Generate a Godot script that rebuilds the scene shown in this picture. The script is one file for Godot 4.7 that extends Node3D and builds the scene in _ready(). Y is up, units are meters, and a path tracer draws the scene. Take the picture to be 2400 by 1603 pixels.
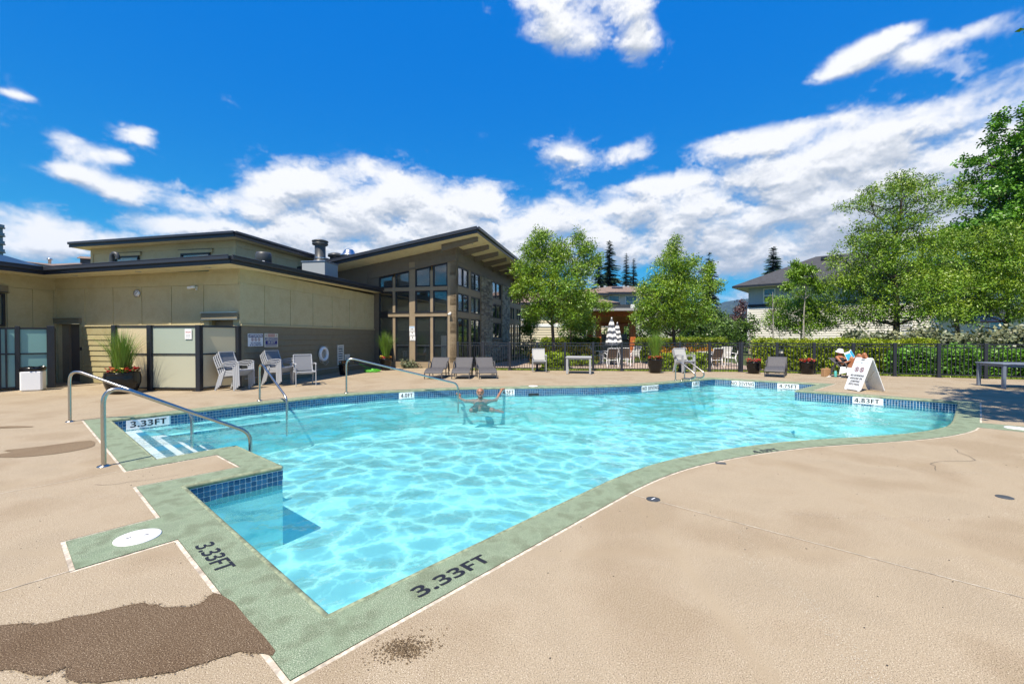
extends Node3D
# An outdoor swimming pool with a tan pool house, built in metres. x runs right, z towards the viewer; P(x, forward, height) makes a point.

var M := {}
var rng := RandomNumberGenerator.new()
var boxes := {}


func _ready() -> void:
	rng.seed = 11
	# ---- camera, sky, sun, exposure
	var cam := Camera3D.new()
	cam.name = "camera"
	cam.position = Vector3(0, 1.45, 0)
	cam.rotation_degrees.x = -0.70
	cam.fov = 76.3
	cam.near = 0.05
	cam.far = 12000.0
	add_child(cam)
	var env := Environment.new()
	env.background_mode = Environment.BG_SKY
	env.tonemap_mode = Environment.TONE_MAPPER_LINEAR
	env.tonemap_exposure = 1.62
	env.background_energy_multiplier = 1.0
	env.sdfgi_enabled = true
	env.ssao_enabled = true
	env.ssil_enabled = true
	env.fog_enabled = true
	env.fog_density = 0.00008
	env.fog_light_color = Color(0.45, 0.70, 1.0)
	env.sky = make_sky()
	var we := WorldEnvironment.new()
	we.name = "world_environment"
	we.environment = env
	add_child(we)
	var sun := DirectionalLight3D.new()
	sun.name = "sun"
	sun.light_energy = 1.55
	sun.light_color = Color(1.0, 0.955, 0.88)
	sun.light_angular_distance = 0.5
	sun.shadow_enabled = true
	add_child(sun)
	sun.look_at_from_position(Vector3.ZERO, Vector3(0.219, -0.866, -0.449))
	make_materials()
	# ---- the setting
	build_ground()
	build_pool()
	build_mountain()
	# ---- buildings
	build_pool_house()
	build_club_hall()
	build_far_buildings()
	build_gazebo()
	# ---- planting
	build_planting()
	# ---- fences and furniture
	build_fences()
	build_furniture()
	build_people()


# ------------------------------------------------------------------ helpers
func P(x: float, f: float, h := 0.0) -> Vector3:
	return Vector3(x, h, -f)


func lin(r: float, g: float, b: float, a := 1.0) -> Color:
	var c := Color(r, g, b).linear_to_srgb()
	c.a = a
	return c


func metas(o: Node, label: String, cat: String, group: String) -> void:
	if label:
		o.set_meta("label", label)
	if cat:
		o.set_meta("category", cat)
	if group:
		o.set_meta("group", group)


func thing(called: String, label: String, cat: String, at := Vector3.ZERO, yaw := 0.0, group := "") -> Node3D:
	var o := Node3D.new()
	o.name = called
	add_child(o, true)
	o.position = at
	o.rotation.y = yaw
	metas(o, label, cat, group)
	return o


func part(par: Node, called: String, mesh: Mesh, mat: Material, xf := Transform3D.IDENTITY) -> MeshInstance3D:
	var o := MeshInstance3D.new()
	o.name = called
	o.mesh = mesh
	o.material_override = mat
	o.transform = xf
	par.add_child(o, true)
	return o


func struct(called: String, mesh: Mesh, mat: Material) -> MeshInstance3D:
	var o := part(self, called, mesh, mat)
	o.set_meta("kind", "structure")
	return o


func copy(o: Node3D, at: Vector3, yaw: float, label: String) -> Node3D:
	var c: Node3D = o.duplicate()
	c.name = o.name.rstrip("0123456789")
	add_child(c, true)
	c.position = at
	c.rotation.y = yaw
	c.set_meta("label", label)
	return c


func box_mesh(s: Vector3, bev := 0.0) -> Mesh:
	var key := "%.3f %.3f %.3f %.3f" % [s.x, s.y, s.z, bev]
	if not boxes.has(key):
		if bev <= 0.0:
			var b := BoxMesh.new()
			b.size = s
			boxes[key] = b
		else:
			var mb := MB.new()
			mb.box(Vector3.ZERO, s, Basis.IDENTITY, bev)
			boxes[key] = mb.mesh()
	return boxes[key]


# a box given by its extents in a wall's frame (s along, h up, d out of the wall)
func wbox(par: Node3D, called: String, F: Transform3D, s0: float, s1: float, h0: float, h1: float, d0: float, d1: float, mat: Material, bev := 0.0) -> MeshInstance3D:
	var m := box_mesh(Vector3(absf(s1 - s0), absf(h1 - h0), absf(d1 - d0)), bev)
	return part(par, called, m, mat, F * Transform3D(Basis.IDENTITY, Vector3((s0 + s1) / 2, (h0 + h1) / 2, (d0 + d1) / 2)))


func wall_frame(origin: Vector3, ax: float, af: float) -> Transform3D:
	var x := Vector3(ax, 0, -af).normalized()
	return Transform3D(Basis(x, Vector3.UP, x.cross(Vector3.UP)), origin)


func lettering(par: Node3D, called: String, text: String, size: float, mat: Material, xf: Transform3D, bold := true, depth := 0.004, squeeze := 1.0, font := "Droid Sans") -> MeshInstance3D:
	var t := TextMesh.new()
	var f := SystemFont.new()
	f.font_names = PackedStringArray([font])
	f.font_weight = 700 if bold else 400
	t.font = f
	t.text = text
	t.font_size = 64
	t.pixel_size = size / 46.0
	t.depth = depth
	t.curve_step = 2.0
	return part(par, called, t, mat, xf * Transform3D(Basis.from_scale(Vector3(squeeze, 1, 1)), Vector3.ZERO))


func smooth_line(pts: Array, n: int) -> Array:
	var out := []
	for i in pts.size() - 1:
		var a: Vector2 = pts[maxi(i - 1, 0)]
		var b: Vector2 = pts[i]
		var c: Vector2 = pts[i + 1]
		var d: Vector2 = pts[mini(i + 2, pts.size() - 1)]
		for k in n:
			out.append(b.cubic_interpolate(c, a, d, float(k) / n))
	out.append(pts[-1])
	return out


class MB:
	extends RefCounted
	var st := SurfaceTool.new()

	func _init() -> void:
		st.begin(Mesh.PRIMITIVE_TRIANGLES)
		st.set_smooth_group(-1)

	func flat() -> void:
		st.set_smooth_group(-1)

	func soft(g := 0) -> void:
		st.set_smooth_group(g)

	func color(c: Color) -> void:
		st.set_color(c)

	func tri(a: Vector3, b: Vector3, c: Vector3) -> void:
		st.add_vertex(a)
		st.add_vertex(c)
		st.add_vertex(b)

	func quad(a: Vector3, b: Vector3, c: Vector3, d: Vector3) -> void:
		tri(a, b, c)
		tri(a, c, d)

	# a quad or triangle turned so that it faces «out»
	func face(p: Array, out: Vector3) -> void:
		var n: Vector3 = (p[1] - p[0]).cross(p[2] - p[0])
		if p.size() == 4:
			n += (p[2] - p[0]).cross(p[3] - p[0])
		if n.dot(out) < 0.0:
			p.reverse()
		if p.size() == 4:
			quad(p[0], p[1], p[2], p[3])
		else:
			tri(p[0], p[1], p[2])

	func box(c: Vector3, s: Vector3, B := Basis.IDENTITY, bev := 0.0) -> void:
		var h := s / 2
		bev = minf(bev, minf(h.x, minf(h.y, h.z)) * 0.9)
		var pt := func(i: int, sg: Array) -> Vector3:
			var v := Vector3.ZERO
			for a in 3:
				v[a] = sg[a] * (h[a] if a == i else h[a] - bev)
			return c + B * v
		for i in 3:
			var j := (i + 1) % 3
			var k := (i + 2) % 3
			for si in [-1, 1]:
				var q := []
				for jk in [[-1, -1], [1, -1], [1, 1], [-1, 1]]:
					var sg := [0, 0, 0]
					sg[i] = si
					sg[j] = jk[0]
					sg[k] = jk[1]
					q.append(pt.call(i, sg))
				var o := Vector3.ZERO
				o[i] = si
				face(q, B * o)
				if bev > 0.0:
					for sj in [-1, 1]:
						var e := []
						for w in [[i, -1], [i, 1], [j, 1], [j, -1]]:
							var sg := [0, 0, 0]
							sg[i] = si
							sg[j] = sj
							sg[k] = w[1]
							e.append(pt.call(w[0], sg))
						o = Vector3.ZERO
						o[i] = si
						o[j] = sj
						face(e, B * o)
		if bev > 0.0:
			for x in [-1, 1]:
				for y in [-1, 1]:
					for z in [-1, 1]:
						var sg := [x, y, z]
						face([pt.call(0, sg), pt.call(1, sg), pt.call(2, sg)], B * Vector3(x, y, z))

	# a bar of rectangular section from a to b; w across, t along «up»
	func bar(a: Vector3, b: Vector3, w: float, t: float, up := Vector3.UP, bev := 0.0) -> void:
		var d := (b - a).normalized()
		var x := up.cross(d)
		if x.length() < 0.01:
			x = Vector3.RIGHT.cross(d)
		x = x.normalized()
		box((a + b) / 2, Vector3(w, t, a.distance_to(b)), Basis(x, d.cross(x), d), bev)

	func tube(pts: Array, r, sides := 8, caps := true) -> void:
		var n := pts.size()
		var t0: Vector3 = (pts[1] - pts[0]).normalized()
		var x := t0.cross(Vector3.UP)
		if x.length() < 0.05:
			x = t0.cross(Vector3.RIGHT)
		x = x.normalized()
		var rings := []
		for i in n:
			var t: Vector3 = ((pts[mini(i + 1, n - 1)] - pts[i]).normalized() + (pts[i] - pts[maxi(i - 1, 0)]).normalized()).normalized()
			x = (x - t * x.dot(t)).normalized()
			var y := t.cross(x)
			var rr: float = r[i] if r is Array else r
			var ring := []
			for k in sides:
				var a := TAU * k / sides
				ring.append(pts[i] + (x * cos(a) + y * sin(a)) * rr)
			rings.append(ring)
		soft()
		for i in n - 1:
			for k in sides:
				var l := (k + 1) % sides
				quad(rings[i][k], rings[i][l], rings[i + 1][l], rings[i + 1][k])
		flat()
		if caps:
			for k in range(1, sides - 1):
				tri(rings[0][0], rings[0][k + 1], rings[0][k])
				tri(rings[n - 1][0], rings[n - 1][k], rings[n - 1][k + 1])

	# profile of (radius, height), from the bottom up along the outside
	func lathe(prof: Array, sides := 24, c := Vector3.ZERO, squash := 1.0) -> void:
		soft()
		for i in prof.size() - 1:
			var p: Vector2 = prof[i]
			var q: Vector2 = prof[i + 1]
			for k in sides:
				var a := TAU * k / sides
				var b := TAU * (k + 1) / sides
				var u := Vector3(cos(a), 0, -sin(a) * squash)
				var v := Vector3(cos(b), 0, -sin(b) * squash)
				if p.x > 0.0001:
					if q.x > 0.0001:
						quad(c + u * p.x + Vector3.UP * p.y, c + v * p.x + Vector3.UP * p.y, c + v * q.x + Vector3.UP * q.y, c + u * q.x + Vector3.UP * q.y)
					else:
						tri(c + u * p.x + Vector3.UP * p.y, c + v * p.x + Vector3.UP * p.y, c + Vector3.UP * q.y)
				elif q.x > 0.0001:
					tri(c + Vector3.UP * p.y, c + v * q.x + Vector3.UP * q.y, c + u * q.x + Vector3.UP * q.y)
		flat()

	# polygons of (x, forward) as sheets that face up
	func sheet(polys: Array, h: float) -> void:
		for poly in polys:
			var ids := Geometry2D.triangulate_polygon(poly)
			for i in range(0, ids.size(), 3):
				var p := []
				for k in 3:
					var v: Vector2 = poly[ids[i + k]]
					p.append(Vector3(v.x, h, -v.y))
				face(p, Vector3.UP)

	func prism(poly: PackedVector2Array, y0: float, y1: float) -> void:
		sheet([poly], y1)
		var s := 1.0 if not Geometry2D.is_polygon_clockwise(poly) else -1.0
		for i in poly.size():
			var a := poly[i]
			var b := poly[(i + 1) % poly.size()]
			var out := Vector3((b - a).y, 0, (b - a).x) * s
			face([Vector3(a.x, y0, -a.y), Vector3(b.x, y0, -b.y), Vector3(b.x, y1, -b.y), Vector3(a.x, y1, -a.y)], out)

	# a flat outline in the x-y plane, given depth along z
	func slab(poly: PackedVector2Array, z0: float, z1: float, X := Transform3D.IDENTITY) -> void:
		var ids := Geometry2D.triangulate_polygon(poly)
		for i in range(0, ids.size(), 3):
			for zz in [z0, z1]:
				var p := []
				for k in 3:
					var v: Vector2 = poly[ids[i + k]]
					p.append(X * Vector3(v.x, v.y, zz))
				face(p, X.basis * Vector3(0, 0, signf(zz - (z0 + z1) / 2)))
		var s := 1.0 if not Geometry2D.is_polygon_clockwise(poly) else -1.0
		for i in poly.size():
			var a := poly[i]
			var b := poly[(i + 1) % poly.size()]
			face([X * Vector3(a.x, a.y, z0), X * Vector3(b.x, b.y, z0), X * Vector3(b.x, b.y, z1), X * Vector3(a.x, a.y, z1)], X.basis * Vector3((b - a).y, -(b - a).x, 0) * s)

	func mesh() -> ArrayMesh:
		st.generate_normals()
		return st.commit()


# ------------------------------------------------------------------ sky and materials
func make_sky() -> Sky:
	var W := 3072
	var H := 1536
	# clouds as soft ovals: azimuth and elevation of the centre, half width, half height (degrees)
	var ovals := [
		[7.2, 36.9, 6.1, 2.84], [11.0, 34.8, 3.4, 1.62], [16.2, 35.6, 2.6, 2.84], [16.0, 33.3, 1.9, 1.22], [5.0, 38.4, 4.1, 2.16], [12.0, 38.0, 6.0, 1.80],
		[38.2, 26.9, 3.4, 0.8], [42.6, 25.7, 2.1, 1.0], [46.6, 25.9, 2.0, 0.68], [36.1, 26.1, 2.2, 0.54], [41.0, 27.6, 2.8, 0.68],
		[-45.7, 17.4, 1.5, 0.94], [-44.0, 17.1, 1.9, 0.81], [-42.1, 17.2, 1.2, 0.54], [-45.4, 15.1, 1.9, 0.68], [-40.3, 19.6, 1.6, 0.81], [-41.3, 14.3, 3.2, 1.08], [-36.9, 14.0, 3.0, 0.68], [-48.6, 20.2, 1.5, 0.27],
		[-26.0, 17.7, 3.6, 2.20], [-28.7, 15.3, 3.8, 2.70], [-16.3, 18.8, 5.4, 2.60], [-21.3, 16.2, 8.7, 2.90], [-13.2, 15.4, 10.5, 3.60], [-6.7, 16.7, 6.6, 2.50], [-2.8, 13.7, 8.3, 3.90], [-26.1, 11.4, 11.7, 3.40], [-36.1, 11.5, 5.8, 1.08], [-11.1, 10.3, 13.3, 3.40],
		[6.7, 22.6, 4.0, 2.40], [15.3, 22.4, 2.6, 1.22], [13.4, 21.8, 1.5, 0.81],
		[19.4, 18.3, 8.6, 1.30], [26.0, 22.1, 3.6, 0.81], [30.3, 21.3, 6.6, 1.50], [36.2, 19.1, 7.6, 2.60], [42.8, 16.6, 9.1, 4.4], [53.0, 18.0, 4.5, 3.0], [26.9, 16.0, 11.5, 3.00], [38.0, 13.4, 13.0, 5.40], [16.3, 15.2, 9.4, 2.20], [24.0, 12.6, 14.0, 3.60], [35.4, 10.5, 12.5, 3.20], [2.8, 16.0, 7.2, 1.90], [8.3, 12.0, 11.2, 3.50], [19.4, 15.4, 2.5, 2.03], [52.0, 14.0, 12.0, 7.00],
		[-47.3, 9.2, 3.8, 2.03], [-49.5, 9.6, 3.0, 1.49], [-42.5, 8.9, 2.8, 1.08], [30.5, 5.0, 5.5, 2.03], [-60.0, 11.0, 9.0, 2.00], [-75.0, 18.0, 8.0, 3.00], [66.0, 12.0, 14.0, 5.00], [88.0, 10.0, 18.0, 4.00], [112.0, 22.0, 12.0, 4.00], [140.0, 12.0, 22.0, 4.50], [180.0, 20.0, 16.0, 5.00], [165.0, 8.0, 30.0, 3.00], [215.0, 11.0, 20.0, 4.00], [243.0, 24.0, 10.0, 4.00], [262.0, 9.0, 20.0, 3.50], [135.0, 44.0, 10.0, 4.00], [225.0, 48.0, 9.0, 4.00], [300.0, 58.0, 8.0, 4.00]]
	var gw := 1440
	var gh := 360
	var grid := PackedFloat32Array()
	grid.resize(gw * gh)
	for o in ovals:
		var c: float = maxf(0.3, cos(deg_to_rad(o[1])))
		for gy in range(maxi(0, int((90.0 - o[1] - 2.4 * o[3]) * 4)), mini(gh, int((90.0 - o[1] + 2.4 * o[3]) * 4) + 1)):
			for gx in range(int((o[0] - 2.4 * o[2]) * 4), int((o[0] + 2.4 * o[2]) * 4) + 1):
				var qx: float = (gx * 0.25 - o[0]) / o[2]
				var qy: float = (90.0 - gy * 0.25 - o[1]) / o[3]
				if qy < 0.0:
					qy *= 0.8
				var g := exp(-1.0 * (qx * qx + qy * qy))
				var at := gy * gw + posmod(gx, gw)
				grid[at] = 1.0 - (1.0 - grid[at]) * (1.0 - g)
	var base_im := Image.create_from_data(gw, gh, false, Image.FORMAT_RF, grid.to_byte_array())
	base_im.resize(W, H / 2, Image.INTERPOLATE_BILINEAR)
	var base := base_im.get_data().to_float32_array()
	var n1 := FastNoiseLite.new()
	n1.seed = 5
	n1.noise_type = FastNoiseLite.TYPE_SIMPLEX_SMOOTH
	n1.frequency = 11.0
	n1.fractal_octaves = 6
	n1.fractal_gain = 0.52
	n1.domain_warp_enabled = true
	n1.domain_warp_amplitude = 0.035
	n1.domain_warp_frequency = 12.0
	var n2 := FastNoiseLite.new()
	n2.seed = 9
	n2.noise_type = FastNoiseLite.TYPE_SIMPLEX
	n2.frequency = 2.2
	n2.fractal_octaves = 5
	var px := PackedFloat32Array()
	px.resize(W * H * 3)
	var acc := PackedFloat32Array()
	acc.resize(W)
	var up := PackedFloat32Array()
	up.resize(W)
	for y in H / 2:
		var el := PI / 2 - PI * (y + 0.5) / H
		var t := sin(el)
		var g := pow(1.0 - t, 4.5)
		var hz := exp(-el * 9.0)
		var sr := 0.0004 + 0.020 * g + 0.075 * hz
		var sg := 0.116 + 0.25 * g + 0.12 * hz
		var sb := 0.44 + 0.13 * g + 0.03 * hz
		var ce := cos(el)
		for x in W:
			var b := base[y * W + x]
			var az := TAU * (x + 0.5) / W
			var cr := sr
			var cg := sg
			var cb := sb
			var a := 0.0
			if b > 0.04 or hz > 0.02:
				var dx := sin(az) * ce
				var dz := cos(az) * ce
				var n := n1.get_noise_3d(dx * 0.75, t * 1.5, dz * 0.75)
				var d := b * 1.42 + n * 1.05 - 0.46
				a = smoothstep(-0.06, 0.98, d)
				if a > 0.0:
					var m := n2.get_noise_3d(dx * 2.0, t * 4.0, dz * 2.0)
					var lit := clampf(1.12 - 0.0085 * acc[x] + 0.30 * m + 0.9 * (d - up[x]), 0.50, 1.0)
					lit = lit * lit
					var kr := 0.19 + 0.47 * lit
					var kg := 0.24 + 0.42 * lit
					var kb := 0.31 + 0.35 * lit
					cr = lerpf(sr, kr, a * 0.97)
					cg = lerpf(sg, kg, a * 0.97)
					cb = lerpf(sb, kb, a * 0.97)
				up[x] = lerpf(up[x], d, 0.12)
			acc[x] = acc[x] * 0.988 + a
			var i := (y * W + x) * 3
			px[i] = cr
			px[i + 1] = cg
			px[i + 2] = cb
	for y in range(H / 2, H):
		for x in W:
			var i := (y * W + x) * 3
			px[i] = 0.22
			px[i + 1] = 0.2
			px[i + 2] = 0.16
	var im := Image.create_from_data(W, H, false, Image.FORMAT_RGBF, px.to_byte_array())
	var pm := PanoramaSkyMaterial.new()
	pm.panorama = ImageTexture.create_from_image(im)
	pm.energy_multiplier = 1.0
	var s := Sky.new()
	s.sky_material = pm
	return s


func plain(key: String, c: Color, rough := 0.6, metal := 0.0) -> StandardMaterial3D:
	var m := StandardMaterial3D.new()
	m.resource_name = key
	m.albedo_color = c
	m.roughness = rough
	m.metallic = metal
	M[key] = m
	return m


var textures := {}


func noise_tex(size: int, freq: float, seed_: int, ramp: Array, octaves := 3, kind := FastNoiseLite.TYPE_SIMPLEX_SMOOTH, normal := false, bump := 2.0) -> NoiseTexture2D:
	var key := str([size, freq, seed_, ramp, octaves, kind, normal, bump])
	if textures.has(key):
		return textures[key]
	var n := FastNoiseLite.new()
	n.seed = seed_
	n.noise_type = kind
	n.frequency = freq
	n.fractal_octaves = octaves
	var t := NoiseTexture2D.new()
	t.width = size
	t.height = size
	t.seamless = true
	t.noise = n
	if normal:
		t.as_normal_map = true
		t.bump_strength = bump
	elif ramp.size():
		var g := Gradient.new()
		var off := PackedFloat32Array()
		var col := PackedColorArray()
		for r in ramp:
			off.append(r[0])
			col.append(r[1])
		g.offsets = off
		g.colors = col
		t.color_ramp = g
	textures[key] = t
	return t


# a rough mineral or painted surface in world scale: base colours by noise, a grainy normal map and slow patches over it
func textured(key: String, ramp: Array, metres: float, size: int, freq: float, rough := 0.85, bump := 3.0, bump_scale := 0.5, patch := 0.12, patch_metres := 7.0, seed_ := 1) -> StandardMaterial3D:
	var m := plain(key, Color.WHITE, rough)
	m.albedo_texture = noise_tex(size, freq, seed_, ramp)
	m.uv1_triplanar = true
	m.uv1_world_triplanar = true
	m.uv1_scale = Vector3.ONE / metres
	if bump > 0.0:
		m.normal_enabled = true
		m.normal_texture = noise_tex(size, freq, 3, [], 3, FastNoiseLite.TYPE_SIMPLEX_SMOOTH, true, bump)
		m.normal_scale = bump_scale
	if patch > 0.0:
		m.detail_enabled = true
		m.detail_blend_mode = BaseMaterial3D.BLEND_MODE_MUL
		var d := 1.0 - patch
		m.detail_albedo = noise_tex(512, 0.012, 40 + int(patch * 100) % 3, [[0.25, Color(d, d * 0.985, d * 0.97)], [0.55, Color(1, 1, 1)], [0.8, Color(0.5 + d / 2, 0.5 + d / 2, 0.5 + d / 2)]], 5)
		m.detail_uv_layer = BaseMaterial3D.DETAIL_UV_2
		m.uv2_triplanar = true
		m.uv2_world_triplanar = true
		m.uv2_scale = Vector3.ONE / patch_metres
	return m


func ramp_of(c: Color, spread: float) -> Array:
	return [[0.25, lin(c.r * (1 - spread), c.g * (1 - spread), c.b * (1 - spread))], [0.5, lin(c.r, c.g, c.b)], [0.75, lin(c.r * (1 + spread), c.g * (1 + spread), c.b * (1 + spread))]]


func make_materials() -> void:
	textured("deck", [[0.20, lin(0.05, 0.036, 0.025)], [0.27, lin(0.27, 0.212, 0.142)], [0.40, lin(0.335, 0.272, 0.186)], [0.60, lin(0.365, 0.298, 0.206)], [0.72, lin(0.425, 0.358, 0.258)], [0.80, lin(0.78, 0.70, 0.58)]], 2.0, 1024, 0.30, 0.85, 4.0, 0.07, 0.06, 9.0, 3)
	textured("wet", [[0.20, lin(0.018, 0.012, 0.007)], [0.28, lin(0.080, 0.053, 0.031)], [0.42, lin(0.118, 0.080, 0.048)], [0.58, lin(0.138, 0.096, 0.058)], [0.70, lin(0.20, 0.145, 0.092)], [0.79, lin(0.55, 0.45, 0.32)]], 2.0, 1024, 0.30, 0.7, 4.0, 0.12, 0.06, 5.0, 3)
	textured("deck_damp", [[0.24, lin(0.036, 0.023, 0.012)], [0.35, lin(0.135, 0.090, 0.044)], [0.5, lin(0.194, 0.133, 0.067)], [0.64, lin(0.252, 0.180, 0.098)], [0.77, lin(0.495, 0.393, 0.248)]], 2.0, 1024, 0.30, 0.7, 4.0, 0.09, 0.05, 5.0, 3)
	textured("deck_pale", [[0.3, lin(0.42, 0.36, 0.27)], [0.5, lin(0.52, 0.46, 0.36)], [0.75, lin(0.7, 0.64, 0.53)]], 2.0, 1024, 0.22, 0.85, 4.0, 0.09, 0.06, 9.0, 3)
	textured("step_floor", ramp_of(Color(0.30, 0.72, 0.76), 0.05), 1.5, 256, 0.03, 0.7, 1.0, 0.2, 0.1, 2.0, 10)
	textured("coping", [[0.24, lin(0.080, 0.108, 0.064)], [0.36, lin(0.155, 0.211, 0.129)], [0.5, lin(0.200, 0.263, 0.165)], [0.64, lin(0.245, 0.306, 0.201)], [0.77, lin(0.517, 0.542, 0.417)]], 1.9, 1024, 0.26, 0.8, 6.0, 0.2, 0.12, 1.6, 7)
	textured("nosing", ramp_of(Color(0.27, 0.31, 0.19), 0.3), 1.0, 256, 0.08, 0.55, 2.0, 0.3, 0.2, 1.6, 8)
	textured("joint", ramp_of(Color(0.62, 0.55, 0.44), 0.2), 0.8, 256, 0.08, 0.8, 2.0, 0.3, 0.2, 1.5, 9)
	textured("plaster", ramp_of(Color(0.74, 0.78, 0.80), 0.06), 1.5, 256, 0.03, 0.7, 1.0, 0.2, 0.1, 2.0, 10)
	textured("tan_paint", ramp_of(Color(0.518, 0.452, 0.261), 0.03), 1.3, 256, 0.06, 0.6, 0.8, 0.12, 0.04, 4.0, 12)
	textured("tan_siding", ramp_of(Color(0.385, 0.340, 0.183), 0.03), 1.3, 256, 0.06, 0.6, 0.8, 0.12, 0.04, 2.5, 13)
	textured("brown_siding", ramp_of(Color(0.209, 0.182, 0.120), 0.03), 1.3, 256, 0.06, 0.6, 0.8, 0.12, 0.04, 3.0, 14)
	textured("taupe", ramp_of(Color(0.292, 0.232, 0.154), 0.03), 1.3, 256, 0.06, 0.6, 0.8, 0.12, 0.04, 3.0, 15)
	textured("taupe_dark", ramp_of(Color(0.169, 0.140, 0.109), 0.03), 1.3, 256, 0.06, 0.6, 0.8, 0.12, 0.04, 3.0, 16)
	textured("soffit", ramp_of(Color(0.739, 0.672, 0.423), 0.03), 1.3, 256, 0.05, 0.6, 0.8, 0.12, 0.04, 3.0, 17)
	textured("concrete", ramp_of(Color(0.30, 0.27, 0.22), 0.15), 1.2, 256, 0.1, 0.85, 3.0, 0.4, 0.15, 3.0, 18)
	textured("pavers", ramp_of(Color(0.42, 0.33, 0.27), 0.15), 1.5, 256, 0.1, 0.85, 3.0, 0.4, 0.15, 4.0, 19)
	textured("shingle", ramp_of(Color(0.060, 0.062, 0.068), 0.35), 1.1, 256, 0.12, 0.85, 4.0, 0.6, 0.2, 3.0, 20)
	textured("brown_shingle", ramp_of(Color(0.24, 0.17, 0.13), 0.3), 1.1, 256, 0.12, 0.85, 4.0, 0.6, 0.2, 3.0, 21)
	textured("soil", ramp_of(Color(0.09, 0.075, 0.05), 0.4), 1.5, 256, 0.08, 0.95, 4.0, 0.6, 0.2, 5.0, 22)
	textured("lawn", [[0.0, lin(0.03, 0.05, 0.012)], [0.5, lin(0.085, 0.13, 0.025)], [1.0, lin(0.16, 0.20, 0.05)]], 1.0, 256, 0.12, 0.9, 4.0, 0.6, 0.3, 4.0, 23)
	textured("bark", ramp_of(Color(0.085, 0.07, 0.055), 0.4), 0.5, 256, 0.06, 0.9, 4.0, 0.8, 0.2, 1.0, 24)
	textured("pale_bark", ramp_of(Color(0.42, 0.40, 0.35), 0.3), 0.5, 256, 0.06, 0.85, 3.0, 0.6, 0.3, 0.6, 25)
	textured("cedar", ramp_of(Color(0.58, 0.17, 0.05), 0.2), 0.9, 256, 0.05, 0.5, 2.0, 0.3, 0.2, 1.0, 26)
	textured("stone_a", ramp_of(Color(0.420, 0.390, 0.304), 0.3), 0.5, 256, 0.05, 0.9, 5.0, 0.8, 0.2, 0.9, 27)
	textured("stone_b", ramp_of(Color(0.285, 0.262, 0.214), 0.3), 0.5, 256, 0.05, 0.9, 5.0, 0.8, 0.2, 0.9, 28)
	textured("stone_c", ramp_of(Color(0.540, 0.495, 0.386), 0.3), 0.5, 256, 0.05, 0.9, 5.0, 0.8, 0.2, 0.9, 29)
	textured("wicker", ramp_of(Color(0.085, 0.082, 0.085), 0.7), 0.3, 256, 0.15, 0.6, 5.0, 0.8, 0.0, 1.0, 30)
	textured("paper_bag", ramp_of(Color(0.38, 0.22, 0.11), 0.12), 0.4, 256, 0.05, 0.8, 3.0, 0.5, 0.0, 1.0, 31)
	textured("hill", ramp_of(Color(0.035, 0.055, 0.035), 0.5), 500.0, 256, 0.04, 1.0, 0.0, 0.0, 0.0, 1.0, 32)
	plain("sling_brown", lin(0.12, 0.085, 0.06), 0.7)
	plain("table_grey", lin(0.36, 0.37, 0.38), 0.5)
	plain("table_blue", lin(0.16, 0.19, 0.24), 0.5)
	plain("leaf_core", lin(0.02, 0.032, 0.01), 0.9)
	plain("window_dark", lin(0.12, 0.15, 0.17), 0.2)
	plain("grey_dark", lin(0.045, 0.05, 0.055), 0.45)
	plain("ink_maroon", lin(0.22, 0.012, 0.03), 0.5)
	plain("notice_blue", lin(0.35, 0.5, 0.68), 0.5)
	plain("grout", lin(0.72, 0.78, 0.78), 0.7)
	plain("tile_a", lin(0.014, 0.085, 0.19), 0.15)
	plain("tile_b", lin(0.022, 0.115, 0.245), 0.15)
	plain("tile_c", lin(0.010, 0.062, 0.15), 0.15)
	plain("step_tile", lin(0.008, 0.085, 0.21), 0.3)
	plain("fascia", lin(0.018, 0.021, 0.03), 0.35)
	plain("gutter", lin(0.030, 0.034, 0.045), 0.3)
	plain("black_metal", lin(0.014, 0.016, 0.022), 0.4)
	plain("fence_paint", lin(0.020, 0.023, 0.032), 0.4)
	plain("white_frame", lin(0.55, 0.56, 0.58), 0.45)
	plain("chair_metal", lin(0.36, 0.375, 0.40), 0.4)
	plain("chair_dark", lin(0.06, 0.065, 0.07), 0.5)
	plain("white_plastic", lin(0.80, 0.81, 0.82), 0.4)
	plain("off_white", lin(0.66, 0.64, 0.58), 0.5)
	plain("white_paint", lin(0.78, 0.79, 0.80), 0.5)
	plain("ink", lin(0.012, 0.013, 0.018), 0.6)
	plain("ink_blue", lin(0.015, 0.04, 0.14), 0.5)
	plain("ink_navy", lin(0.01, 0.015, 0.20), 0.5)
	plain("ink_red", lin(0.50, 0.04, 0.03), 0.5)
	plain("sign_cream", lin(0.66, 0.62, 0.50), 0.5)
	plain("steel", lin(0.50, 0.47, 0.42), 0.26, 1.0)
	plain("galvanised", lin(0.55, 0.57, 0.60), 0.3, 1.0)
	plain("grey_box", lin(0.30, 0.33, 0.35), 0.6)
	plain("door_brown", lin(0.16, 0.125, 0.095), 0.5)
	plain("white_siding", lin(0.66, 0.64, 0.57), 0.6)
	plain("cream_siding", lin(0.58, 0.51, 0.36), 0.6)
	plain("blue_siding", lin(0.46, 0.52, 0.56), 0.6)
	plain("tower_glass", lin(0.10, 0.20, 0.26), 0.1)
	plain("pot_glaze", lin(0.007, 0.006, 0.006), 0.22).metallic_specular = 0.45
	plain("skin", lin(0.30, 0.135, 0.08), 0.45)
	plain("skin_tan", lin(0.36, 0.145, 0.065), 0.45)
	plain("hair_grey", lin(0.20, 0.17, 0.15), 0.8)
	plain("swim_dark", lin(0.012, 0.012, 0.016), 0.7)
	plain("towel", lin(0.80, 0.80, 0.80), 0.9)
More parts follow.
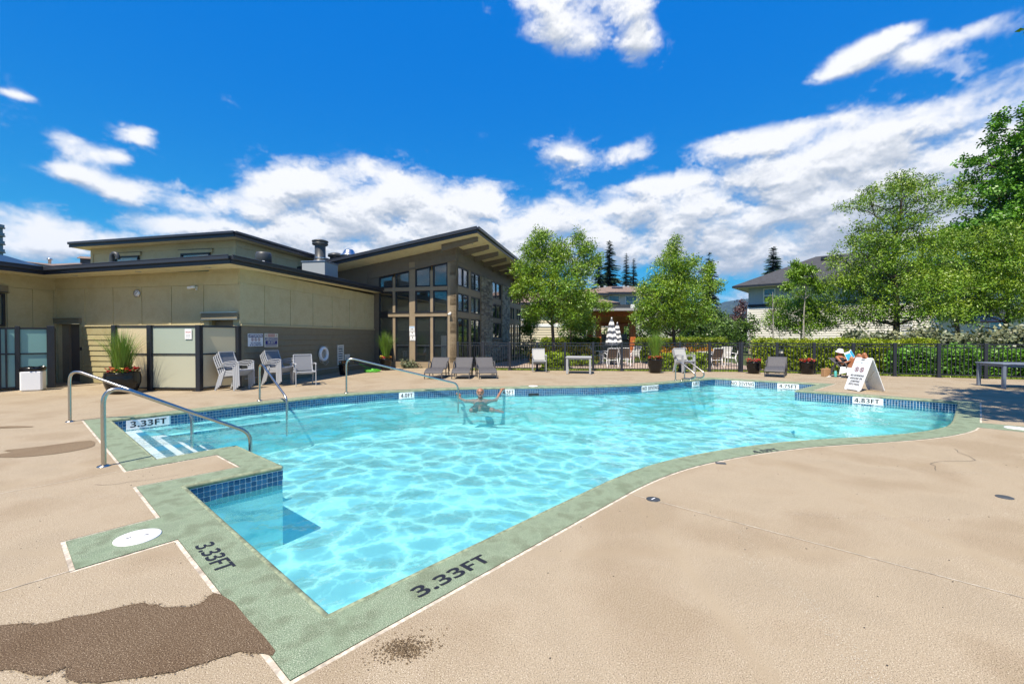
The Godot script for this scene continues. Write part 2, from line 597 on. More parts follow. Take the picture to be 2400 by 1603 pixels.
	plain("teal", lin(0.10, 0.45, 0.42), 0.3)
	plain("cover_blue", lin(0.04, 0.42, 0.66), 0.4)
	plain("hose_green", lin(0.10, 0.46, 0.03), 0.4)
	plain("rope", lin(0.55, 0.52, 0.45), 0.8)
	plain("bin_bag", lin(0.008, 0.008, 0.010), 0.25)
	plain("umbrella_dark", lin(0.075, 0.085, 0.11), 0.8)
	plain("umbrella_white", lin(0.74, 0.75, 0.77), 0.8)
	plain("pink_cloth", lin(0.62, 0.34, 0.32), 0.8)
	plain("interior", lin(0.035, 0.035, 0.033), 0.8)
	plain("petal_red", lin(0.55, 0.012, 0.02), 0.5)
	plain("petal_pink", lin(0.75, 0.16, 0.16), 0.5)
	plain("petal_orange", lin(0.80, 0.20, 0.03), 0.5)
	plain("petal_yellow", lin(0.72, 0.60, 0.12), 0.5)
	for k in ["skin", "skin_tan"]:
		M[k].subsurf_scatter_enabled = true
		M[k].subsurf_scatter_strength = 0.15
	# sling cloth of the chairs: a fine weave that lets some light through
	var sl := plain("sling", lin(0.17, 0.18, 0.20), 0.7)
	sl.backlight_enabled = true
	sl.backlight = Color(0.3, 0.3, 0.3)
	sl = plain("sling_light", lin(0.42, 0.42, 0.40), 0.7)
	sl.backlight_enabled = true
	sl.backlight = Color(0.35, 0.35, 0.35)
	M.wet.metallic_specular = 0.25
	M.deck.metallic_specular = 0.3
	# panes
	var gl := plain("glass", lin(0.10, 0.13, 0.13, 0.05), 0.02)
	gl.transparency = BaseMaterial3D.TRANSPARENCY_ALPHA
	gl.metallic_specular = 0.75
	var fr := plain("frosted_tan", lin(0.62, 0.52, 0.33), 0.22)
	fr.backlight_enabled = true
	fr.backlight = Color(0.5, 0.5, 0.5)
	fr = plain("frosted_green", lin(0.38, 0.44, 0.37), 0.2)
	fr.backlight_enabled = true
	fr.backlight = Color(0.5, 0.5, 0.5)
	fr = plain("frosted_green2", lin(0.46, 0.46, 0.35), 0.2)
	fr.backlight_enabled = true
	fr.backlight = Color(0.5, 0.5, 0.5)
	fr = plain("frosted_aqua", lin(0.24, 0.45, 0.43), 0.18)
	fr.backlight_enabled = true
	fr.backlight = Color(0.6, 0.6, 0.6)
	# leaves
	for l in [["leaf_tree", lin(0.175, 0.305, 0.016)], ["leaf_maple", lin(0.11, 0.255, 0.014)], ["leaf_conifer", lin(0.028, 0.062, 0.036)], ["leaf_bush", lin(0.075, 0.15, 0.02)], ["leaf_hedge", lin(0.24, 0.34, 0.014)], ["leaf_grass", lin(0.14, 0.27, 0.03)], ["leaf_grey", lin(0.15, 0.19, 0.11)], ["leaf_plum", lin(0.11, 0.055, 0.06)], ["leaf_laurel", lin(0.09, 0.24, 0.016)], ["leaf_yellow", lin(0.50, 0.38, 0.03)]]:
		var m := plain(l[0], l[1], 0.45)
		m.vertex_color_use_as_albedo = true
		m.backlight_enabled = true
		m.backlight = Color(0.42, 0.46, 0.16)
	# water: a clear pane with a fine ripple over the waves of its mesh
	var w := plain("water", lin(0.10, 0.62, 0.66, 0.17), 0.0)
	w.transparency = BaseMaterial3D.TRANSPARENCY_ALPHA
	w.metallic_specular = 0.5
	w.normal_enabled = true
	w.normal_texture = noise_tex(512, 0.02, 61, [], 3, FastNoiseLite.TYPE_SIMPLEX_SMOOTH, true, 5.0)
	w.normal_scale = 0.4
	w.uv1_triplanar = true
	w.uv1_world_triplanar = true
	w.uv1_scale = Vector3.ONE / 2.2
	# pool floor: smooth plaster, with the sun's caustic net drawn into its normal map
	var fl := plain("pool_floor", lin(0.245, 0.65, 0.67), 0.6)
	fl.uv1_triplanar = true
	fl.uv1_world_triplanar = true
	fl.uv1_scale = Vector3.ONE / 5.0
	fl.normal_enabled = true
	fl.normal_texture = caustic_normals()
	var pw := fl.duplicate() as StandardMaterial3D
	pw.normal_scale = 0.45  # walls and bench carry the same drawn caustics, weaker
	M.caustic_wall_paint = pw


func caustic_normals() -> ImageTexture:  # painted caustics: bright lines get normals facing the sun, cells tilt away
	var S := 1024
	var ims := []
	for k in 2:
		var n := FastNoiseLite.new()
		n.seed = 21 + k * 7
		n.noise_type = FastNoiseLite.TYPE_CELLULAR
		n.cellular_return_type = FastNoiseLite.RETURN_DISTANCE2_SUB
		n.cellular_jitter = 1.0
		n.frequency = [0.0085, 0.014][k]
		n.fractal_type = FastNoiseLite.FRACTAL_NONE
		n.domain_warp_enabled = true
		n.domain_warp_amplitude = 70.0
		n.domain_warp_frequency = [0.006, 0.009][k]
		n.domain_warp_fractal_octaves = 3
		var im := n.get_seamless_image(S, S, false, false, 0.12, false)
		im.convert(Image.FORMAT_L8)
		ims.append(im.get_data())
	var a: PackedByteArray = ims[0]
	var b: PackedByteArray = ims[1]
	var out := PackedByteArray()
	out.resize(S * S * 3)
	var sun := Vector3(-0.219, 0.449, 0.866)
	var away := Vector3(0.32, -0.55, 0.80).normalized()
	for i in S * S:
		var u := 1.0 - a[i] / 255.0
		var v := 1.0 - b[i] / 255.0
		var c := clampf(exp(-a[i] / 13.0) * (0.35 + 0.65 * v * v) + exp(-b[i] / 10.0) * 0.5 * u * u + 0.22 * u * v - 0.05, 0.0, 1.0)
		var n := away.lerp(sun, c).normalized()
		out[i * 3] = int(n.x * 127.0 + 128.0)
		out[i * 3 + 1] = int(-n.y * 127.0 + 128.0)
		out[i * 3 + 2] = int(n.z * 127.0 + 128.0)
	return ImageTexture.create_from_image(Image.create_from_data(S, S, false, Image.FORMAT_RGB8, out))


# ------------------------------------------------------------------ ground, deck and pool
func V(x: float, y: float) -> Vector2:
	return Vector2(x, y)


func cut(poly: PackedVector2Array, hole: PackedVector2Array, x_split := 0.0) -> Array:
	var out := []
	for s in [-1.0, 1.0]:
		var half := PackedVector2Array([V(x_split, -60), V(x_split + s * 60, -60), V(x_split + s * 60, 60), V(x_split, 60)])
		for p in Geometry2D.intersect_polygons(poly, half):
			for q in Geometry2D.clip_polygons(p, hole):
				out.append(q)
	return out


var pool := PackedVector2Array()
const E0 := Vector2(-6.99, 7.55)
const EU := Vector2(0.755, -0.656)
const EV := Vector2(0.656, 0.755)


func grass_blades(called: String, area: Array, n: int, h: float, mat: Material) -> void:
	var mb := MB.new()
	for i in n:
		var t := rng.randf()
		var a: Vector2 = (area[0] as Vector2).lerp(area[1], t)
		var b: Vector2 = (area[3] as Vector2).lerp(area[2], t)
		var q := a.lerp(b, rng.randf())
		var p := P(q.x, q.y, 0.0)
		var an := rng.randf() * TAU
		var d := Vector3(cos(an), 0, sin(an)) * 0.012
		var l := Vector3(rng.randfn() * 0.03, h * rng.randf_range(0.5, 1.1), rng.randfn() * 0.03)
		var sh := rng.randf_range(0.6, 1.25)
		mb.color(Color(sh, sh * rng.randf_range(0.9, 1.05), sh))
		mb.tri(p - d, p + d, p + l)
	var o := part(self, called, mb.mesh(), mat)
	o.set_meta("kind", "stuff")
	metas(o, "short grass growing along the foot of the black fence", "grass", "")


func build_ground() -> void:
	var site := PackedVector2Array([V(-24, -6), V(24, -6), V(24, 21), V(-24, 21)])
	var far := MB.new()
	var R := 4700.0
	for r in [[-R, -6, -R, R], [-R, R, 21, R], [-R, -24, -6, 21], [24, R, -6, 21]]:
		var q := [V(-R, -R), V(R, -R), V(R, -6), V(-R, -6)] if r[0] == -R and r[1] == -6 else [V(r[0], r[2]), V(r[1], r[2]), V(r[1], r[3]), V(r[0], r[3])]
		far.sheet([PackedVector2Array(q)], -0.02)
	struct("ground", far.mesh(), M.lawn)
	# pool outline, clockwise from the near corner
	var far_side := smooth_line([V(-4.9, 10.14), V(-4.2, 10.82), V(-2.97, 11.58), V(-1.5, 12.1), V(0.02, 12.36), V(1.9, 12.56), V(3.07, 12.81), V(3.97, 13.16), V(5.35, 14.0)], 5)
	var near_side := smooth_line([V(7.71, 7.57), V(7.06, 7.03), V(6.38, 6.67), V(5.78, 6.45), V(5.08, 6.27), V(4.46, 6.14), V(3.83, 5.99), V(3.32, 5.81), V(2.83, 5.61), V(2.36, 5.38), V(1.9, 5.12), V(1.46, 4.80), V(1.05, 4.43), V(0.69, 4.05), V(0.12, 3.43)], 3)
	for p in [V(-0.96, 2.25), V(-3.18, 4.20), V(-2.57, 4.85), V(-3.67, 5.77), V(-4.20, 5.12), E0] + far_side + [V(7.02, 15.08), V(7.50, 14.72), V(9.43, 13.30), V(7.60, 11.66), V(9.87, 9.58)] + near_side:
		pool.append(p)
	var cop: PackedVector2Array = Geometry2D.offset_polygon(pool, 0.31, Geometry2D.JOIN_MITER)[0]
	# the boxes that hold the skimmer lids reach out of the coping
	for q in [[V(-2.36, 3.14), V(-2.72, 2.69), V(-3.16, 3.06), V(-2.78, 3.52)], [V(7.80, 7.36), V(8.6, 6.72), V(8.22, 6.14), V(7.40, 6.98)], [V(0.25, 12.5), V(0.25, 12.85), V(0.98, 12.9), V(1.0, 12.5)], [V(8.2, 12.4), V(8.75, 12.95), V(9.05, 12.7), V(8.5, 12.1)]]:
		cop = Geometry2D.merge_polygons(cop, PackedVector2Array(q))[0]
	var edge: PackedVector2Array = Geometry2D.offset_polygon(cop, 0.026, Geometry2D.JOIN_MITER)[0]
	var deck_poly := PackedVector2Array([V(-24, -6), V(24, -6), V(24, 12.0), V(16.4, 15.05), V(9.4, 17.95), V(-2.3, 18.95), V(-2.45, 19.75), V(-6.4, 20.75), V(-24, 20.75)])
	var mb := MB.new()
	mb.sheet(cut(deck_poly, edge), 0.0)
	struct("deck", mb.mesh(), M.deck)
	mb = MB.new()
	mb.sheet(cut(site, deck_poly, 3.0), -0.02)
	struct("lawn", mb.mesh(), M.lawn)
	mb = MB.new()
	mb.sheet(cut(edge, cop), -0.002)
	var jo := struct("deck_edge_joint", mb.mesh(), M.joint)
	mb = MB.new()
	mb.sheet(cut(cop, pool), 0.003)
	var co := struct("pool_coping", mb.mesh(), M.coping)
	# rounded nosing along the water
	var nose: PackedVector2Array = Geometry2D.offset_polygon(pool, 0.012, Geometry2D.JOIN_MITER)[0]
	mb = MB.new()
	for i in nose.size():
		var a := nose[i]
		var b := nose[(i + 1) % nose.size()]
		var dd := (b - a).normalized()
		mb.tube([P(a.x - dd.x * 0.004, a.y - dd.y * 0.004, -0.018), P(b.x + dd.x * 0.004, b.y + dd.y * 0.004, -0.018)], 0.026, 10)
	part(co, "nosing", mb.mesh(), M.nosing)
	# expansion joints cut in the deck
	for j in [[V(-4.21, 4.68), V(-4.73, 4.0), V(-9.4, 0.6)], [V(1.09, 3.99), V(2.01, 3.14), V(4.5, 0.9)], [V(-2.72, 2.69), V(-3.05, 2.28), V(-4.4, 0.9)], [V(-8.1, 10.9), V(-5.6, 9.9)], [V(-7.6, 11.6), V(-4.9, 11.0)], [V(7.47, 6.94), V(9.6, 5.0)], [V(8.9, 12.5), V(11.6, 14.9)], [V(2.2, 13.2), V(3.6, 17.9)]]:
		var jm := MB.new()
		for i in j.size() - 1:
			var d: Vector2 = (j[i + 1] - j[i]).normalized().orthogonal() * 0.0035
			jm.sheet([PackedVector2Array([j[i] - d, j[i + 1] - d, j[i + 1] + d, j[i] + d])], 0.003)
		part(jo, "joint", jm.mesh(), M.joint)
	# hairline cracks
	for c in [[V(4.6, 4.7), 0.9, 16], [V(-3.5, 4.55), -2.2, 7], [V(6.6, 5.2), -0.55, 18]]:
		var cm := MB.new()
		var p: Vector2 = c[0]
		var an: float = c[1]
		for i in c[2]:
			var q := p + Vector2.from_angle(an) * 0.1
			var d := (q - p).orthogonal().normalized() * 0.002
			cm.sheet([PackedVector2Array([p - d, q - d, q + d, p + d])], 0.0035)
			p = q
			an += rng.randfn() * 0.35
		part(jo, "crack", cm.mesh(), M.ink)
	# wet patches left by bathers
	for w in [["wet_patch", [V(-3.6, 1.95), V(-2.57, 2.17), V(-2.38, 2.17), V(-2.23, 2.25), V(-2.01, 2.34), V(-1.83, 2.315), V(-1.70, 2.33), V(-1.63, 2.43), V(-1.10, 1.985), V(-1.26, 1.985), V(-1.41, 1.89), V(-1.60, 1.82), V(-1.85, 1.80), V(-1.94, 1.88), V(-2.02, 1.84), V(-2.24, 1.87), V(-2.6, 1.72), V(-3.6, 1.6)], 0.004], ["wet_streak", [V(-6.5, 5.25), V(-6.28, 5.42), V(-6.45, 5.52), V(-6.2, 5.75), V(-5.9, 6.05), V(-5.55, 5.76), V(-5.56, 5.48), V(-5.8, 5.25), V(-6.1, 5.2)], 0.004], ["wet_spot", [V(-9.0, 6.86), V(-8.3, 7.0), V(-7.8, 7.02), V(-7.75, 6.92), V(-8.4, 6.82)], 0.004]]:
		var pl := smooth_line(w[1] + [w[1][0]], 4)
		pl.pop_back()
		var poly := PackedVector2Array()
		for p in pl:
			poly.append(p + V(rng.randfn(), rng.randfn()) * 0.006)
		mb = MB.new()
		mb.sheet([poly], w[2])
		for i in poly.size() * 9:
			var q: Vector2 = poly[i % poly.size()].lerp(poly[(i + 1) % poly.size()], rng.randf())
			if Geometry2D.is_point_in_polygon(q, edge):
				continue
			var r := rng.randf_range(0.0015, 0.005)
			q += V(rng.randfn(), rng.randfn()) * 0.009
			mb.sheet([PackedVector2Array([q + V(r, 0), q + V(0, r), q + V(-r, -r * 0.3), q + V(0, -r)])], w[2] + 0.0006 + 0.0005 * (i % 5))
		struct(w[0], mb.mesh(), M.wet if w[0] == "wet_patch" else M.deck_damp)
	# drying rims: flakes of damp concrete round the patches, and two faint spatters
	mb = MB.new()
	var flake := func(m: MB, q: Vector2, r: float, h: float) -> void:
		var poly := PackedVector2Array()
		for k in 5:
			poly.append(q + Vector2.from_angle(TAU * k / 5.0 + rng.randf()) * r * rng.randf_range(0.6, 1.2))
		m.sheet([poly], h)
	for i in 900:
		var u := rng.randf()
		var q := V(-0.56, 2.03).lerp(V(-0.44, 1.97), rng.randf()) + V(rng.randfn() * 0.055, rng.randfn() * 0.028).rotated(0.5) * (0.5 + u)
		flake.call(mb, q, rng.randf_range(0.002, 0.006), 0.0035)
	struct("damp_stain", mb.mesh(), M.deck_damp)
	mb = MB.new()
	for c in [[V(1.75, 3.3), V(1.55, 2.75), V(1.62, 2.25), V(1.5, 1.75)], [V(2.3, 3.55), V(3.2, 3.45), V(4.3, 3.55)], [V(3.5, 5.2), V(4.2, 4.75), V(5.0, 4.6)], [V(-3.2, 4.0), V(-4.2, 3.9), V(-5.2, 4.2)], [V(4.6, 5.4), V(5.6, 5.0), V(6.8, 5.1)]]:
		var ln := smooth_line(c, 30)
		for i in 1100:
			var q: Vector2 = ln[rng.randi() % ln.size()] + V(rng.randfn(), rng.randfn()) * 0.04
			if not Geometry2D.is_point_in_polygon(q, edge):
				flake.call(mb, q, rng.randf_range(0.0012, 0.0035), 0.0032)
	struct("salt_marks", mb.mesh(), M.deck_pale)
	# loose grit and dropped leaf bits, fixed size and place
	mb = MB.new()
	for i in 260:
		var q := V(rng.randf_range(-4, 6), rng.randf_range(1.2, 6.5))
		if Geometry2D.is_point_in_polygon(q, edge):
			continue
		var r := rng.randf_range(0.002, 0.006)
		mb.box(P(q.x, q.y, 0.002), Vector3(r, 0.003, r * rng.randf_range(0.6, 1.6)), Basis(Vector3.UP, rng.randf() * 3))
	var gr := part(self, "grit", mb.mesh(), M.ink)
	gr.set_meta("kind", "stuff")
	metas(gr, "dark grit scattered over the tan pool deck", "grit", "")
	# pavers of the patio beyond the fence
	mb = MB.new()
	for r in [[V(-2.2, 19.7), V(-2.3, 20.2), V(2.0, 32), V(3.2, 24.3), V(2.6, 19.35)], [V(2.6, 19.5), V(2.9, 25.5), V(6.6, 25.5), V(6.4, 19.3)], [V(6.4, 19.3), V(6.6, 24.5), V(12.3, 24.5), V(11.0, 18.0)]]:
		mb.sheet([PackedVector2Array(r)], -0.008)
	struct("patio", mb.mesh(), M.pavers)
	for i in 3:
		grass_blades("fence_grass", [[V(-2.2, 18.98), V(9.4, 17.97), V(9.4, 18.5), V(-2.2, 19.5)], [V(9.4, 17.97), V(16.4, 15.08), V(16.6, 15.6), V(9.4, 18.5)], [V(16.4, 15.08), V(23, 12.4), V(23, 13.0), V(16.6, 15.6)]][i], [5200, 3600, 2200][i], 0.09, M.leaf_hedge)


func outline_at(p: Vector2) -> Array:
	var best := 1e9
	var out := []
	for i in pool.size():
		var a := pool[i]
		var b := pool[(i + 1) % pool.size()]
		var q := Geometry2D.get_closest_point_to_segment(p, a, b)
		if q.distance_to(p) < best:
			best = q.distance_to(p)
			out = [q, (b - a).normalized()]
	return out


func build_pool() -> void:
	var level := -0.2
	# shell: walls below the tiles, floor, steps
	var wall := MB.new()
	var cw := Geometry2D.is_polygon_clockwise(pool)
	for i in pool.size():
		var a := pool[i]
		var b := pool[(i + 1) % pool.size()]
		var inn := Vector3((b - a).y, 0, (b - a).x) * (1.0 if cw else -1.0)
		wall.face([P(a.x, a.y, -1.25), P(b.x, b.y, -1.25), P(b.x, b.y, -0.245), P(a.x, a.y, -0.245)], inn)
	var wo := struct("pool_wall", wall.mesh(), M.caustic_wall_paint)
	var gm := MB.new()
	for i in pool.size():
		var a := pool[i]
		var b := pool[(i + 1) % pool.size()]
		var inn := Vector3((b - a).y, 0, (b - a).x) * (1.0 if cw else -1.0)
		gm.face([P(a.x, a.y, -0.245), P(b.x, b.y, -0.245), P(b.x, b.y, 0.0), P(a.x, a.y, 0.0)], inn)
	part(wo, "grout", gm.mesh(), M.grout)
	var fm := MB.new()
	fm.soft()
	var N := 40
	for i in N:
		for j in N:
			var c := []
			for k in [[0, 0], [1, 0], [1, 1], [0, 1]]:
				var x: float = -8.0 + 18.5 * (i + k[0]) / N
				var f: float = 1.8 + 14.0 * (j + k[1]) / N
				c.append(P(x, f, -0.86 - 0.3 * smoothstep(-3.0, 6.0, x) - 0.1 * smoothstep(3.0, 9.0, f)))
			fm.face(c, Vector3.UP)
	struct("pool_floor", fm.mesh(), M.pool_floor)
	var tops := [-0.235, -0.33, -0.45, -0.58]
	for k in 4:
		var w := 0.10 + 0.30 * (k + 1)
		for q in [[[V(-0.6, 0.004), V(3.69, 0.004), V(3.69, w), V(-0.6, w)], "pool_step", M.plaster], [[V(-0.6, 0.003), V(w * 0.72, 0.003), V(w * 0.72, 2.6), V(w * 0.66, 4.3), V(w * 0.4 + 0.36, 5.7), V(1.13, 7.02), V(0.4, 7.02), V(-0.6, 5.0)], "pool_bench", M.caustic_wall_paint]]:
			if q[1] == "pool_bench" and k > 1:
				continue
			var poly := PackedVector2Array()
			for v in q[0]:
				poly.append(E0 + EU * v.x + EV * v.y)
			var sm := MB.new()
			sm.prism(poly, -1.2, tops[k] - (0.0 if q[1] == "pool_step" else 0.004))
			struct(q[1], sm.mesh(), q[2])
		# dark tile trim along the tread's edge: thick on the flight, a thin line along the bench
		var tr := MB.new()
		for q in [[V(3.66, w - 0.05), V(w * 0.72 if k < 2 else 0.05, w - 0.05), 0.115], [V(w * 0.72 - 0.015, w), V(w * 0.72 - 0.015, 2.6 if k < 2 else w + 0.01), 0.03]]:
			var n := int(q[0].distance_to(q[1]) / 0.055)
			for j in n:
				var v: Vector2 = q[0].lerp(q[1], (j + 0.5) / n)
				var dd: Vector2 = (q[1] - q[0]).normalized()
				var o := E0 + EU * v.x + EV * v.y
				var dw := EU * dd.x + EV * dd.y
				tr.box(P(o.x, o.y, tops[k] - 0.02), Vector3(0.05, 0.048, q[2]), Basis(Vector3(dw.x, 0, -dw.y), Vector3.UP, Vector3(dw.x, 0, -dw.y).cross(Vector3.UP)))
		var to := part(self, "step_trim", tr.mesh(), M.step_tile)
		to.set_meta("kind", "structure")
	# water
	build_water(level)
	# depth markers let into the tile band
	var marks := []
	for m in [["3.33FT", V(-6.80, 7.73), V(-6.44, 8.10), 0.62], ["4.0FT", V(-2.95, 11.54), V(-2.69, 11.72), 0.34], ["4.5FT", V(-0.28, 12.30), V(0.06, 12.36), 0.34], ["NO DIVING", V(3.96, 13.12), V(4.54, 13.49), 0.7], ["5.0FT", V(6.0, 14.42), V(6.28, 14.6), 0.34], ["NO DIVING", V(7.46, 14.75), V(7.97, 14.35), 0.64], ["4.75FT", V(8.54, 13.94), V(8.98, 13.62), 0.54], ["4.83FT", V(8.48, 10.80), V(8.86, 10.43), 0.53]]:
		var at := outline_at((m[1] + m[2]) / 2)
		marks.append([at[0], m[3]])
		var along := Vector3(at[1].x, 0, -at[1].y)
		var inw := along.cross(Vector3.UP)
		var test: Vector2 = at[0] + V(inw.x, -inw.z) * 0.05
		if not Geometry2D.is_point_in_polygon(test, pool):
			along = -along
			inw = -inw
		var F := Transform3D(Basis(along, Vector3.UP, inw), P(at[0].x, at[0].y, -0.125))
		var pl := part(wo, "depth_marker", box_mesh(Vector3(m[3], 0.165, 0.016), 0.003), M.white_paint, F * Transform3D(Basis.IDENTITY, Vector3(0, 0, 0.004)))
		lettering(pl, "lettering", m[0], 0.104, M.ink, Transform3D(Basis.IDENTITY, Vector3(0, 0, 0.0085)), true, 0.003, {0.62: 1.2, 0.34: 0.88, 0.7: 0.95, 0.64: 0.9, 0.54: 1.1, 0.53: 1.1}[m[3]])
	# tiles: three rows above the water and one that dips into it
	var pitch := 0.0528
	var tile := box_mesh(Vector3(0.0455, 0.0455, 0.012), 0.0025)
	var mats := [M.tile_a, M.tile_b, M.tile_c]
	var many := [MB.new(), MB.new(), MB.new()]
	var made := 0
	for i in pool.size():
		var a := pool[i]
		var b := pool[(i + 1) % pool.size()]
		var L := a.distance_to(b)
		var n := int(round(L / pitch))
		if n < 1:
			continue
		var along := Vector3((b - a).x, 0, -(b - a).y).normalized()
		var inw := along.cross(Vector3.UP) * (1.0 if cw else -1.0)
		inw = -inw if not Geometry2D.is_point_in_polygon((a + b) / 2 + V(inw.x, -inw.z) * 0.03, pool) else inw
		var B := Basis(inw.cross(Vector3.UP) * -1.0, Vector3.UP, inw)
		var close := i == 1 or (a.distance_to(V(7.60, 11.66)) < 0.01)
		for j in n:
			var q := a.lerp(b, (j + 0.5) / n)
			var hid := false
			for m in marks:
				if q.distance_to(m[0]) < m[1] / 2 + 0.02:
					hid = true
			for r in 4:
				if hid and r < 3:
					continue
				var o := P(q.x, q.y, -0.071 - r * pitch) + inw * 0.001
				var pick := rng.randi() % 3
				var s := L / n / pitch
				if close and made < 300 and r < 3:
					part(wo, "tile", tile, mats[pick], Transform3D(B * Basis.from_scale(Vector3(s, 1, 1)), o))
					made += 1
				elif i > 4 and i < 60 or close:
					many[pick].box(o, Vector3(0.0455 * s, 0.0455, 0.012), B)
				elif r < 2:
					many[pick].box(o, Vector3(0.0455 * s, 0.0455, 0.012), B)
	for k in 3:
		part(wo, "tile_band", many[k].mesh(), mats[k]).set_meta("kind", "stuff")
	# skimmer mouth in the far wall
	var sk := outline_at(V(0.62, 12.42))
	var al := Vector3(sk[1].x, 0, -sk[1].y)
	part(wo, "skimmer_mouth", box_mesh(Vector3(0.3, 0.07, 0.03)), M.ink, Transform3D(Basis(al, Vector3.UP, al.cross(Vector3.UP)), P(sk[0].x, sk[0].y, -0.205)))
	# stencilled depths on the coping: text runs along the edge
	var cop := get_node("pool_coping")
	for t in [["3.33FT", V(-0.36, 2.63), V(0.68, 0.735), 0.105, 1.28], ["3.33FT", V(-1.97, 2.855), V(0.755, -0.656), 0.105, 1.15], ["4.0FT", V(3.22, 5.50), V(0.93, 0.33), 0.105, 1.15]]:
		var d: Vector2 = t[2].normalized()
		var x := Vector3(d.x, 0, -d.y)
		var F := Transform3D(Basis(x, x.cross(Vector3.UP) * -1.0, Vector3.UP), P(t[1].x, t[1].y, 0.0045))
		lettering(cop, "lettering", t[0], t[3], M.ink, F, true, 0.002, t[4], "Droid Sans Mono" if false else "Droid Sans")
	# lids and caps in the deck
	var lid := MB.new()
	lid.lathe([V(0.135, 0.0), V(0.135, 0.006), V(0.128, 0.009), V(0.0, 0.009)], 40)
	var labels := ["round white skimmer lid in the green coping box at left", "round white skimmer lid in the green coping beside the right end of the pool", "round white skimmer lid in the coping at the middle of the far side"]
	for i in 3:
		var q: Vector2 = [V(-2.70, 3.12), V(7.98, 6.86), V(0.62, 12.72)][i]
		var o := thing("skimmer_lid", labels[i], "lid", P(q.x, q.y, 0.003), 0.6, "skimmer lids")
		part(o, "disc", lid.mesh() if i == 0 else get_node("skimmer_lid/disc").mesh, M.white_plastic)
		for s in [-1, 1]:
			part(o, "finger_hole", box_mesh(Vector3(0.03, 0.003, 0.012), 0.001), M.ink, Transform3D(Basis(Vector3.UP, 0.3), Vector3(0.05 * s, 0.0095, 0.0)))
	var cap := MB.new()
	cap.lathe([V(0.06, 0.0), V(0.06, 0.004), V(0.055, 0.006), V(0.0, 0.006)], 28)
	var cl := ["small dark round drain cap on the joint right of the near pool edge", "dark round drain cap alone on the deck near the right edge of the photo"]
	for i in 2:
		var q: Vector2 = [V(1.26, 3.86), V(4.45, 3.91)][i]
		var o := thing("drain_cap", cl[i], "drain", P(q.x, q.y, 0.0), 0.0, "round drain caps")
		part(o, "disc", cap.mesh(), M.grey_dark if i == 0 else M.chair_dark)
		if i == 0:
			part(o, "slot", box_mesh(Vector3(0.05, 0.002, 0.01)), M.white_paint, Transform3D(Basis(Vector3.UP, 0.7), Vector3(0, 0.0075, 0)))
	var pl := part(self, "cover_plate", box_mesh(Vector3(0.11, 0.006, 0.07), 0.002), M.chair_dark, Transform3D(Basis(Vector3.UP, -0.3), P(2.39, 4.96, 0.003)))
	metas(pl, "small dark rectangular cover plate on the deck beside the green coping", "cover plate", "")


func build_water(level: float) -> void:
	var n := FastNoiseLite.new()
	n.seed = 4
	n.noise_type = FastNoiseLite.TYPE_SIMPLEX_SMOOTH
	n.frequency = 1.05
	n.fractal_octaves = 3
	n.fractal_gain = 0.42
	n.domain_warp_enabled = true
	n.domain_warp_amplitude = 0.35
	n.domain_warp_frequency = 0.8
	var grown: PackedVector2Array = Geometry2D.offset_polygon(pool, 0.09)[0]
	var step := 0.055
	var nx := int(17.4 / step)
	var nf := int(13.2 / step)
	var ids := {}
	var st := SurfaceTool.new()
	st.begin(Mesh.PRIMITIVE_TRIANGLES)
	st.set_smooth_group(0)
	var row := []
	var at := 0
	for j in nf + 1:
		var f := 2.1 + j * step
		# where this row lies inside the outline
		var xs := []
		for i in grown.size():
			var a := grown[i]
			var b := grown[(i + 1) % grown.size()]
			if (a.y > f) != (b.y > f):
				xs.append(a.x + (b.x - a.x) * (f - a.y) / (b.y - a.y))
		xs.sort()
		for k in range(0, xs.size() - 1, 2):
			for i in range(int(ceil((xs[k] + 7.2) / step)), int(floor((xs[k + 1] + 7.2) / step)) + 1):
				var x := -7.2 + i * step
				ids[i * 1000 + j] = at
				at += 1
				st.add_vertex(P(x, f, level + 0.056 * n.get_noise_2d(x * 0.9 + 0.35 * f, f * 1.15 - 0.2 * x)))
	for key in ids:
		var b = ids.get(key + 1000)
		var c = ids.get(key + 1001)
		var d = ids.get(key + 1)
		if b != null and c != null and d != null:
			for k in [ids[key], c, b, ids[key], d, c]:
				st.add_index(k)
	st.generate_normals()
	struct("water", st.commit(), M.water)


func build_mountain() -> void:
	var n := FastNoiseLite.new()
	n.seed = 3
	n.frequency = 0.0011
	n.fractal_octaves = 5
	n.fractal_type = FastNoiseLite.FRACTAL_RIDGED
	var mb := MB.new()
	mb.soft()
	var NA := 110
	var ND := 18
	var g := func(i: int, j: int) -> Vector3:
		var a := lerpf(-1.25, 1.25, float(i) / NA)
		var r := lerpf(2600.0, 4600.0, float(j) / ND)
		var x := sin(a) * r
		var f := cos(a) * r
		var env := sin(PI * pow(float(j) / ND, 0.8))
		var big := 0.55 + 0.55 * exp(-pow((a - 0.50) / 0.16, 2.0)) + 0.75 * exp(-pow((a - 0.80) / 0.14, 2.0)) - 0.62 * exp(-pow((a + 0.05) / 0.42, 2.0))
		return P(x, f, -5.0 + env * maxf(0.03, big * 300.0 * (0.75 + 0.35 * n.get_noise_2d(x, f))))
	for i in NA:
		for j in ND:
			mb.face([g.call(i, j), g.call(i + 1, j), g.call(i + 1, j + 1), g.call(i, j + 1)], Vector3.UP)
	struct("mountain", mb.mesh(), M.hill)


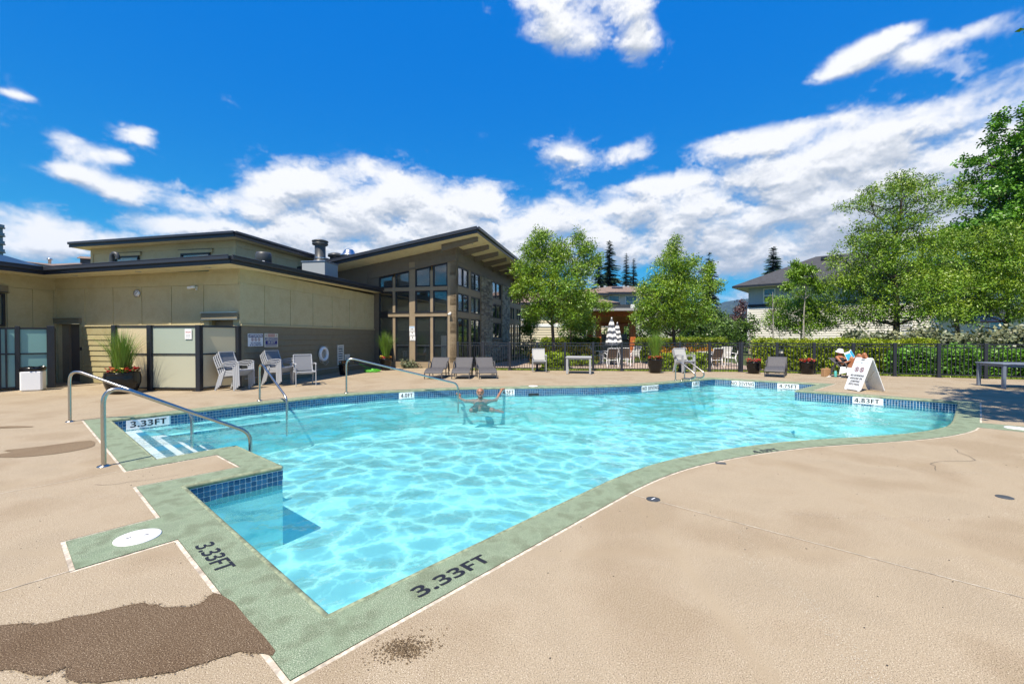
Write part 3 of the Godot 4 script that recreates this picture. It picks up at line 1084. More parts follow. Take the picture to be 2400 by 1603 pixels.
# ------------------------------------------------------------------ the pool house
# a roof, soffit or sloping slab over four corners, given thickness upwards
func slab4(p: Array, t: float) -> ArrayMesh:
	var mb := MB.new()
	var q := []
	for v in p:
		q.append(v + Vector3(0, t, 0))
	mb.face([q[0], q[1], q[2], q[3]], Vector3.UP)
	mb.face([p[0], p[1], p[2], p[3]], Vector3.DOWN)
	var c: Vector3 = (p[0] + p[1] + p[2] + p[3]) / 4
	for i in 4:
		var j := (i + 1) % 4
		mb.face([p[i], p[j], q[j], q[i]], (p[i] + p[j]) / 2 - c)
	return mb.mesh()


func bar_mesh(a: Vector3, b: Vector3, w: float, t: float, bev := 0.0) -> ArrayMesh:
	var mb := MB.new()
	mb.bar(a, b, w, t, Vector3.UP, bev)
	return mb.mesh()


# a lap-siding board: its lower edge stands proud
func lap_board(par: Node3D, F: Transform3D, s0: float, s1: float, h: float, tall: float, mat: Material, called := "siding_board") -> void:
	var m := box_mesh(Vector3(s1 - s0, tall + 0.012, 0.016))
	part(par, called, m, mat, F * Transform3D(Basis(Vector3.RIGHT, -0.15), Vector3((s0 + s1) / 2, h + tall / 2, 0.014)))


func window(par: Node3D, F: Transform3D, s0: float, s1: float, h0: float, h1: float, h2 := -1.0, rail := -1.0, splits: Array = [], fw := 0.05, mat: Material = null) -> Node3D:
	if h2 < 0.0:
		h2 = h1
	mat = mat if mat else M.black_metal
	var mb := MB.new()
	var d := 0.07
	mb.box(Vector3(s0 + fw / 2, (h0 + h1) / 2, 0), Vector3(fw, h1 - h0, d))
	mb.box(Vector3(s1 - fw / 2, (h0 + h2) / 2, 0), Vector3(fw, h2 - h0, d))
	mb.box(Vector3((s0 + s1) / 2, h0 + fw / 2, 0), Vector3(s1 - s0 - fw * 2, fw, d))
	mb.bar(Vector3(s0 + fw, h1 - fw / 2 + (h2 - h1) * fw / (s1 - s0), 0), Vector3(s1 - fw, h2 - fw / 2 - (h2 - h1) * fw / (s1 - s0), 0), d, fw)
	for x in splits:
		mb.box(Vector3(x, (h0 + minf(h1, h2)) / 2, 0), Vector3(fw * 1.6, minf(h1, h2) - h0 - fw * 2, d * 0.96))
	if rail > 0.0:
		mb.box(Vector3((s0 + s1) / 2, rail, 0.002), Vector3(s1 - s0 - fw * 2, fw, d * 0.94))
	var w := part(par, "window", mb.mesh(), mat, F)
	var pm := MB.new()
	pm.slab(PackedVector2Array([V(s0 + fw * 0.5, h0 + fw * 0.5), V(s1 - fw * 0.5, h0 + fw * 0.5), V(s1 - fw * 0.5, h2 - fw * 0.5), V(s0 + fw * 0.5, h1 - fw * 0.5)]), -0.012, -0.006)
	var pane_mesh := pm.mesh()
	part(w, "pane", pane_mesh, M.glass)
	part(w, "inner_pane", pane_mesh, M.glass, Transform3D(Basis.IDENTITY, Vector3(0, 0, -0.016)))
	if rail > 0.0:
		part(w, "rail_edge", box_mesh(Vector3(s1 - s0 - fw * 2, 0.018, 0.012)), M.galvanised, Transform3D(Basis.IDENTITY, Vector3((s0 + s1) / 2, rail + fw * 0.5, 0.03)))
	return w


func build_pool_house() -> void:
	var c0 := P(-7.86, 12.56)
	var b := thing("pool_house", "low tan pool house with charcoal eaves and a taller block rising behind", "building", c0)
	var A := wall_frame(Vector3.ZERO, 0.155, 0.988)
	var B := wall_frame(Vector3.ZERO, 0.982, -0.191)
	var I0 := P(-14.52, 13.85) - c0
	var W := wall_frame(I0, 0.155, 0.988)
	# --- front wall, which leaves two doorways open
	for q in [[-6.78, -6.70, 0.0, 3.3], [-6.70, -5.85, 1.86, 3.3], [-5.85, -1.04, 0.0, 3.36], [-1.04, -0.17, 1.93, 3.4], [-0.17, 0.0, 0.0, 3.41]]:
		wbox(b, "wall", B, q[0], q[1], q[2], q[3], -0.22, 0.0, M.tan_paint)
	wbox(b, "frieze_board", B, -6.76, -0.02, 2.96, 3.30, 0.0, 0.022, M.tan_paint)
	var bat := [[-6.78, -6.73], [-5.73, -5.60], [-4.63, -4.51], [-3.55, -3.43], [-2.45, -2.35], [-1.34, -1.22], [-0.10, 0.0]]
	for i in bat.size():
		wbox(b, "batten", B, bat[i][0], bat[i][1], 1.81 if i > 0 and i < 5 else 2.1, 2.957, 0.0, 0.024, M.tan_paint)
		if i < bat.size() - 1:
			wbox(b, "wall_panel", B, bat[i][1] + 0.004, bat[i + 1][0] - 0.004, [2.045, 1.81, 1.81, 1.81, 1.81, 2.16][i], 2.952, 0.0, 0.008, M.tan_paint)
	wbox(b, "belt_trim", B, -5.74, -1.22, 1.765, 1.805, 0.0, 0.06, M.tan_paint)
	wbox(b, "trim_board", B, -5.78, -5.68, 0.06, 1.762, 0.0, 0.03, M.tan_siding)
	wbox(b, "trim_board", B, -5.675, -1.06, 1.52, 1.762, 0.0, 0.026, M.tan_siding)
	for k in 8:
		lap_board(b, B, -5.675, -1.06, 0.215 + k * 0.163, 0.163, M.tan_siding)
	wbox(b, "base_board", B, -5.675, -1.06, 0.02, 0.20, 0.0, 0.035, M.tan_siding)
	for q in [[-6.78, -5.72, 1.87, 2.03], [-1.23, -0.01, 1.96, 2.14]]:
		wbox(b, "door_header", B, q[0], q[1], q[2], q[3], 0.0, 0.09, M.brown_siding)
		wbox(b, "flashing", B, q[0] - 0.01, q[1] + 0.01, q[3], q[3] + 0.02, 0.0, 0.12, M.galvanised)
		wbox(b, "flashing", B, q[0] - 0.01, q[1] + 0.01, q[2] - 0.02, q[2], 0.0, 0.10, M.galvanised)
	var dr := wbox(b, "door", B, -6.42, -5.87, 0.02, 1.85, -0.20, -0.16, M.door_brown, 0.004)
	part(dr, "plaque", box_mesh(Vector3(0.1, 0.14, 0.008)), M.ink, Transform3D(Basis.IDENTITY, Vector3(0.12, 0.28, 0.024)))
	part(dr, "handle", box_mesh(Vector3(0.03, 0.12, 0.05), 0.01), M.steel, Transform3D(Basis.IDENTITY, Vector3(0.22, 0.05, 0.04)))
	wbox(b, "side_panel", B, -6.70, -6.43, 0.02, 1.85, -0.22, -0.10, M.taupe)
	wbox(b, "lock_box", B, -5.77, -5.72, 1.02, 1.12, 0.03, 0.05, M.ink)
	wbox(b, "door", B, -1.03, -0.18, 0.02, 1.93, -0.21, -0.17, M.taupe, 0.004)
	wbox(b, "door_frame", B, -1.04, -0.98, 0.02, 1.93, -0.165, -0.02, M.tan_siding)
	wbox(b, "door_frame", B, -0.23, -0.17, 0.02, 1.93, -0.165, -0.02, M.tan_siding)
	# --- long side wall
	wbox(b, "wall", A, 0.0, 8.5, 0.0, 3.42, -0.22, 0.0, M.tan_paint)
	wbox(b, "frieze_board", A, 0.0, 8.43, 3.02, 3.42, 0.0, 0.022, M.tan_paint)
	bat = [[-0.02, 0.26], [0.99, 1.15], [2.21, 2.36], [3.46, 3.64], [4.71, 4.90], [6.02, 6.20], [7.38, 7.55], [8.35, 8.43]]
	for i in bat.size():
		wbox(b, "batten", A, bat[i][0], bat[i][1], 1.825, 3.017, 0.0, 0.024, M.tan_paint)
		if i < bat.size() - 1:
			wbox(b, "wall_panel", A, bat[i][1] + 0.004, bat[i + 1][0] - 0.004, 1.825, 3.012, 0.0, 0.008, M.tan_paint)
	wbox(b, "belt_trim", A, 0.0, 8.43, 1.77, 1.815, 0.0, 0.06, M.tan_paint)
	wbox(b, "trim_board", A, 0.13, 8.43, 1.53, 1.765, 0.0, 0.028, M.brown_siding)
	wbox(b, "corner_board", A, 0.0, 0.125, 0.03, 1.765, 0.0, 0.034, M.brown_siding)
	for k in 7:
		lap_board(b, A, 0.13, 8.43, 0.235 + k * 0.185, 0.185, M.brown_siding)
	wbox(b, "base_trim", A, 0.13, 8.43, 0.205, 0.23, 0.0, 0.045, M.grey_box)
	wbox(b, "base_board", A, 0.02, 8.43, 0.0, 0.203, 0.0, 0.03, M.brown_siding)
	# --- left wing
	wbox(b, "wall", W, -5.0, 0.0, 0.0, 3.3, -0.22, 0.0, M.tan_paint)
	wbox(b, "frieze_board", W, -5.0, -0.01, 2.9, 3.3, 0.0, 0.022, M.tan_paint)
	bat = [[-1.20, -1.12], [-0.60, -0.46], [-0.06, 0.0]]
	for i in 3:
		wbox(b, "batten", W, bat[i][0], bat[i][1], 1.72, 2.895, 0.0, 0.024, M.tan_paint)
		if i < 2:
			wbox(b, "wall_panel", W, bat[i][1] + 0.004, bat[i + 1][0] - 0.004, 1.72, 2.89, 0.0, 0.008, M.tan_paint)
	wbox(b, "door_header", W, -3.2, -1.22, 2.74, 2.92, 0.025, 0.10, M.brown_siding)
	wbox(b, "flashing", W, -3.2, -1.20, 2.72, 2.735, 0.025, 0.12, M.fascia)
	window(b, W * Transform3D(Basis.IDENTITY, Vector3(0, 0, 0.05)), -3.1, -1.28, 1.75, 2.70)
	wbox(b, "lower_wall", W, -5.0, -0.02, 0.0, 1.715, 0.0, 0.02, M.brown_siding)
	wbox(b, "wall", B, -8.5, -6.79, 0.0, 3.2, -0.42, -0.2, M.tan_paint)
	# --- eaves: soffits, fascias and gutters
	var oc := P(-7.528, 11.647) - c0
	var ae := P(-6.06, 20.98) - c0
	var ic := P(-13.82, 12.87) - c0
	var we := P(-14.75, 6.94) - c0
	var wi := P(-15.45, 7.95) - c0
	var u := Vector3.UP
	var a_end := P(-6.55, 20.89) - c0
	part(b, "soffit", slab4([oc + u * 3.415, ae + u * 3.53, a_end + u * 3.53 , u * 3.415], 0.02), M.soffit)
	part(b, "soffit", slab4([ic + u * 3.28, oc + u * 3.412, u * 3.412, I0 + u * 3.28], 0.02), M.soffit)
	part(b, "soffit", slab4([we + u * 3.24, ic + u * 3.277, I0 + u * 3.277, wi + u * 3.24], 0.02), M.soffit)
	for e in [[oc, ae, 3.41, 3.53], [ic, oc, 3.28, 3.41], [we, ic, 3.24, 3.28]]:
		var p: Vector3 = e[0]
		var q: Vector3 = e[1]
		var out := (q - p).normalized().cross(u)
		var fa := part(b, "fascia", bar_mesh(p + u * (e[2] + 0.10), q + u * (e[3] + 0.10), 0.04, 0.21), M.fascia)
		part(fa, "gutter", bar_mesh(p + u * (e[2] + 0.15) + out * 0.05, q + u * (e[3] + 0.15) + out * 0.05, 0.07, 0.10, 0.012), M.gutter)
		part(fa, "gutter_lip", bar_mesh(p + u * (e[2] + 0.215) + out * 0.07, q + u * (e[3] + 0.215) + out * 0.07, 0.035, 0.028, 0.006), M.gutter)
	var back := P(-17.5, 23.5) - c0
	part(b, "roof", slab4([ic + u * 3.44, oc + u * 3.57, ae + u * 3.69, back + u * 3.6], 0.03), M.fascia)
	part(b, "roof", slab4([we + u * 3.44, ic + u * 3.47, P(-17.9, 15.4) - c0 + u * 4.27, P(-20, 7.0) - c0 + u * 4.6], 0.04), M.fascia)
	for q in [[-5.35, 3.305], [-3.0, 3.352], [-0.6, 3.40]]:
		var dl := MB.new()
		dl.lathe([V(0.075, 0.0), V(0.075, 0.012)], 20)
		dl.lathe([V(0.05, 0.004), V(0.05, 0.012)], 20)
		part(b, "downlight", dl.mesh(), M.grey_box, B * Transform3D(Basis.IDENTITY, Vector3(q[0], q[1] - 0.012, 0.45)))
	# --- the taller block behind
	var k0 := P(-10.54, 16.65) - c0
	var KB := wall_frame(k0, 0.982, -0.191)
	var KA := wall_frame(k0, 0.155, 0.988)
	wbox(b, "upper_wall", KB, -6.95, 0.0, 3.45, 5.14, -0.2, 0.0, M.tan_paint)
	wbox(b, "upper_wall", KA, 0.0, 6.2, 3.5, 5.14, -0.2, 0.0, M.tan_paint)
	wbox(b, "frieze_board", KB, -6.95, 0.0, 4.86, 5.13, 0.0, 0.02, M.tan_paint)
	wbox(b, "frieze_board", KA, 0.0, 6.2, 4.90, 5.13, 0.0, 0.02, M.tan_paint)
	for q in [[-6.95, -6.83], [-0.10, 0.0]]:
		wbox(b, "batten", KB, q[0], q[1], 3.5, 4.86, 0.0, 0.022, M.tan_paint)
	for q in [[0.0, 0.08], [3.70, 3.82], [6.1, 6.2]]:
		wbox(b, "batten", KA, q[0], q[1], 3.5, 4.90, 0.0, 0.022, M.tan_paint)
	for q in [[-5.77, -4.41, -5.68, -4.5], [-2.56, -1.03, -2.47, -1.14]]:
		wbox(b, "window_header", KB, q[0], q[1], 4.70, 4.83, 0.0, 0.06, M.tan_paint)
		wbox(b, "flashing", KB, q[0] - 0.02, q[1] + 0.02, 4.83, 4.845, 0.0, 0.08, M.fascia)
		window(b, KB * Transform3D(Basis.IDENTITY, Vector3(0, 0, 0.04)), q[2], q[3], 3.7, 4.69)
	var ko := P(-10.54 + 0.395 - 0.0955, 16.65 - 0.062 - 0.491) - c0
	var kl := ko + (KB.basis.x * -7.75)
	var kr := ko + (KA.basis.x * 6.6)
	for e in [[kl, ko, 5.04, 5.14], [ko, kr, 5.14, 5.18]]:
		var p: Vector3 = e[0]
		var q: Vector3 = e[1]
		var out := (q - p).normalized().cross(u)
		var fa := part(b, "fascia", bar_mesh(p + u * (e[2] + 0.10), q + u * (e[3] + 0.10), 0.04, 0.20), M.fascia)
		part(fa, "gutter", bar_mesh(p + u * (e[2] + 0.16) + out * 0.05, q + u * (e[3] + 0.16) + out * 0.05, 0.07, 0.10, 0.012), M.gutter)
	part(b, "upper_roof", slab4([kl + u * 5.05, ko + u * 5.15, kr + u * 5.19, kr + KB.basis.x * -7.75 + u * 5.09], 0.16), M.soffit)
	part(b, "upper_roof", slab4([kl + u * 5.215, ko + u * 5.315, kr + u * 5.36, kr + KB.basis.x * -7.75 + u * 5.26], 0.03), M.fascia)
	wbox(b, "roof_curb", KB, -5.9, -3.4, 5.28, 5.47, -2.6, -1.6, M.fascia)
	# --- things on the roof
	var g := thing("gooseneck_vent", "dark gooseneck pipe on the flat roof before the upper block", "vent pipe", P(-15.15, 16.5, 3.6))
	var pts := [Vector3.ZERO, Vector3(0, 0.82, 0)]
	for k in 9:
		var a := PI - PI * (k + 1) / 9.0
		pts.append(Vector3(0.11 + cos(a) * 0.11, 0.86 + sin(a) * 0.13, 0))
	pts.append(Vector3(0.22, 0.78, 0))
	var gm := MB.new()
	gm.tube(pts, 0.08, 16)
	part(g, "pipe", gm.mesh(), M.grey_dark)
	gm = MB.new()
	gm.lathe([V(0.2, 0.0), V(0.2, 0.05), V(0.13, 0.12)], 16)
	part(g, "collar", gm.mesh(), M.grey_dark)
	g = thing("roof_hood", "dark rounded exhaust hood standing on the pool house roof edge", "roof vent", P(-8.46, 14.84, 3.55))
	gm = MB.new()
	gm.lathe([V(0.20, 0.0), V(0.20, 0.30), V(0.255, 0.33), V(0.25, 0.69), V(0.22, 0.76), V(0.0, 0.78)], 28)
	part(g, "hood", gm.mesh(), M.grey_dark)
	part(g, "tag", box_mesh(Vector3(0.07, 0.05, 0.01)), M.white_paint, Transform3D(Basis(Vector3.UP, 0.5), Vector3(0.12, 0.42, 0.225)))
	g = thing("chimney_flue", "tall dark flue pipe with a cap on a grey box chase", "chimney", P(-7.86, 17.86, 3.6), -0.155)
	part(g, "chase", box_mesh(Vector3(1.0, 0.84, 0.95), 0.01), M.grey_box, Transform3D(Basis.IDENTITY, Vector3(0, 0.42, 0)))
	part(g, "chase_cap", box_mesh(Vector3(1.06, 0.03, 1.01), 0.006), M.galvanised, Transform3D(Basis.IDENTITY, Vector3(0, 0.855, 0)))
	gm = MB.new()
	gm.lathe([V(0.28, 0.86), V(0.24, 0.98), V(0.21, 1.0), V(0.21, 1.60)], 26)
	part(g, "pipe", gm.mesh(), M.grey_dark)
	gm = MB.new()
	gm.lathe([V(0.235, 1.03), V(0.24, 1.05), V(0.235, 1.07)], 26)
	part(g, "band", gm.mesh(), M.galvanised)
	gm = MB.new()
	gm.lathe([V(0.21, 1.56), V(0.30, 1.60), V(0.31, 1.66), V(0.27, 1.68), V(0.27, 1.70), V(0.32, 1.72), V(0.31, 1.76), V(0.2, 1.80), V(0.0, 1.81)], 26)
	part(g, "cap", gm.mesh(), M.grey_dark)
	g = thing("turbine_vent", "shiny silver ball vent on the roof behind the dark flue", "roof vent", P(-8.0, 21.4, 5.05))
	gm = MB.new()
	gm.lathe([V(0.33, 0.0), V(0.33, 0.30), V(0.42, 0.34), V(0.40, 0.40), V(0.30, 0.46), V(0.24, 0.60), V(0.19, 0.66), V(0.0, 0.68)], 24)
	part(g, "drum", gm.mesh(), M.galvanised)
	g = thing("roof_cowl", "low dark cowl on the roof left of the silver ball vent", "roof vent", P(-8.75, 21.6, 5.18))
	gm = MB.new()
	gm.lathe([V(0.26, 0.0), V(0.26, 0.2), V(0.36, 0.22), V(0.35, 0.34), V(0.2, 0.40), V(0.0, 0.41)], 20)
	part(g, "cowl", gm.mesh(), M.grey_dark)
	# --- things on the walls
	var BB := Transform3D(B.basis, c0)
	var AA := Transform3D(A.basis, c0)
	g = thing("wall_clock", "round white poolside clock on the shaded upper tan wall", "clock")
	g.transform = BB * Transform3D(Basis.IDENTITY, Vector3(-3.56, 2.76, 0.03))
	gm = MB.new()
	gm.lathe([V(0.115, 0.0), V(0.12, 0.02), V(0.115, 0.04), V(0.10, 0.045)], 28)
	part(g, "case", gm.mesh(), M.galvanised, Transform3D(Basis(Vector3.RIGHT, PI / 2), Vector3.ZERO))
	gm = MB.new()
	gm.lathe([V(0.105, 0.0), V(0.105, 0.036), V(0.0, 0.037)], 28)
	part(g, "dial", gm.mesh(), M.white_paint, Transform3D(Basis(Vector3.RIGHT, PI / 2), Vector3.ZERO))
	part(g, "hand", box_mesh(Vector3(0.012, 0.075, 0.004)), M.ink, Transform3D(Basis(Vector3.BACK, -0.7), Vector3(0.02, 0.025, 0.04)))
	part(g, "hand", box_mesh(Vector3(0.012, 0.055, 0.004)), M.ink, Transform3D(Basis(Vector3.BACK, 2.2), Vector3(-0.02, -0.014, 0.043)))
	g = thing("security_camera", "small white security camera on the shaded tan wall near its corner", "camera")
	g.transform = BB * Transform3D(Basis.IDENTITY, Vector3(-1.44, 2.87, 0.03))
	part(g, "bracket", box_mesh(Vector3(0.05, 0.12, 0.06), 0.01), M.off_white)
	part(g, "housing", box_mesh(Vector3(0.24, 0.075, 0.09), 0.02), M.white_plastic, Transform3D(Basis(Vector3.BACK, 0.1), Vector3(-0.1, 0.02, 0.08)))
	# signs on the brown siding
	g = thing("attention_sign", "white and navy attention sign with three crossed-out circles on brown siding", "sign")
	g.transform = AA * Transform3D(Basis.IDENTITY, Vector3(0.57, 1.35, 0.035))
	part(g, "board", box_mesh(Vector3(0.62, 0.385, 0.008), 0.003), M.white_paint)
	part(g, "header", box_mesh(Vector3(0.575, 0.10, 0.003)), M.ink_blue, Transform3D(Basis.IDENTITY, Vector3(0, 0.122, 0.005)))
	lettering(g, "lettering", "ATTENTION", 0.068, M.white_paint, Transform3D(Basis.IDENTITY, Vector3(0, 0.122, 0.0075)), true, 0.002, 0.98)
	lettering(g, "lettering", "NO PUSHING", 0.047, M.ink_blue, Transform3D(Basis.IDENTITY, Vector3(0, -0.092, 0.005)), true, 0.002)
	lettering(g, "lettering", "& NO JUMPING", 0.047, M.ink_blue, Transform3D(Basis.IDENTITY, Vector3(0, -0.15, 0.005)), true, 0.002)
	for k in 3:
		ban_icon(g, Transform3D(Basis.IDENTITY, Vector3(-0.135 + 0.135 * k, 0.012, 0.006)), 0.052, k)
	g = thing("lifeguard_sign", "cream warning sign with a red header about the lifeguard, on brown siding", "sign")
	g.transform = AA * Transform3D(Basis(Vector3.BACK, -0.012), Vector3(1.245, 1.335, 0.035))
	part(g, "board", box_mesh(Vector3(0.615, 0.43, 0.008), 0.003), M.sign_cream)
	part(g, "header", box_mesh(Vector3(0.33, 0.085, 0.003)), M.ink_red, Transform3D(Basis.IDENTITY, Vector3(0, 0.155, 0.005)))
	lettering(g, "lettering", "WARNING", 0.06, M.sign_cream, Transform3D(Basis.IDENTITY, Vector3(0, 0.155, 0.0075)), true, 0.002, 0.92)
	for s in [-1, 1]:
		lettering(g, "lettering", "S", 0.06, M.ink_red, Transform3D(Basis.IDENTITY, Vector3(0.235 * s, 0.155, 0.005)), true, 0.002)
	lettering(g, "lettering", "NO LIFEGUARD", 0.085, M.ink_navy, Transform3D(Basis.IDENTITY, Vector3(0, 0.045, 0.005)), true, 0.002, 0.68)
	part(g, "panel", box_mesh(Vector3(0.53, 0.115, 0.003)), M.ink_navy, Transform3D(Basis.IDENTITY, Vector3(0, -0.07, 0.005)))
	lettering(g, "lettering", "ON DUTY", 0.085, M.sign_cream, Transform3D(Basis.IDENTITY, Vector3(0, -0.07, 0.0075)), true, 0.002, 0.66)
	for k in 2:
		part(g, "fine_print", box_mesh(Vector3(0.52 - 0.02 * k, 0.012, 0.002)), M.ink_navy, Transform3D(Basis.IDENTITY, Vector3(0, -0.152 - 0.025 * k, 0.005)))
	# life ring
	g = thing("life_ring", "white life ring with rope hanging on the brown siding", "life ring")
	g.transform = AA * Transform3D(Basis.IDENTITY, Vector3(4.0, 0.79, 0.09))
	pts = []
	for k in 33:
		pts.append(Vector3(cos(TAU * k / 32), sin(TAU * k / 32), 0) * 0.225)
	gm = MB.new()
	gm.tube(pts, 0.062, 14, false)
	part(g, "ring", gm.mesh(), M.white_plastic)
	gm = MB.new()
	pts = []
	for k in 61:
		var a := TAU * k / 60
		pts.append(Vector3(cos(a), sin(a), 0) * (0.285 + 0.05 * absf(sin(a * 2))) + Vector3(0, -0.03 if sin(a) < 0 else 0.0, 0.01))
	gm.tube(pts, 0.008, 6, false)
	pts = []
	for k in 21:
		var a := PI * k / 20
		pts.append(Vector3(-0.12 + 0.02 * k, -0.29 - 0.12 * sin(a), 0.03))
	gm.tube(pts, 0.008, 6)
	for l in 4:
		pts = []
		for k in 17:
			var a := TAU * k / 16
			pts.append(Vector3(0.02 + cos(a) * 0.075 + 0.012 * l, sin(a) * 0.14 - 0.02 * l, -0.02 + 0.012 * l))
		gm.tube(pts, 0.009, 6, false)
	part(g, "rope", gm.mesh(), M.rope)
	# louvred vents low on the wall
	for v in [["tall white louvred vent low on the brown wall", 5.03, 5.48, 0.30, 1.11, 7], ["small white louvred vent beside the tall one on the brown wall", 5.57, 5.96, 0.37, 0.71, 3]]:
		g = thing("louvre_vent", v[0], "wall vent")
		g.transform = AA * Transform3D(Basis.IDENTITY, Vector3((v[1] + v[2]) / 2, (v[3] + v[4]) / 2, 0.03))
		var w: float = v[2] - v[1]
		var h: float = v[4] - v[3]
		gm = MB.new()
		for s in [-1, 1]:
			gm.box(Vector3(s * (w / 2 - 0.03), 0, 0.015), Vector3(0.06, h, 0.03))
			gm.box(Vector3(0, s * (h / 2 - 0.03), 0.014), Vector3(w - 0.12, 0.06, 0.028))
		part(g, "frame", gm.mesh(), M.off_white)
		part(g, "backing", box_mesh(Vector3(w - 0.1, h - 0.1, 0.004)), M.ink)
		for k in v[5]:
			part(g, "slat", box_mesh(Vector3(w - 0.13, 0.006, 0.07)), M.off_white, Transform3D(Basis(Vector3.RIGHT, 0.9), Vector3(0, -h / 2 + 0.06 + (h - 0.12) * (k + 0.5) / v[5], 0.022)))


# a round prohibition mark: a red ring and bar over a small dark figure
func ban_icon(par: Node3D, xf: Transform3D, r: float, kind: int) -> void:
	var mb := MB.new()
	var pts := []
	for k in 29:
		pts.append(Vector3(cos(TAU * k / 28), sin(TAU * k / 28), 0) * r * 0.88)
	mb.tube(pts, r * 0.13, 6, false)
	mb.box(Vector3.ZERO, Vector3(r * 1.7, r * 0.2, r * 0.2), Basis(Vector3.BACK, -0.78))
	var o := part(par, "ban_ring", mb.mesh(), M.ink_red if kind > 9 else M.ink_maroon, xf * Transform3D(Basis.from_scale(Vector3(1, 1, 0.15)), Vector3.ZERO))
	mb = MB.new()
	mb.lathe([V(0.0, -0.0), V(r * 0.15, 0.05 * r), V(r * 0.15, 0.2 * r), V(0.0, 0.28 * r)], 10, Vector3(0.12 * r, 0.32 * r, 0), 0.15)
	mb.bar(Vector3(0.08 * r, 0.3 * r, 0), Vector3(-0.12 * r, -0.2 * r, 0), r * 0.05, r * 0.2, Vector3.RIGHT)
	mb.bar(Vector3(-0.12 * r, -0.18 * r, 0), Vector3((0.3 - 0.1 * (kind % 3)) * r, -0.5 * r, 0), r * 0.05, r * 0.13, Vector3.RIGHT)
	mb.bar(Vector3(-0.12 * r, -0.18 * r, 0), Vector3(-0.4 * r, -0.5 * r, 0), r * 0.05, r * 0.13, Vector3.RIGHT)
	mb.bar(Vector3(0.02 * r, 0.2 * r, 0), Vector3(0.42 * r, (0.05 + 0.1 * (kind % 3)) * r, 0), r * 0.05, r * 0.1, Vector3.RIGHT)
	part(o, "figure", mb.mesh(), M.ink)


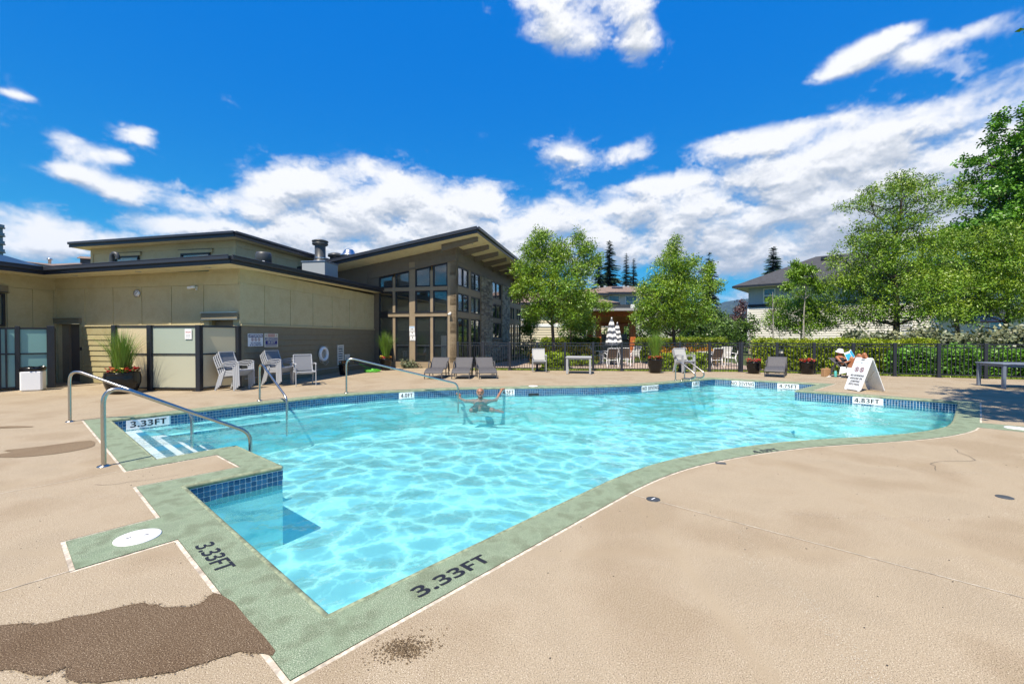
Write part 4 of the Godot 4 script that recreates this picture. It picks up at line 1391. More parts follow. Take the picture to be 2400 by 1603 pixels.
# ------------------------------------------------------------------ the glazed hall
func build_club_hall() -> void:
	var d0 := P(-2.53, 19.7)
	var b := thing("club_hall", "glazed hall with a sloping roof, taupe posts and stone piers", "building", d0)
	var F := wall_frame(Vector3.ZERO, 0.970, -0.242)
	var S := wall_frame(Vector3.ZERO, 0.242, 0.970)
	var u := Vector3.UP
	# --- front: posts, mullions and transoms
	wbox(b, "corner_post", F, -0.42, 0.0, 0.2, 5.5, -0.3, 0.0, M.taupe, 0.006)
	wbox(b, "post", F, -2.31, -2.02, 0.2, 4.9, -0.2, 0.03, M.taupe, 0.006)
	wbox(b, "post", F, -4.3, -3.90, 0.2, 5.0, -0.2, 0.0, M.taupe_dark)
	for q in [[-3.17, -3.04], [-1.26, -1.13]]:
		wbox(b, "mullion", F, q[0], q[1], 0.28, 4.5 if q[0] > -2 else 4.25, -0.1, 0.012, M.taupe)
	for q in [[-3.9, -2.312], [-2.018, -0.422]]:
		wbox(b, "transom", F, q[0], q[1], 3.57, 3.74, -0.12, 0.02, M.taupe)
		wbox(b, "transom", F, q[0] if q[0] > -3 else -3.40, q[1], 2.38, 2.55, -0.12, 0.05, M.taupe)
		wbox(b, "flashing", F, q[0] if q[0] > -3 else -3.42, q[1] + 0.002, 2.551, 2.575, -0.1, 0.08, M.fascia)
		wbox(b, "sill", F, q[0], q[1], 0.20, 0.28, -0.12, 0.03, M.taupe)
	wbox(b, "infill_panel", F, -3.9, -3.405, 2.37, 2.57, -0.1, -0.01, M.black_metal)
	wbox(b, "foundation", F, -4.2, 0.02, 0.0, 0.195, -0.2, 0.06, M.taupe)
	var G := F * Transform3D(Basis.IDENTITY, Vector3(0, 0, -0.04))
	var top := func(s: float) -> float: return 4.985 + 0.168 * s - 0.10
	for q in [[-3.9, -3.17], [-3.04, -2.31], [-2.02, -1.26], [-1.13, -0.42]]:
		window(b, G, q[0], q[1], 3.76, top.call(q[0]), top.call(q[1]))
		window(b, G, q[0], q[1], 2.58, 3.555)
		window(b, G, q[0], q[1], 0.285, 2.375, -1.0, 1.02)
	# sloping trim and boards over the windows, up to the soffit
	var eave := func(s: float) -> float: return 5.56 + 0.155 * s
	for k in 4:
		var lo: float = 4.90 + [0.0, 0.10, 0.31, 0.50][k]
		var hi: float = 4.90 + [0.095, 0.305, 0.495, 0.70][k]
		var sm := MB.new()
		var th: float = [0.05, 0.018, 0.022, 0.018][k]
		sm.slab(PackedVector2Array([V(-4.3, lo - 4.3 * 0.163), V(0.02, lo), V(0.02, minf(hi, 5.56)), V(-4.3, minf(hi, 5.56) - 4.3 * 0.163)]), -0.15, th)
		part(b, "siding_board" if k else "window_head", sm.mesh(), M.taupe_dark, F)
	# wall that continues left above the pool house roof
	var lm := MB.new()
	lm.slab(PackedVector2Array([V(-10.5, 3.2), V(-4.3, 3.2), V(-4.3, 4.89), V(-10.5, 3.93)]), -0.2, -0.01)
	part(b, "upper_wall", lm.mesh(), M.taupe_dark, F)
	lm = MB.new()
	lm.slab(PackedVector2Array([V(-5.9, 3.5), V(-4.5, 3.5), V(-4.5, 4.5), V(-5.9, 4.28)]), -0.01, 0.012)
	part(b, "wall_panel", lm.mesh(), M.taupe_dark, F)
	# --- side: windows between stone piers
	wbox(b, "corner_post", S, 0.0, 0.20, 0.0, 5.5, -0.3, 0.0, M.taupe)
	for q in [[0.20, 13.2]]:
		for k in 5:
			wbox(b, "siding_board", S, q[0], q[1], 4.70 + k * 0.19, 4.885 + k * 0.19, -0.2, 0.012 + 0.006 * (k % 2), M.taupe_dark)
	for q in [[1.68, 2.0], [3.44, 3.58], [11.1, 11.46], [12.92, 13.2], [5.58, 5.62], [7.60, 7.75], [9.55, 9.70]]:
		wbox(b, "post", S, q[0], q[1], 0.0, 4.695, -0.2, 0.0, M.taupe)
	for q in [[0.2, 3.58], [9.7, 13.2]]:
		for h in [[3.47, 3.78], [2.33, 2.60]]:
			wbox(b, "transom", S, q[0], q[1], h[0], h[1], -0.15, 0.006, M.taupe)
	for h in [[3.42, 3.70], [2.28, 2.54]]:
		wbox(b, "transom", S, 5.62, 7.6, h[0], h[1], -0.15, 0.006, M.taupe)
	var T := S * Transform3D(Basis.IDENTITY, Vector3(0, 0, -0.03))
	for q in [[0.2, 1.68, 0.95], [2.0, 3.44, 2.7], [9.72, 11.08, 10.4], [11.48, 12.9, 12.2]]:
		window(b, T, q[0], q[1], 3.79, 4.68, -1.0, -1.0, [q[2]])
		window(b, T, q[0], q[1], 2.61, 3.46, -1.0, -1.0, [q[2]])
		window(b, T, q[0], q[1], 0.02, 2.32, -1.0, -1.0, [q[2]])
	for h in [[3.71, 4.68], [2.55, 3.41], [1.38, 2.27]]:
		window(b, T, 5.63, 7.59, h[0], h[1], -1.0, -1.0, [6.6])
	wbox(b, "stone_sill", S, 5.58, 7.68, 1.27, 1.36, -0.15, 0.16, M.concrete)
	for q in [[3.58, 5.58, 0.0, 4.69], [5.582, 7.698, 0.0, 1.26], [7.70, 9.58, 0.0, 4.69]]:
		wbox(b, "pier_core", S, q[0], q[1], q[2], q[3], -0.2, 0.03, M.stone_b)
	var made := 0
	var rest := [MB.new(), MB.new(), MB.new()]
	var mats := [M.stone_a, M.stone_b, M.stone_c]
	for q in [[3.58, 5.58, 4.69], [7.70, 9.58, 4.69], [5.585, 7.695, 1.26]]:
		var h := 0.0
		while h < q[2] - 0.02:
			var t: float = minf(rng.randf_range(0.07, 0.17), q[2] - h)
			var s: float = q[0]
			while s < q[1] - 0.02:
				var w: float = minf(rng.randf_range(0.16, 0.5), q[1] - s)
				if q[1] - s - w < 0.1:
					w = q[1] - s
				var out := rng.randf_range(0.02, 0.075)
				var pick := rng.randi() % 3
				var size := Vector3(snappedf(w, 0.06) - 0.012, snappedf(t, 0.02) - 0.010, 0.08)
				var xf := Transform3D(Basis.IDENTITY, Vector3(s + w / 2, h + t / 2, 0.03 + out - 0.03))
				if q[0] < 4.0 and made < 290:
					var fit := Basis.from_scale(Vector3((w - 0.012) / size.x, (t - 0.010) / size.y, 1))
					part(b, "stone", box_mesh(size, 0.012), mats[pick], S * Transform3D(fit, xf.origin))
					made += 1
				else:
					rest[pick].box(S * xf.origin, Vector3(w - 0.012, t - 0.010, 0.08), S.basis)
				s += w
			h += t
	for k in 3:
		part(b, "stone_courses", rest[k].mesh(), mats[k]).set_meta("kind", "stuff")
	# --- inside: floor, back walls, a few furnishings seen through the glass
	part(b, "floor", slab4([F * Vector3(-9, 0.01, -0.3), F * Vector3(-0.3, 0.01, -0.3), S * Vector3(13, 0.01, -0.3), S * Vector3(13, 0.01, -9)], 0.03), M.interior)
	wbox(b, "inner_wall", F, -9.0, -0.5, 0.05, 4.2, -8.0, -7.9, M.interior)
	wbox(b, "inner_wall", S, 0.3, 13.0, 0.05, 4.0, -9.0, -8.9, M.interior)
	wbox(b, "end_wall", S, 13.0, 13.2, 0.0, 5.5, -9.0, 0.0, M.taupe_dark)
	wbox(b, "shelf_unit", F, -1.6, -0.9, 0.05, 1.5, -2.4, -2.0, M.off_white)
	# --- roof
	var rc := P(-1.46, 18.2) - d0
	var X := -F.basis.x
	var Y := S.basis.x
	var rp := func(a: float, c: float, h: float) -> Vector3: return rc + X * a + Y * c + u * (h - 0.155 * a - 0.012 * c)
	part(b, "soffit", slab4([rp.call(0, 0, 5.78), rp.call(12.5, 0, 5.78), rp.call(12.5, 15.5, 5.78), rp.call(0, 15.5, 5.78)], 0.03), M.soffit)
	part(b, "roof", slab4([rp.call(0, 0, 5.82), rp.call(12.5, 0, 5.82), rp.call(12.5, 15.5, 5.82), rp.call(0, 15.5, 5.82)], 0.17), M.fascia)
	for e in [[rp.call(12.5, 0, 5.90), rp.call(-0.02, 0, 5.90)], [rp.call(0, -0.02, 5.90), rp.call(0, 15.5, 5.90)]]:
		var out: Vector3 = (e[1] - e[0]).normalized().cross(u)
		var fa := part(b, "fascia", bar_mesh(e[0], e[1], 0.05, 0.24), M.fascia)
		part(fa, "gutter", bar_mesh(e[0] + u * 0.06 + out * 0.06, e[1] + u * 0.06 + out * 0.06, 0.08, 0.11, 0.014), M.gutter)
		part(fa, "gutter_lip", bar_mesh(e[0] + u * 0.128 + out * 0.08, e[1] + u * 0.128 + out * 0.08, 0.04, 0.03, 0.006), M.gutter)
	for k in 9:
		var c := 0.55 + 1.62 * k
		var bm := MB.new()
		bm.slab(PackedVector2Array([V(0.16, 5.565 - 0.01 * c), V(0.16, 5.745 - 0.01 * c), V(1.8, 5.49 - 0.01 * c), V(1.8, 5.20 - 0.01 * c)]), -0.08, 0.08)
		part(b, "outrigger", bm.mesh(), M.taupe_dark, Transform3D(Basis(X, u, X.cross(u)), rc + Y * c))
		if k < 5:
			var dl := MB.new()
			dl.lathe([V(0.08, 0.0), V(0.08, 0.014)], 18)
			part(b, "downlight", dl.mesh(), M.grey_box, Transform3D(Basis.IDENTITY, rp.call(0.72, c + 0.8, 5.764)))
	# --- things fixed to the front
	var FF := Transform3D(F.basis, d0)
	var g := thing("wall_light", "small white flood lamp on the corner post of the glazed hall", "lamp")
	g.transform = FF * Transform3D(Basis.IDENTITY, Vector3(-0.27, 2.52, 0.0))
	part(g, "base", box_mesh(Vector3(0.09, 0.09, 0.05), 0.012), M.off_white, Transform3D(Basis.IDENTITY, Vector3(0, 0, 0.025)))
	var lm2 := MB.new()
	lm2.lathe([V(0.03, 0.0), V(0.05, 0.06), V(0.075, 0.14), V(0.0, 0.141)], 16)
	part(g, "head", lm2.mesh(), M.white_plastic, Transform3D(Basis(Vector3.RIGHT, 2.2), Vector3(0, 0.0, 0.05)))
	var texts := [["POOL RULES", "topmost notice on the hall's middle post, with a pale blue header"], ["NOTICE", "middle white notice on the hall's middle post"], ["NOTICE", "lowest white notice on the hall's middle post"]]
	for k in 3:
		var h: float = [1.815, 1.575, 1.365][k]
		var tall: float = [0.235, 0.19, 0.20][k]
		g = thing("post_notice", texts[k][1], "sign", Vector3.ZERO, 0.0, "notices on the hall post")
		g.transform = FF * Transform3D(Basis(Vector3.BACK, 0.015 * (1 - k)), Vector3(-2.165 + 0.015 * k, h, 0.045))
		part(g, "board", box_mesh(Vector3(0.27, tall, 0.008), 0.002), M.white_paint)
		if k == 0:
			part(g, "header", box_mesh(Vector3(0.25, 0.07, 0.002)), M.notice_blue, Transform3D(Basis.IDENTITY, Vector3(0, 0.075, 0.005)))
			for i in 2:
				part(g, "mark", box_mesh(Vector3(0.05, 0.03, 0.002)), M.ink, Transform3D(Basis.IDENTITY, Vector3(-0.04 + 0.08 * i, -0.005, 0.005)))
		else:
			part(g, "mark", box_mesh(Vector3(0.05, 0.05, 0.002), 0.0), M.ink, Transform3D(Basis.IDENTITY, Vector3(0, 0.045, 0.005)))
		for i in 2:
			part(g, "print_line", box_mesh(Vector3(0.19, 0.012, 0.002)), M.grey_box, Transform3D(Basis.IDENTITY, Vector3(0, -0.045 - 0.03 * i, 0.005)))


# ------------------------------------------------------------------ trees, hedges, shrubs
var sprigs := {}


# a handful of leaves round a point: n leaves of length l and width w within radius r, hanging by «droop»
func sprig(key: String, n: int, r: float, l: float, w: float, droop: float) -> ArrayMesh:
	if sprigs.has(key):
		return sprigs[key]
	var mb := MB.new()
	for i in n:
		var d := Vector3(rng.randfn(), rng.randfn() * 0.8, rng.randfn()).normalized()
		var p := d * r * sqrt(rng.randf())
		var dir := (Vector3(rng.randfn(), rng.randfn() * 0.5 - droop, rng.randfn()) + d * 0.8).normalized()
		var side := dir.cross(Vector3(rng.randfn() * 0.4, 1, rng.randfn() * 0.4)).normalized()
		var nrm := side.cross(dir)
		var ll := l * rng.randf_range(0.7, 1.2)
		var mid := p + dir * ll * 0.45 - nrm * ll * 0.06
		var tip := p + dir * ll - nrm * ll * 0.16
		mb.tri(p, mid - side * w / 2, tip)
		mb.tri(p, tip, mid + side * w / 2)
	sprigs[key] = mb.mesh()
	return sprigs[key]


func scatter(par: Node3D, called: String, mesh: Mesh, mat: Material, xfs: Array, cols: Array) -> void:
	var mm := MultiMesh.new()
	mm.transform_format = MultiMesh.TRANSFORM_3D
	mm.use_colors = true
	mm.mesh = mesh
	mm.instance_count = xfs.size()
	for i in xfs.size():
		mm.set_instance_transform(i, xfs[i])
		mm.set_instance_color(i, cols[i])
	var o := MultiMeshInstance3D.new()
	o.name = called
	o.multimesh = mm
	o.material_override = mat
	o.set_meta("kind", "stuff")
	par.add_child(o, true)


func spin() -> Basis:
	return Basis(Vector3(rng.randfn(), rng.randfn(), rng.randfn()).normalized(), rng.randf() * TAU)


# blobs: [across, height, half width, half height] of the leaf masses; density: sprigs per square metre of each
func tree(called: String, label: String, at: Vector3, blobs: Array, leaf: String, mesh: Mesh, density: float, trunk_r: float, trunk_top: float, bark: String, group := "", tips := Color(1.4, 1.12, 0.8), depth := 0.75) -> Node3D:
	var t := thing(called, label, "tree", at, 0.0, group)
	var mb := MB.new()
	var axis := func(h: float) -> Vector3: return Vector3(0.10 * sin(h * 0.9 + at.x), h, 0.08 * sin(h * 1.3 + at.z)) * Vector3(trunk_r / 0.12, 1, trunk_r / 0.12)
	var pts := []
	var rad := []
	for i in 13:
		var h := trunk_top * i / 12.0
		pts.append(axis.call(h) - axis.call(0.0) * Vector3(1, 0, 1))
		rad.append(trunk_r * (1.0 - 0.88 * i / 12.0) + (0.35 * trunk_r if i == 0 else 0.0))
	mb.tube(pts, rad, 9)
	part(t, "trunk", mb.mesh(), M[bark])
	var spread := 0.0
	var top := 0.0
	for b in blobs:
		spread = maxf(spread, absf(b[0]) + b[2])
		top = maxf(top, b[1] + b[3])
	var limbs := MB.new()
	var xfs := []
	var cols := []
	for b in blobs:
		for side in [1.0, -1.0]:
			var z: float = side * rng.randf_range(0.15, 1.0) * depth * sqrt(maxf(0.05, spread * spread - b[0] * b[0])) * (1.15 - 0.75 * b[1] / top)
			var c := Vector3(b[0], b[1], z)
			# a limb from the trunk to the mass
			var h0: float = clampf(b[1] - 0.5 * Vector2(b[0], z).length() - 0.2, trunk_top * 0.22, trunk_top * 0.97)
			var p0: Vector3 = axis.call(h0) - axis.call(0.0) * Vector3(1, 0, 1)
			var mid := p0.lerp(c, 0.5) + Vector3(rng.randfn(), rng.randfn() + 0.5, rng.randfn()) * 0.08 * p0.distance_to(c)
			var r0 := trunk_r * 0.34 * (1.0 - 0.7 * h0 / trunk_top) + 0.008
			limbs.tube([p0, mid, c], [r0, r0 * 0.6, r0 * 0.25], 5)
			var n := int(density * PI * b[2] * b[3]) + 5
			for k in 3:
				var e := c + Vector3(rng.randfn() * b[2], rng.randfn() * b[3], rng.randfn() * b[2]) * 0.55
				limbs.tube([mid.lerp(c, 0.4), e], [r0 * 0.35, r0 * 0.12], 4)
			for k in n:
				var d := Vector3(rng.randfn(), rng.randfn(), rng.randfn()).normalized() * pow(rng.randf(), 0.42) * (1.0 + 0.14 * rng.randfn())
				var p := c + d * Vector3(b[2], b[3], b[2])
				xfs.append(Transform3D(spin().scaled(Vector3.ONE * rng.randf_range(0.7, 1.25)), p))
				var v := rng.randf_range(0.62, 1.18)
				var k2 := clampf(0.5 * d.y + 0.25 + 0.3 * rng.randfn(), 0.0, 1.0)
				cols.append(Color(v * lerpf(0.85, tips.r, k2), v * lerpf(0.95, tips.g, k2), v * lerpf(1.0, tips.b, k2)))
	part(t, "branches", limbs.mesh(), M[bark])
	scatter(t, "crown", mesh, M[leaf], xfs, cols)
	return t


func conifer(label: String, at: Vector3, h: float, half: float, gap := 0.0) -> void:
	var t := thing("conifer", label, "tree", at, 0.0, "tall conifers behind the buildings")
	var mb := MB.new()
	mb.tube([Vector3.ZERO, Vector3(0, h * 0.5, 0), Vector3(0.1, h, 0)], [0.35, 0.2, 0.03], 7)
	part(t, "trunk", mb.mesh(), M.bark)
	if not sprigs.has("needles"):
		var sm := MB.new()
		for i in 16:
			var a := 0.06 + 0.92 * i / 16.0
			for s in [-1, 1]:
				var p := Vector3(a, -0.16 * a * a, 0)
				var q := p + Vector3(0.16, -0.09 - 0.05 * rng.randf(), s * (0.34 * (1.1 - a) + 0.05))
				sm.tri(p + Vector3(-0.055, 0, 0), q, p + Vector3(0.055, 0.0, 0))
		sprigs["needles"] = sm.mesh()
	var xfs := []
	var cols := []
	var y := h * 0.12
	while y < h * 0.99:
		var f := 1.0 - y / h
		var r: float = half * (0.10 + pow(f, 0.85)) * rng.randf_range(0.75, 1.15)
		if rng.randf() > gap:
			for k in 11:
				var a := rng.randf() * TAU
				var rr := r * rng.randf_range(0.6, 1.12)
				var B := Basis(Vector3.UP, a) * Basis(Vector3.BACK, -0.1 - 0.25 * f + 0.35 * (1 - f) * (1 - f))
				xfs.append(Transform3D(B.scaled_local(Vector3(rr, rr, rr * 0.9)), Vector3(0.1 * y / h, y + rng.randf() * 0.4, 0)))
				var v := rng.randf_range(0.6, 1.3)
				cols.append(Color(v, v, v * 1.05))
		y += h * 0.010 + 0.09
	scatter(t, "crown", sprigs["needles"], M.leaf_conifer, xfs, cols)


# a clipped hedge or a loose shrub: leaves over the skin of a box or an oval, round twigs inside
func hedge(called: String, label: String, cat: String, a: Vector2, b: Vector2, width: float, h0: float, h1: float, leaf: String, mesh: Mesh, density: float, rough := 0.05, group := "", tint := Color.WHITE) -> void:
	var mid := (a + b) / 2
	var d := (b - a)
	var L := d.length()
	var t := thing(called, label, cat, P(mid.x, mid.y, 0), atan2(d.y, d.x), group)
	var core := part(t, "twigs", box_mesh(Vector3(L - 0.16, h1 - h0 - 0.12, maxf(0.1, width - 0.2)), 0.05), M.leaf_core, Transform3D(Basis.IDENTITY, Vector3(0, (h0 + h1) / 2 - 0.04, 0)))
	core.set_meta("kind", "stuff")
	var xfs := []
	var cols := []
	var faces := [[L, width, 1], [L, h1 - h0, 2], [L, h1 - h0, 0], [width, h1 - h0, 3], [width, h1 - h0, 4]]
	for f in faces:
		for i in int(f[0] * f[1] * density * (0.45 if f[2] == 0 else 1.0)):
			var u := rng.randf() - 0.5
			var v := rng.randf()
			var bump := rough * (sin(u * L * 2.1 + f[2]) + sin(u * L * 4.7 + 2.0)) * 0.7 + rng.randfn() * rough
			var p: Vector3
			match f[2]:
				1: p = Vector3(u * L, h1 + bump, (v - 0.5) * width)
				2: p = Vector3(u * L, lerpf(h0, h1, v), width / 2 + bump)
				0: p = Vector3(u * L, lerpf(h0, h1, v), -width / 2 - bump)
				3: p = Vector3(-L / 2 + bump, lerpf(h0, h1, v), u * width)
				4: p = Vector3(L / 2 + bump, lerpf(h0, h1, v), u * width)
			xfs.append(Transform3D(spin().scaled(Vector3.ONE * rng.randf_range(0.7, 1.2)), p))
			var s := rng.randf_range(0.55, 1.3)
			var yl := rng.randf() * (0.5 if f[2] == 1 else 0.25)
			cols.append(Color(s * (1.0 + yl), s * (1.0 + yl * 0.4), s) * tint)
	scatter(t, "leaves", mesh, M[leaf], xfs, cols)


func bush(called: String, label: String, at: Vector3, blobs: Array, leaf: String, mesh: Mesh, density: float, group := "", tint := Color.WHITE, cat := "shrub") -> Node3D:
	var t := thing(called, label, cat, at, 0.0, group)
	var xfs := []
	var cols := []
	var mb := MB.new()
	for b in blobs:
		for k in 5:
			mb.tube([Vector3(b[0] * 0.3 + rng.randfn() * 0.05, 0, rng.randfn() * 0.1), Vector3(b[0] + rng.randfn() * b[2] * 0.4, b[1], rng.randfn() * b[2] * 0.4)], [0.02 + 0.012 * b[2], 0.008], 4)
		for k in int(density * PI * b[2] * b[3]) + 4:
			var d := Vector3(rng.randfn(), rng.randfn(), rng.randfn()).normalized() * pow(rng.randf(), 0.4) * (1.0 + 0.1 * rng.randfn())
			var p := Vector3(b[0], b[1], 0) + d * Vector3(b[2], b[3], b[2] * 0.9)
			p.y = maxf(p.y, 0.05)
			xfs.append(Transform3D(spin().scaled(Vector3.ONE * rng.randf_range(0.7, 1.25)), p))
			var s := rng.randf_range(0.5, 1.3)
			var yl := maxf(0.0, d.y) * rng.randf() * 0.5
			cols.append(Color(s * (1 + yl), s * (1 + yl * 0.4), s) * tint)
	part(t, "stems", mb.mesh(), M.bark)
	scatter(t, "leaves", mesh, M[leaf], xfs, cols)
	return t


func build_planting() -> void:
	var big := sprig("tree", 22, 0.21, 0.115, 0.045, 0.4)
	var maple := sprig("maple", 12, 0.20, 0.17, 0.13, 0.2)
	var small := sprig("small", 12, 0.11, 0.075, 0.045, 0.1)
	var mid := sprig("mid", 11, 0.22, 0.16, 0.10, 0.2)
	var T1 := [[-0.77, 6.42, 0.51, 0.47], [-1.03, 5.72, 0.76, 0.60], [0.05, 5.59, 0.89, 0.70], [1.19, 6.48, 0.32, 0.35], [1.47, 5.78, 0.51, 0.51], [2.08, 5.34, 0.38, 0.25], [-1.34, 4.90, 0.82, 0.63], [-0.08, 4.65, 1.20, 0.76], [1.32, 4.84, 0.76, 0.57], [-1.66, 3.89, 0.63, 0.47], [-0.39, 3.63, 1.20, 0.82], [0.94, 3.63, 1.01, 0.76], [-0.96, 2.75, 0.76, 0.54], [0.43, 2.68, 1.08, 0.54], [1.51, 3.13, 0.54, 0.47], [-1.91, 3.63, 0.38, 0.32]]
	var T2 := [[-0.10, 6.42, 0.23, 0.30], [-0.23, 5.92, 0.50, 0.36], [-0.43, 5.32, 0.70, 0.43], [0.17, 5.13, 0.76, 0.43], [0.89, 5.42, 0.26, 0.17], [-0.63, 4.53, 0.83, 0.43], [0.36, 4.53, 0.93, 0.50], [-1.09, 3.93, 0.70, 0.36], [-0.03, 3.80, 1.19, 0.56], [1.16, 4.26, 0.50, 0.36], [-1.75, 4.00, 0.43, 0.26], [-1.56, 3.07, 0.70, 0.50], [-0.36, 2.94, 1.19, 0.70], [0.76, 3.14, 0.83, 0.63], [-1.89, 2.54, 0.43, 0.43], [-0.89, 2.21, 0.89, 0.43], [0.30, 2.28, 0.99, 0.50], [1.16, 2.48, 0.56, 0.36], [1.69, 4.99, 0.30, 0.36], [1.89, 4.07, 0.36, 0.36]]
	var T4 := [[-0.63, 9.20, 0.54, 0.31], [0.20, 9.08, 0.78, 0.40], [1.27, 9.20, 0.37, 0.35], [-2.19, 8.25, 0.54, 0.15], [-1.12, 8.38, 0.70, 0.45], [0.20, 8.21, 1.03, 0.54], [1.52, 7.76, 1.03, 0.30], [2.43, 8.75, 0.40, 0.30], [-0.96, 7.14, 0.95, 0.37], [0.20, 6.98, 0.95, 0.45], [-1.78, 6.23, 0.87, 0.45], [-0.63, 5.99, 1.24, 0.62], [0.69, 6.23, 1.16, 0.54], [-2.36, 5.66, 0.45, 0.29], [-1.53, 5.08, 1.32, 0.62], [0.20, 4.91, 1.65, 0.83], [-2.36, 4.25, 0.99, 0.54], [-0.71, 3.76, 1.77, 0.83], [0.86, 3.92, 1.32, 0.83], [-1.95, 2.77, 1.16, 0.62], [-0.13, 2.60, 1.53, 0.70], [1.19, 2.77, 0.99, 0.50]]
	var T5 := [[-1.27, 6.93, 0.84, 0.42], [-0.33, 6.84, 0.89, 0.47], [-0.89, 5.85, 1.55, 0.84], [0.61, 5.57, 0.98, 0.52], [0.05, 4.63, 1.50, 0.89], [-1.64, 4.35, 1.13, 0.75], [1.08, 4.63, 0.75, 0.66], [-0.42, 3.42, 1.31, 0.52], [0.98, 3.04, 0.80, 0.33], [1.36, 5.48, 0.38, 0.28]]
	var T6 := [[-0.46, 15.52, 0.56, 0.46], [-0.96, 14.81, 0.61, 0.51], [-1.37, 14.00, 0.56, 0.35], [-0.56, 13.70, 0.76, 0.61], [-1.97, 12.99, 0.66, 0.43], [-0.96, 12.48, 1.06, 0.81], [-2.78, 12.48, 0.56, 0.26], [-2.08, 11.57, 0.86, 0.61], [-0.76, 10.97, 1.27, 0.91], [-2.89, 10.56, 0.86, 0.43], [-1.57, 9.75, 1.32, 0.81], [-3.29, 10.05, 0.49, 0.26], [-2.38, 8.64, 1.42, 0.71], [-3.80, 8.13, 0.86, 0.51], [-0.86, 8.43, 1.27, 0.91], [-2.89, 7.42, 1.42, 0.61], [-1.37, 6.91, 1.42, 0.81], [-4.20, 7.32, 0.56, 0.34], [-1.87, 5.90, 1.16, 0.61], [0.46, 14.00, 1.11, 1.11], [0.66, 11.78, 1.32, 1.22], [0.66, 9.35, 1.42, 1.22], [0.66, 7.32, 1.42, 1.01], [2.2, 12.5, 1.3, 1.2], [2.6, 10.0, 1.5, 1.3], [2.4, 7.6, 1.5, 1.2]]
	var T7 := [[-0.39, 6.65, 0.43, 0.30], [-0.71, 6.09, 0.67, 0.43], [-1.10, 5.39, 0.51, 0.35], [-0.39, 5.31, 0.67, 0.67], [-1.26, 4.68, 0.67, 0.43], [-0.47, 4.36, 0.75, 0.59], [-1.50, 3.89, 0.59, 0.43], [-0.71, 3.50, 0.83, 0.59], [-1.26, 2.94, 0.67, 0.43], [-0.55, 2.55, 0.63, 0.43], [0.24, 5.70, 0.79, 0.87], [0.39, 4.13, 0.87, 0.87], [0.32, 2.94, 0.79, 0.63]]
	var gr := "yellow-green garden trees beyond the fence"
	tree("garden_tree", "yellow-green tree beyond the fence just right of the glazed hall", P(2.18, 22.0), T1, "leaf_tree", big, 44, 0.105, 6.2, "bark", gr)
	tree("garden_tree", "slender yellow-green tree behind the grass-filled pot, right of the gazebo", P(8.70, 23.0), T2, "leaf_tree", big, 46, 0.10, 6.5, "bark", gr)
	tree("garden_tree", "tall yellow-green tree before the grey-roofed house, its dark trunk behind the fence", P(19.5, 22.0), T4, "leaf_tree", big, 34, 0.17, 9.2, "bark", gr)
	tree("garden_tree", "broad yellow-green tree just right of the tallest garden tree", P(25.5, 25.0), T5, "leaf_tree", big, 34, 0.15, 6.6, "bark", gr)
	tree("garden_tree", "yellow-green tree at the right edge in front of the dark maple", P(23.6, 21.0), T7, "leaf_tree", big, 38, 0.12, 6.3, "bark", gr)
	tree("maple_tree", "very tall dark green maple at the right edge of the photo", P(32.0, 27.0), T6, "leaf_maple", maple, 27, 0.28, 15.0, "bark", "", Color(1.2, 1.2, 0.9))
	tree("garden_tree", "low bright tree between the hall's tree and the gazebo", P(3.52, 26.0), [[0.37, 2.83, 0.86, 0.64], [1.20, 3.58, 0.45, 0.37], [1.94, 3.28, 0.45, 0.28], [0.82, 2.09, 0.86, 0.49], [-0.07, 2.23, 0.64, 0.41], [0.6, 3.4, 0.5, 0.4]], "leaf_tree", big, 55, 0.06, 3.2, "bark", gr)
	tree("garden_tree", "small bright tree beside the far end of the glazed hall", P(1.32, 30.0), [[-0.04, 2.44, 0.60, 0.65], [-0.30, 1.92, 0.43, 0.43], [0.30, 3.05, 0.35, 0.35]], "leaf_tree", big, 60, 0.05, 2.9, "bark", gr, Color(1.6, 1.3, 0.8))
	tree("spindly_tree", "spindly tree with a pale trunk and a few leaf tufts before the house", P(16.15, 24.0), [[-0.50, 5.45, 0.15, 0.11], [-0.16, 5.13, 0.41, 0.23], [-0.65, 4.89, 0.31, 0.16], [0.32, 5.05, 0.20, 0.13], [0.41, 4.48, 0.32, 0.18], [-0.32, 4.56, 0.32, 0.16], [0.81, 4.12, 0.23, 0.15], [-0.97, 4.20, 0.20, 0.15]], "leaf_tree", big, 120, 0.065, 5.2, "pale_bark", "", Color(1.2, 1.2, 0.8), 0.3)
	tree("garden_tree", "round bright green tree in front of the house's siding", P(16.9, 25.5), [[0.17, 3.85, 0.86, 0.43], [-0.69, 3.17, 0.90, 0.56], [0.52, 2.99, 0.90, 0.65], [-1.38, 2.48, 0.65, 0.56], [-0.17, 2.13, 1.25, 0.56], [1.03, 2.30, 0.65, 0.56], [-1.38, 3.60, 0.30, 0.24], [1.29, 3.17, 0.43, 0.43]], "leaf_tree", big, 40, 0.06, 3.6, "pale_bark", gr, Color(1.25, 1.2, 0.8))
	# the nearly bare young tree: trunk and twigs only
	var bt := thing("bare_tree", "thin young tree with bare twigs before the corner of the house", "tree", P(14.4, 24.0))
	var mb := MB.new()
	mb.tube([Vector3.ZERO, Vector3(0.02, 1.8, 0), Vector3(-0.03, 3.9, 0)], [0.05, 0.035, 0.012], 7)
	part(bt, "trunk", mb.mesh(), M.pale_bark)
	mb = MB.new()
	for i in 22:
		var h := rng.randf_range(1.6, 3.8)
		var a := rng.randf() * TAU
		var l := rng.randf_range(0.2, 0.55)
		mb.tube([Vector3(0, h, 0), Vector3(cos(a) * l * 0.5, h + l * 0.5, sin(a) * l * 0.5), Vector3(cos(a) * l * 0.7, h + l, sin(a) * l * 0.7)], [0.012, 0.008, 0.003], 4)
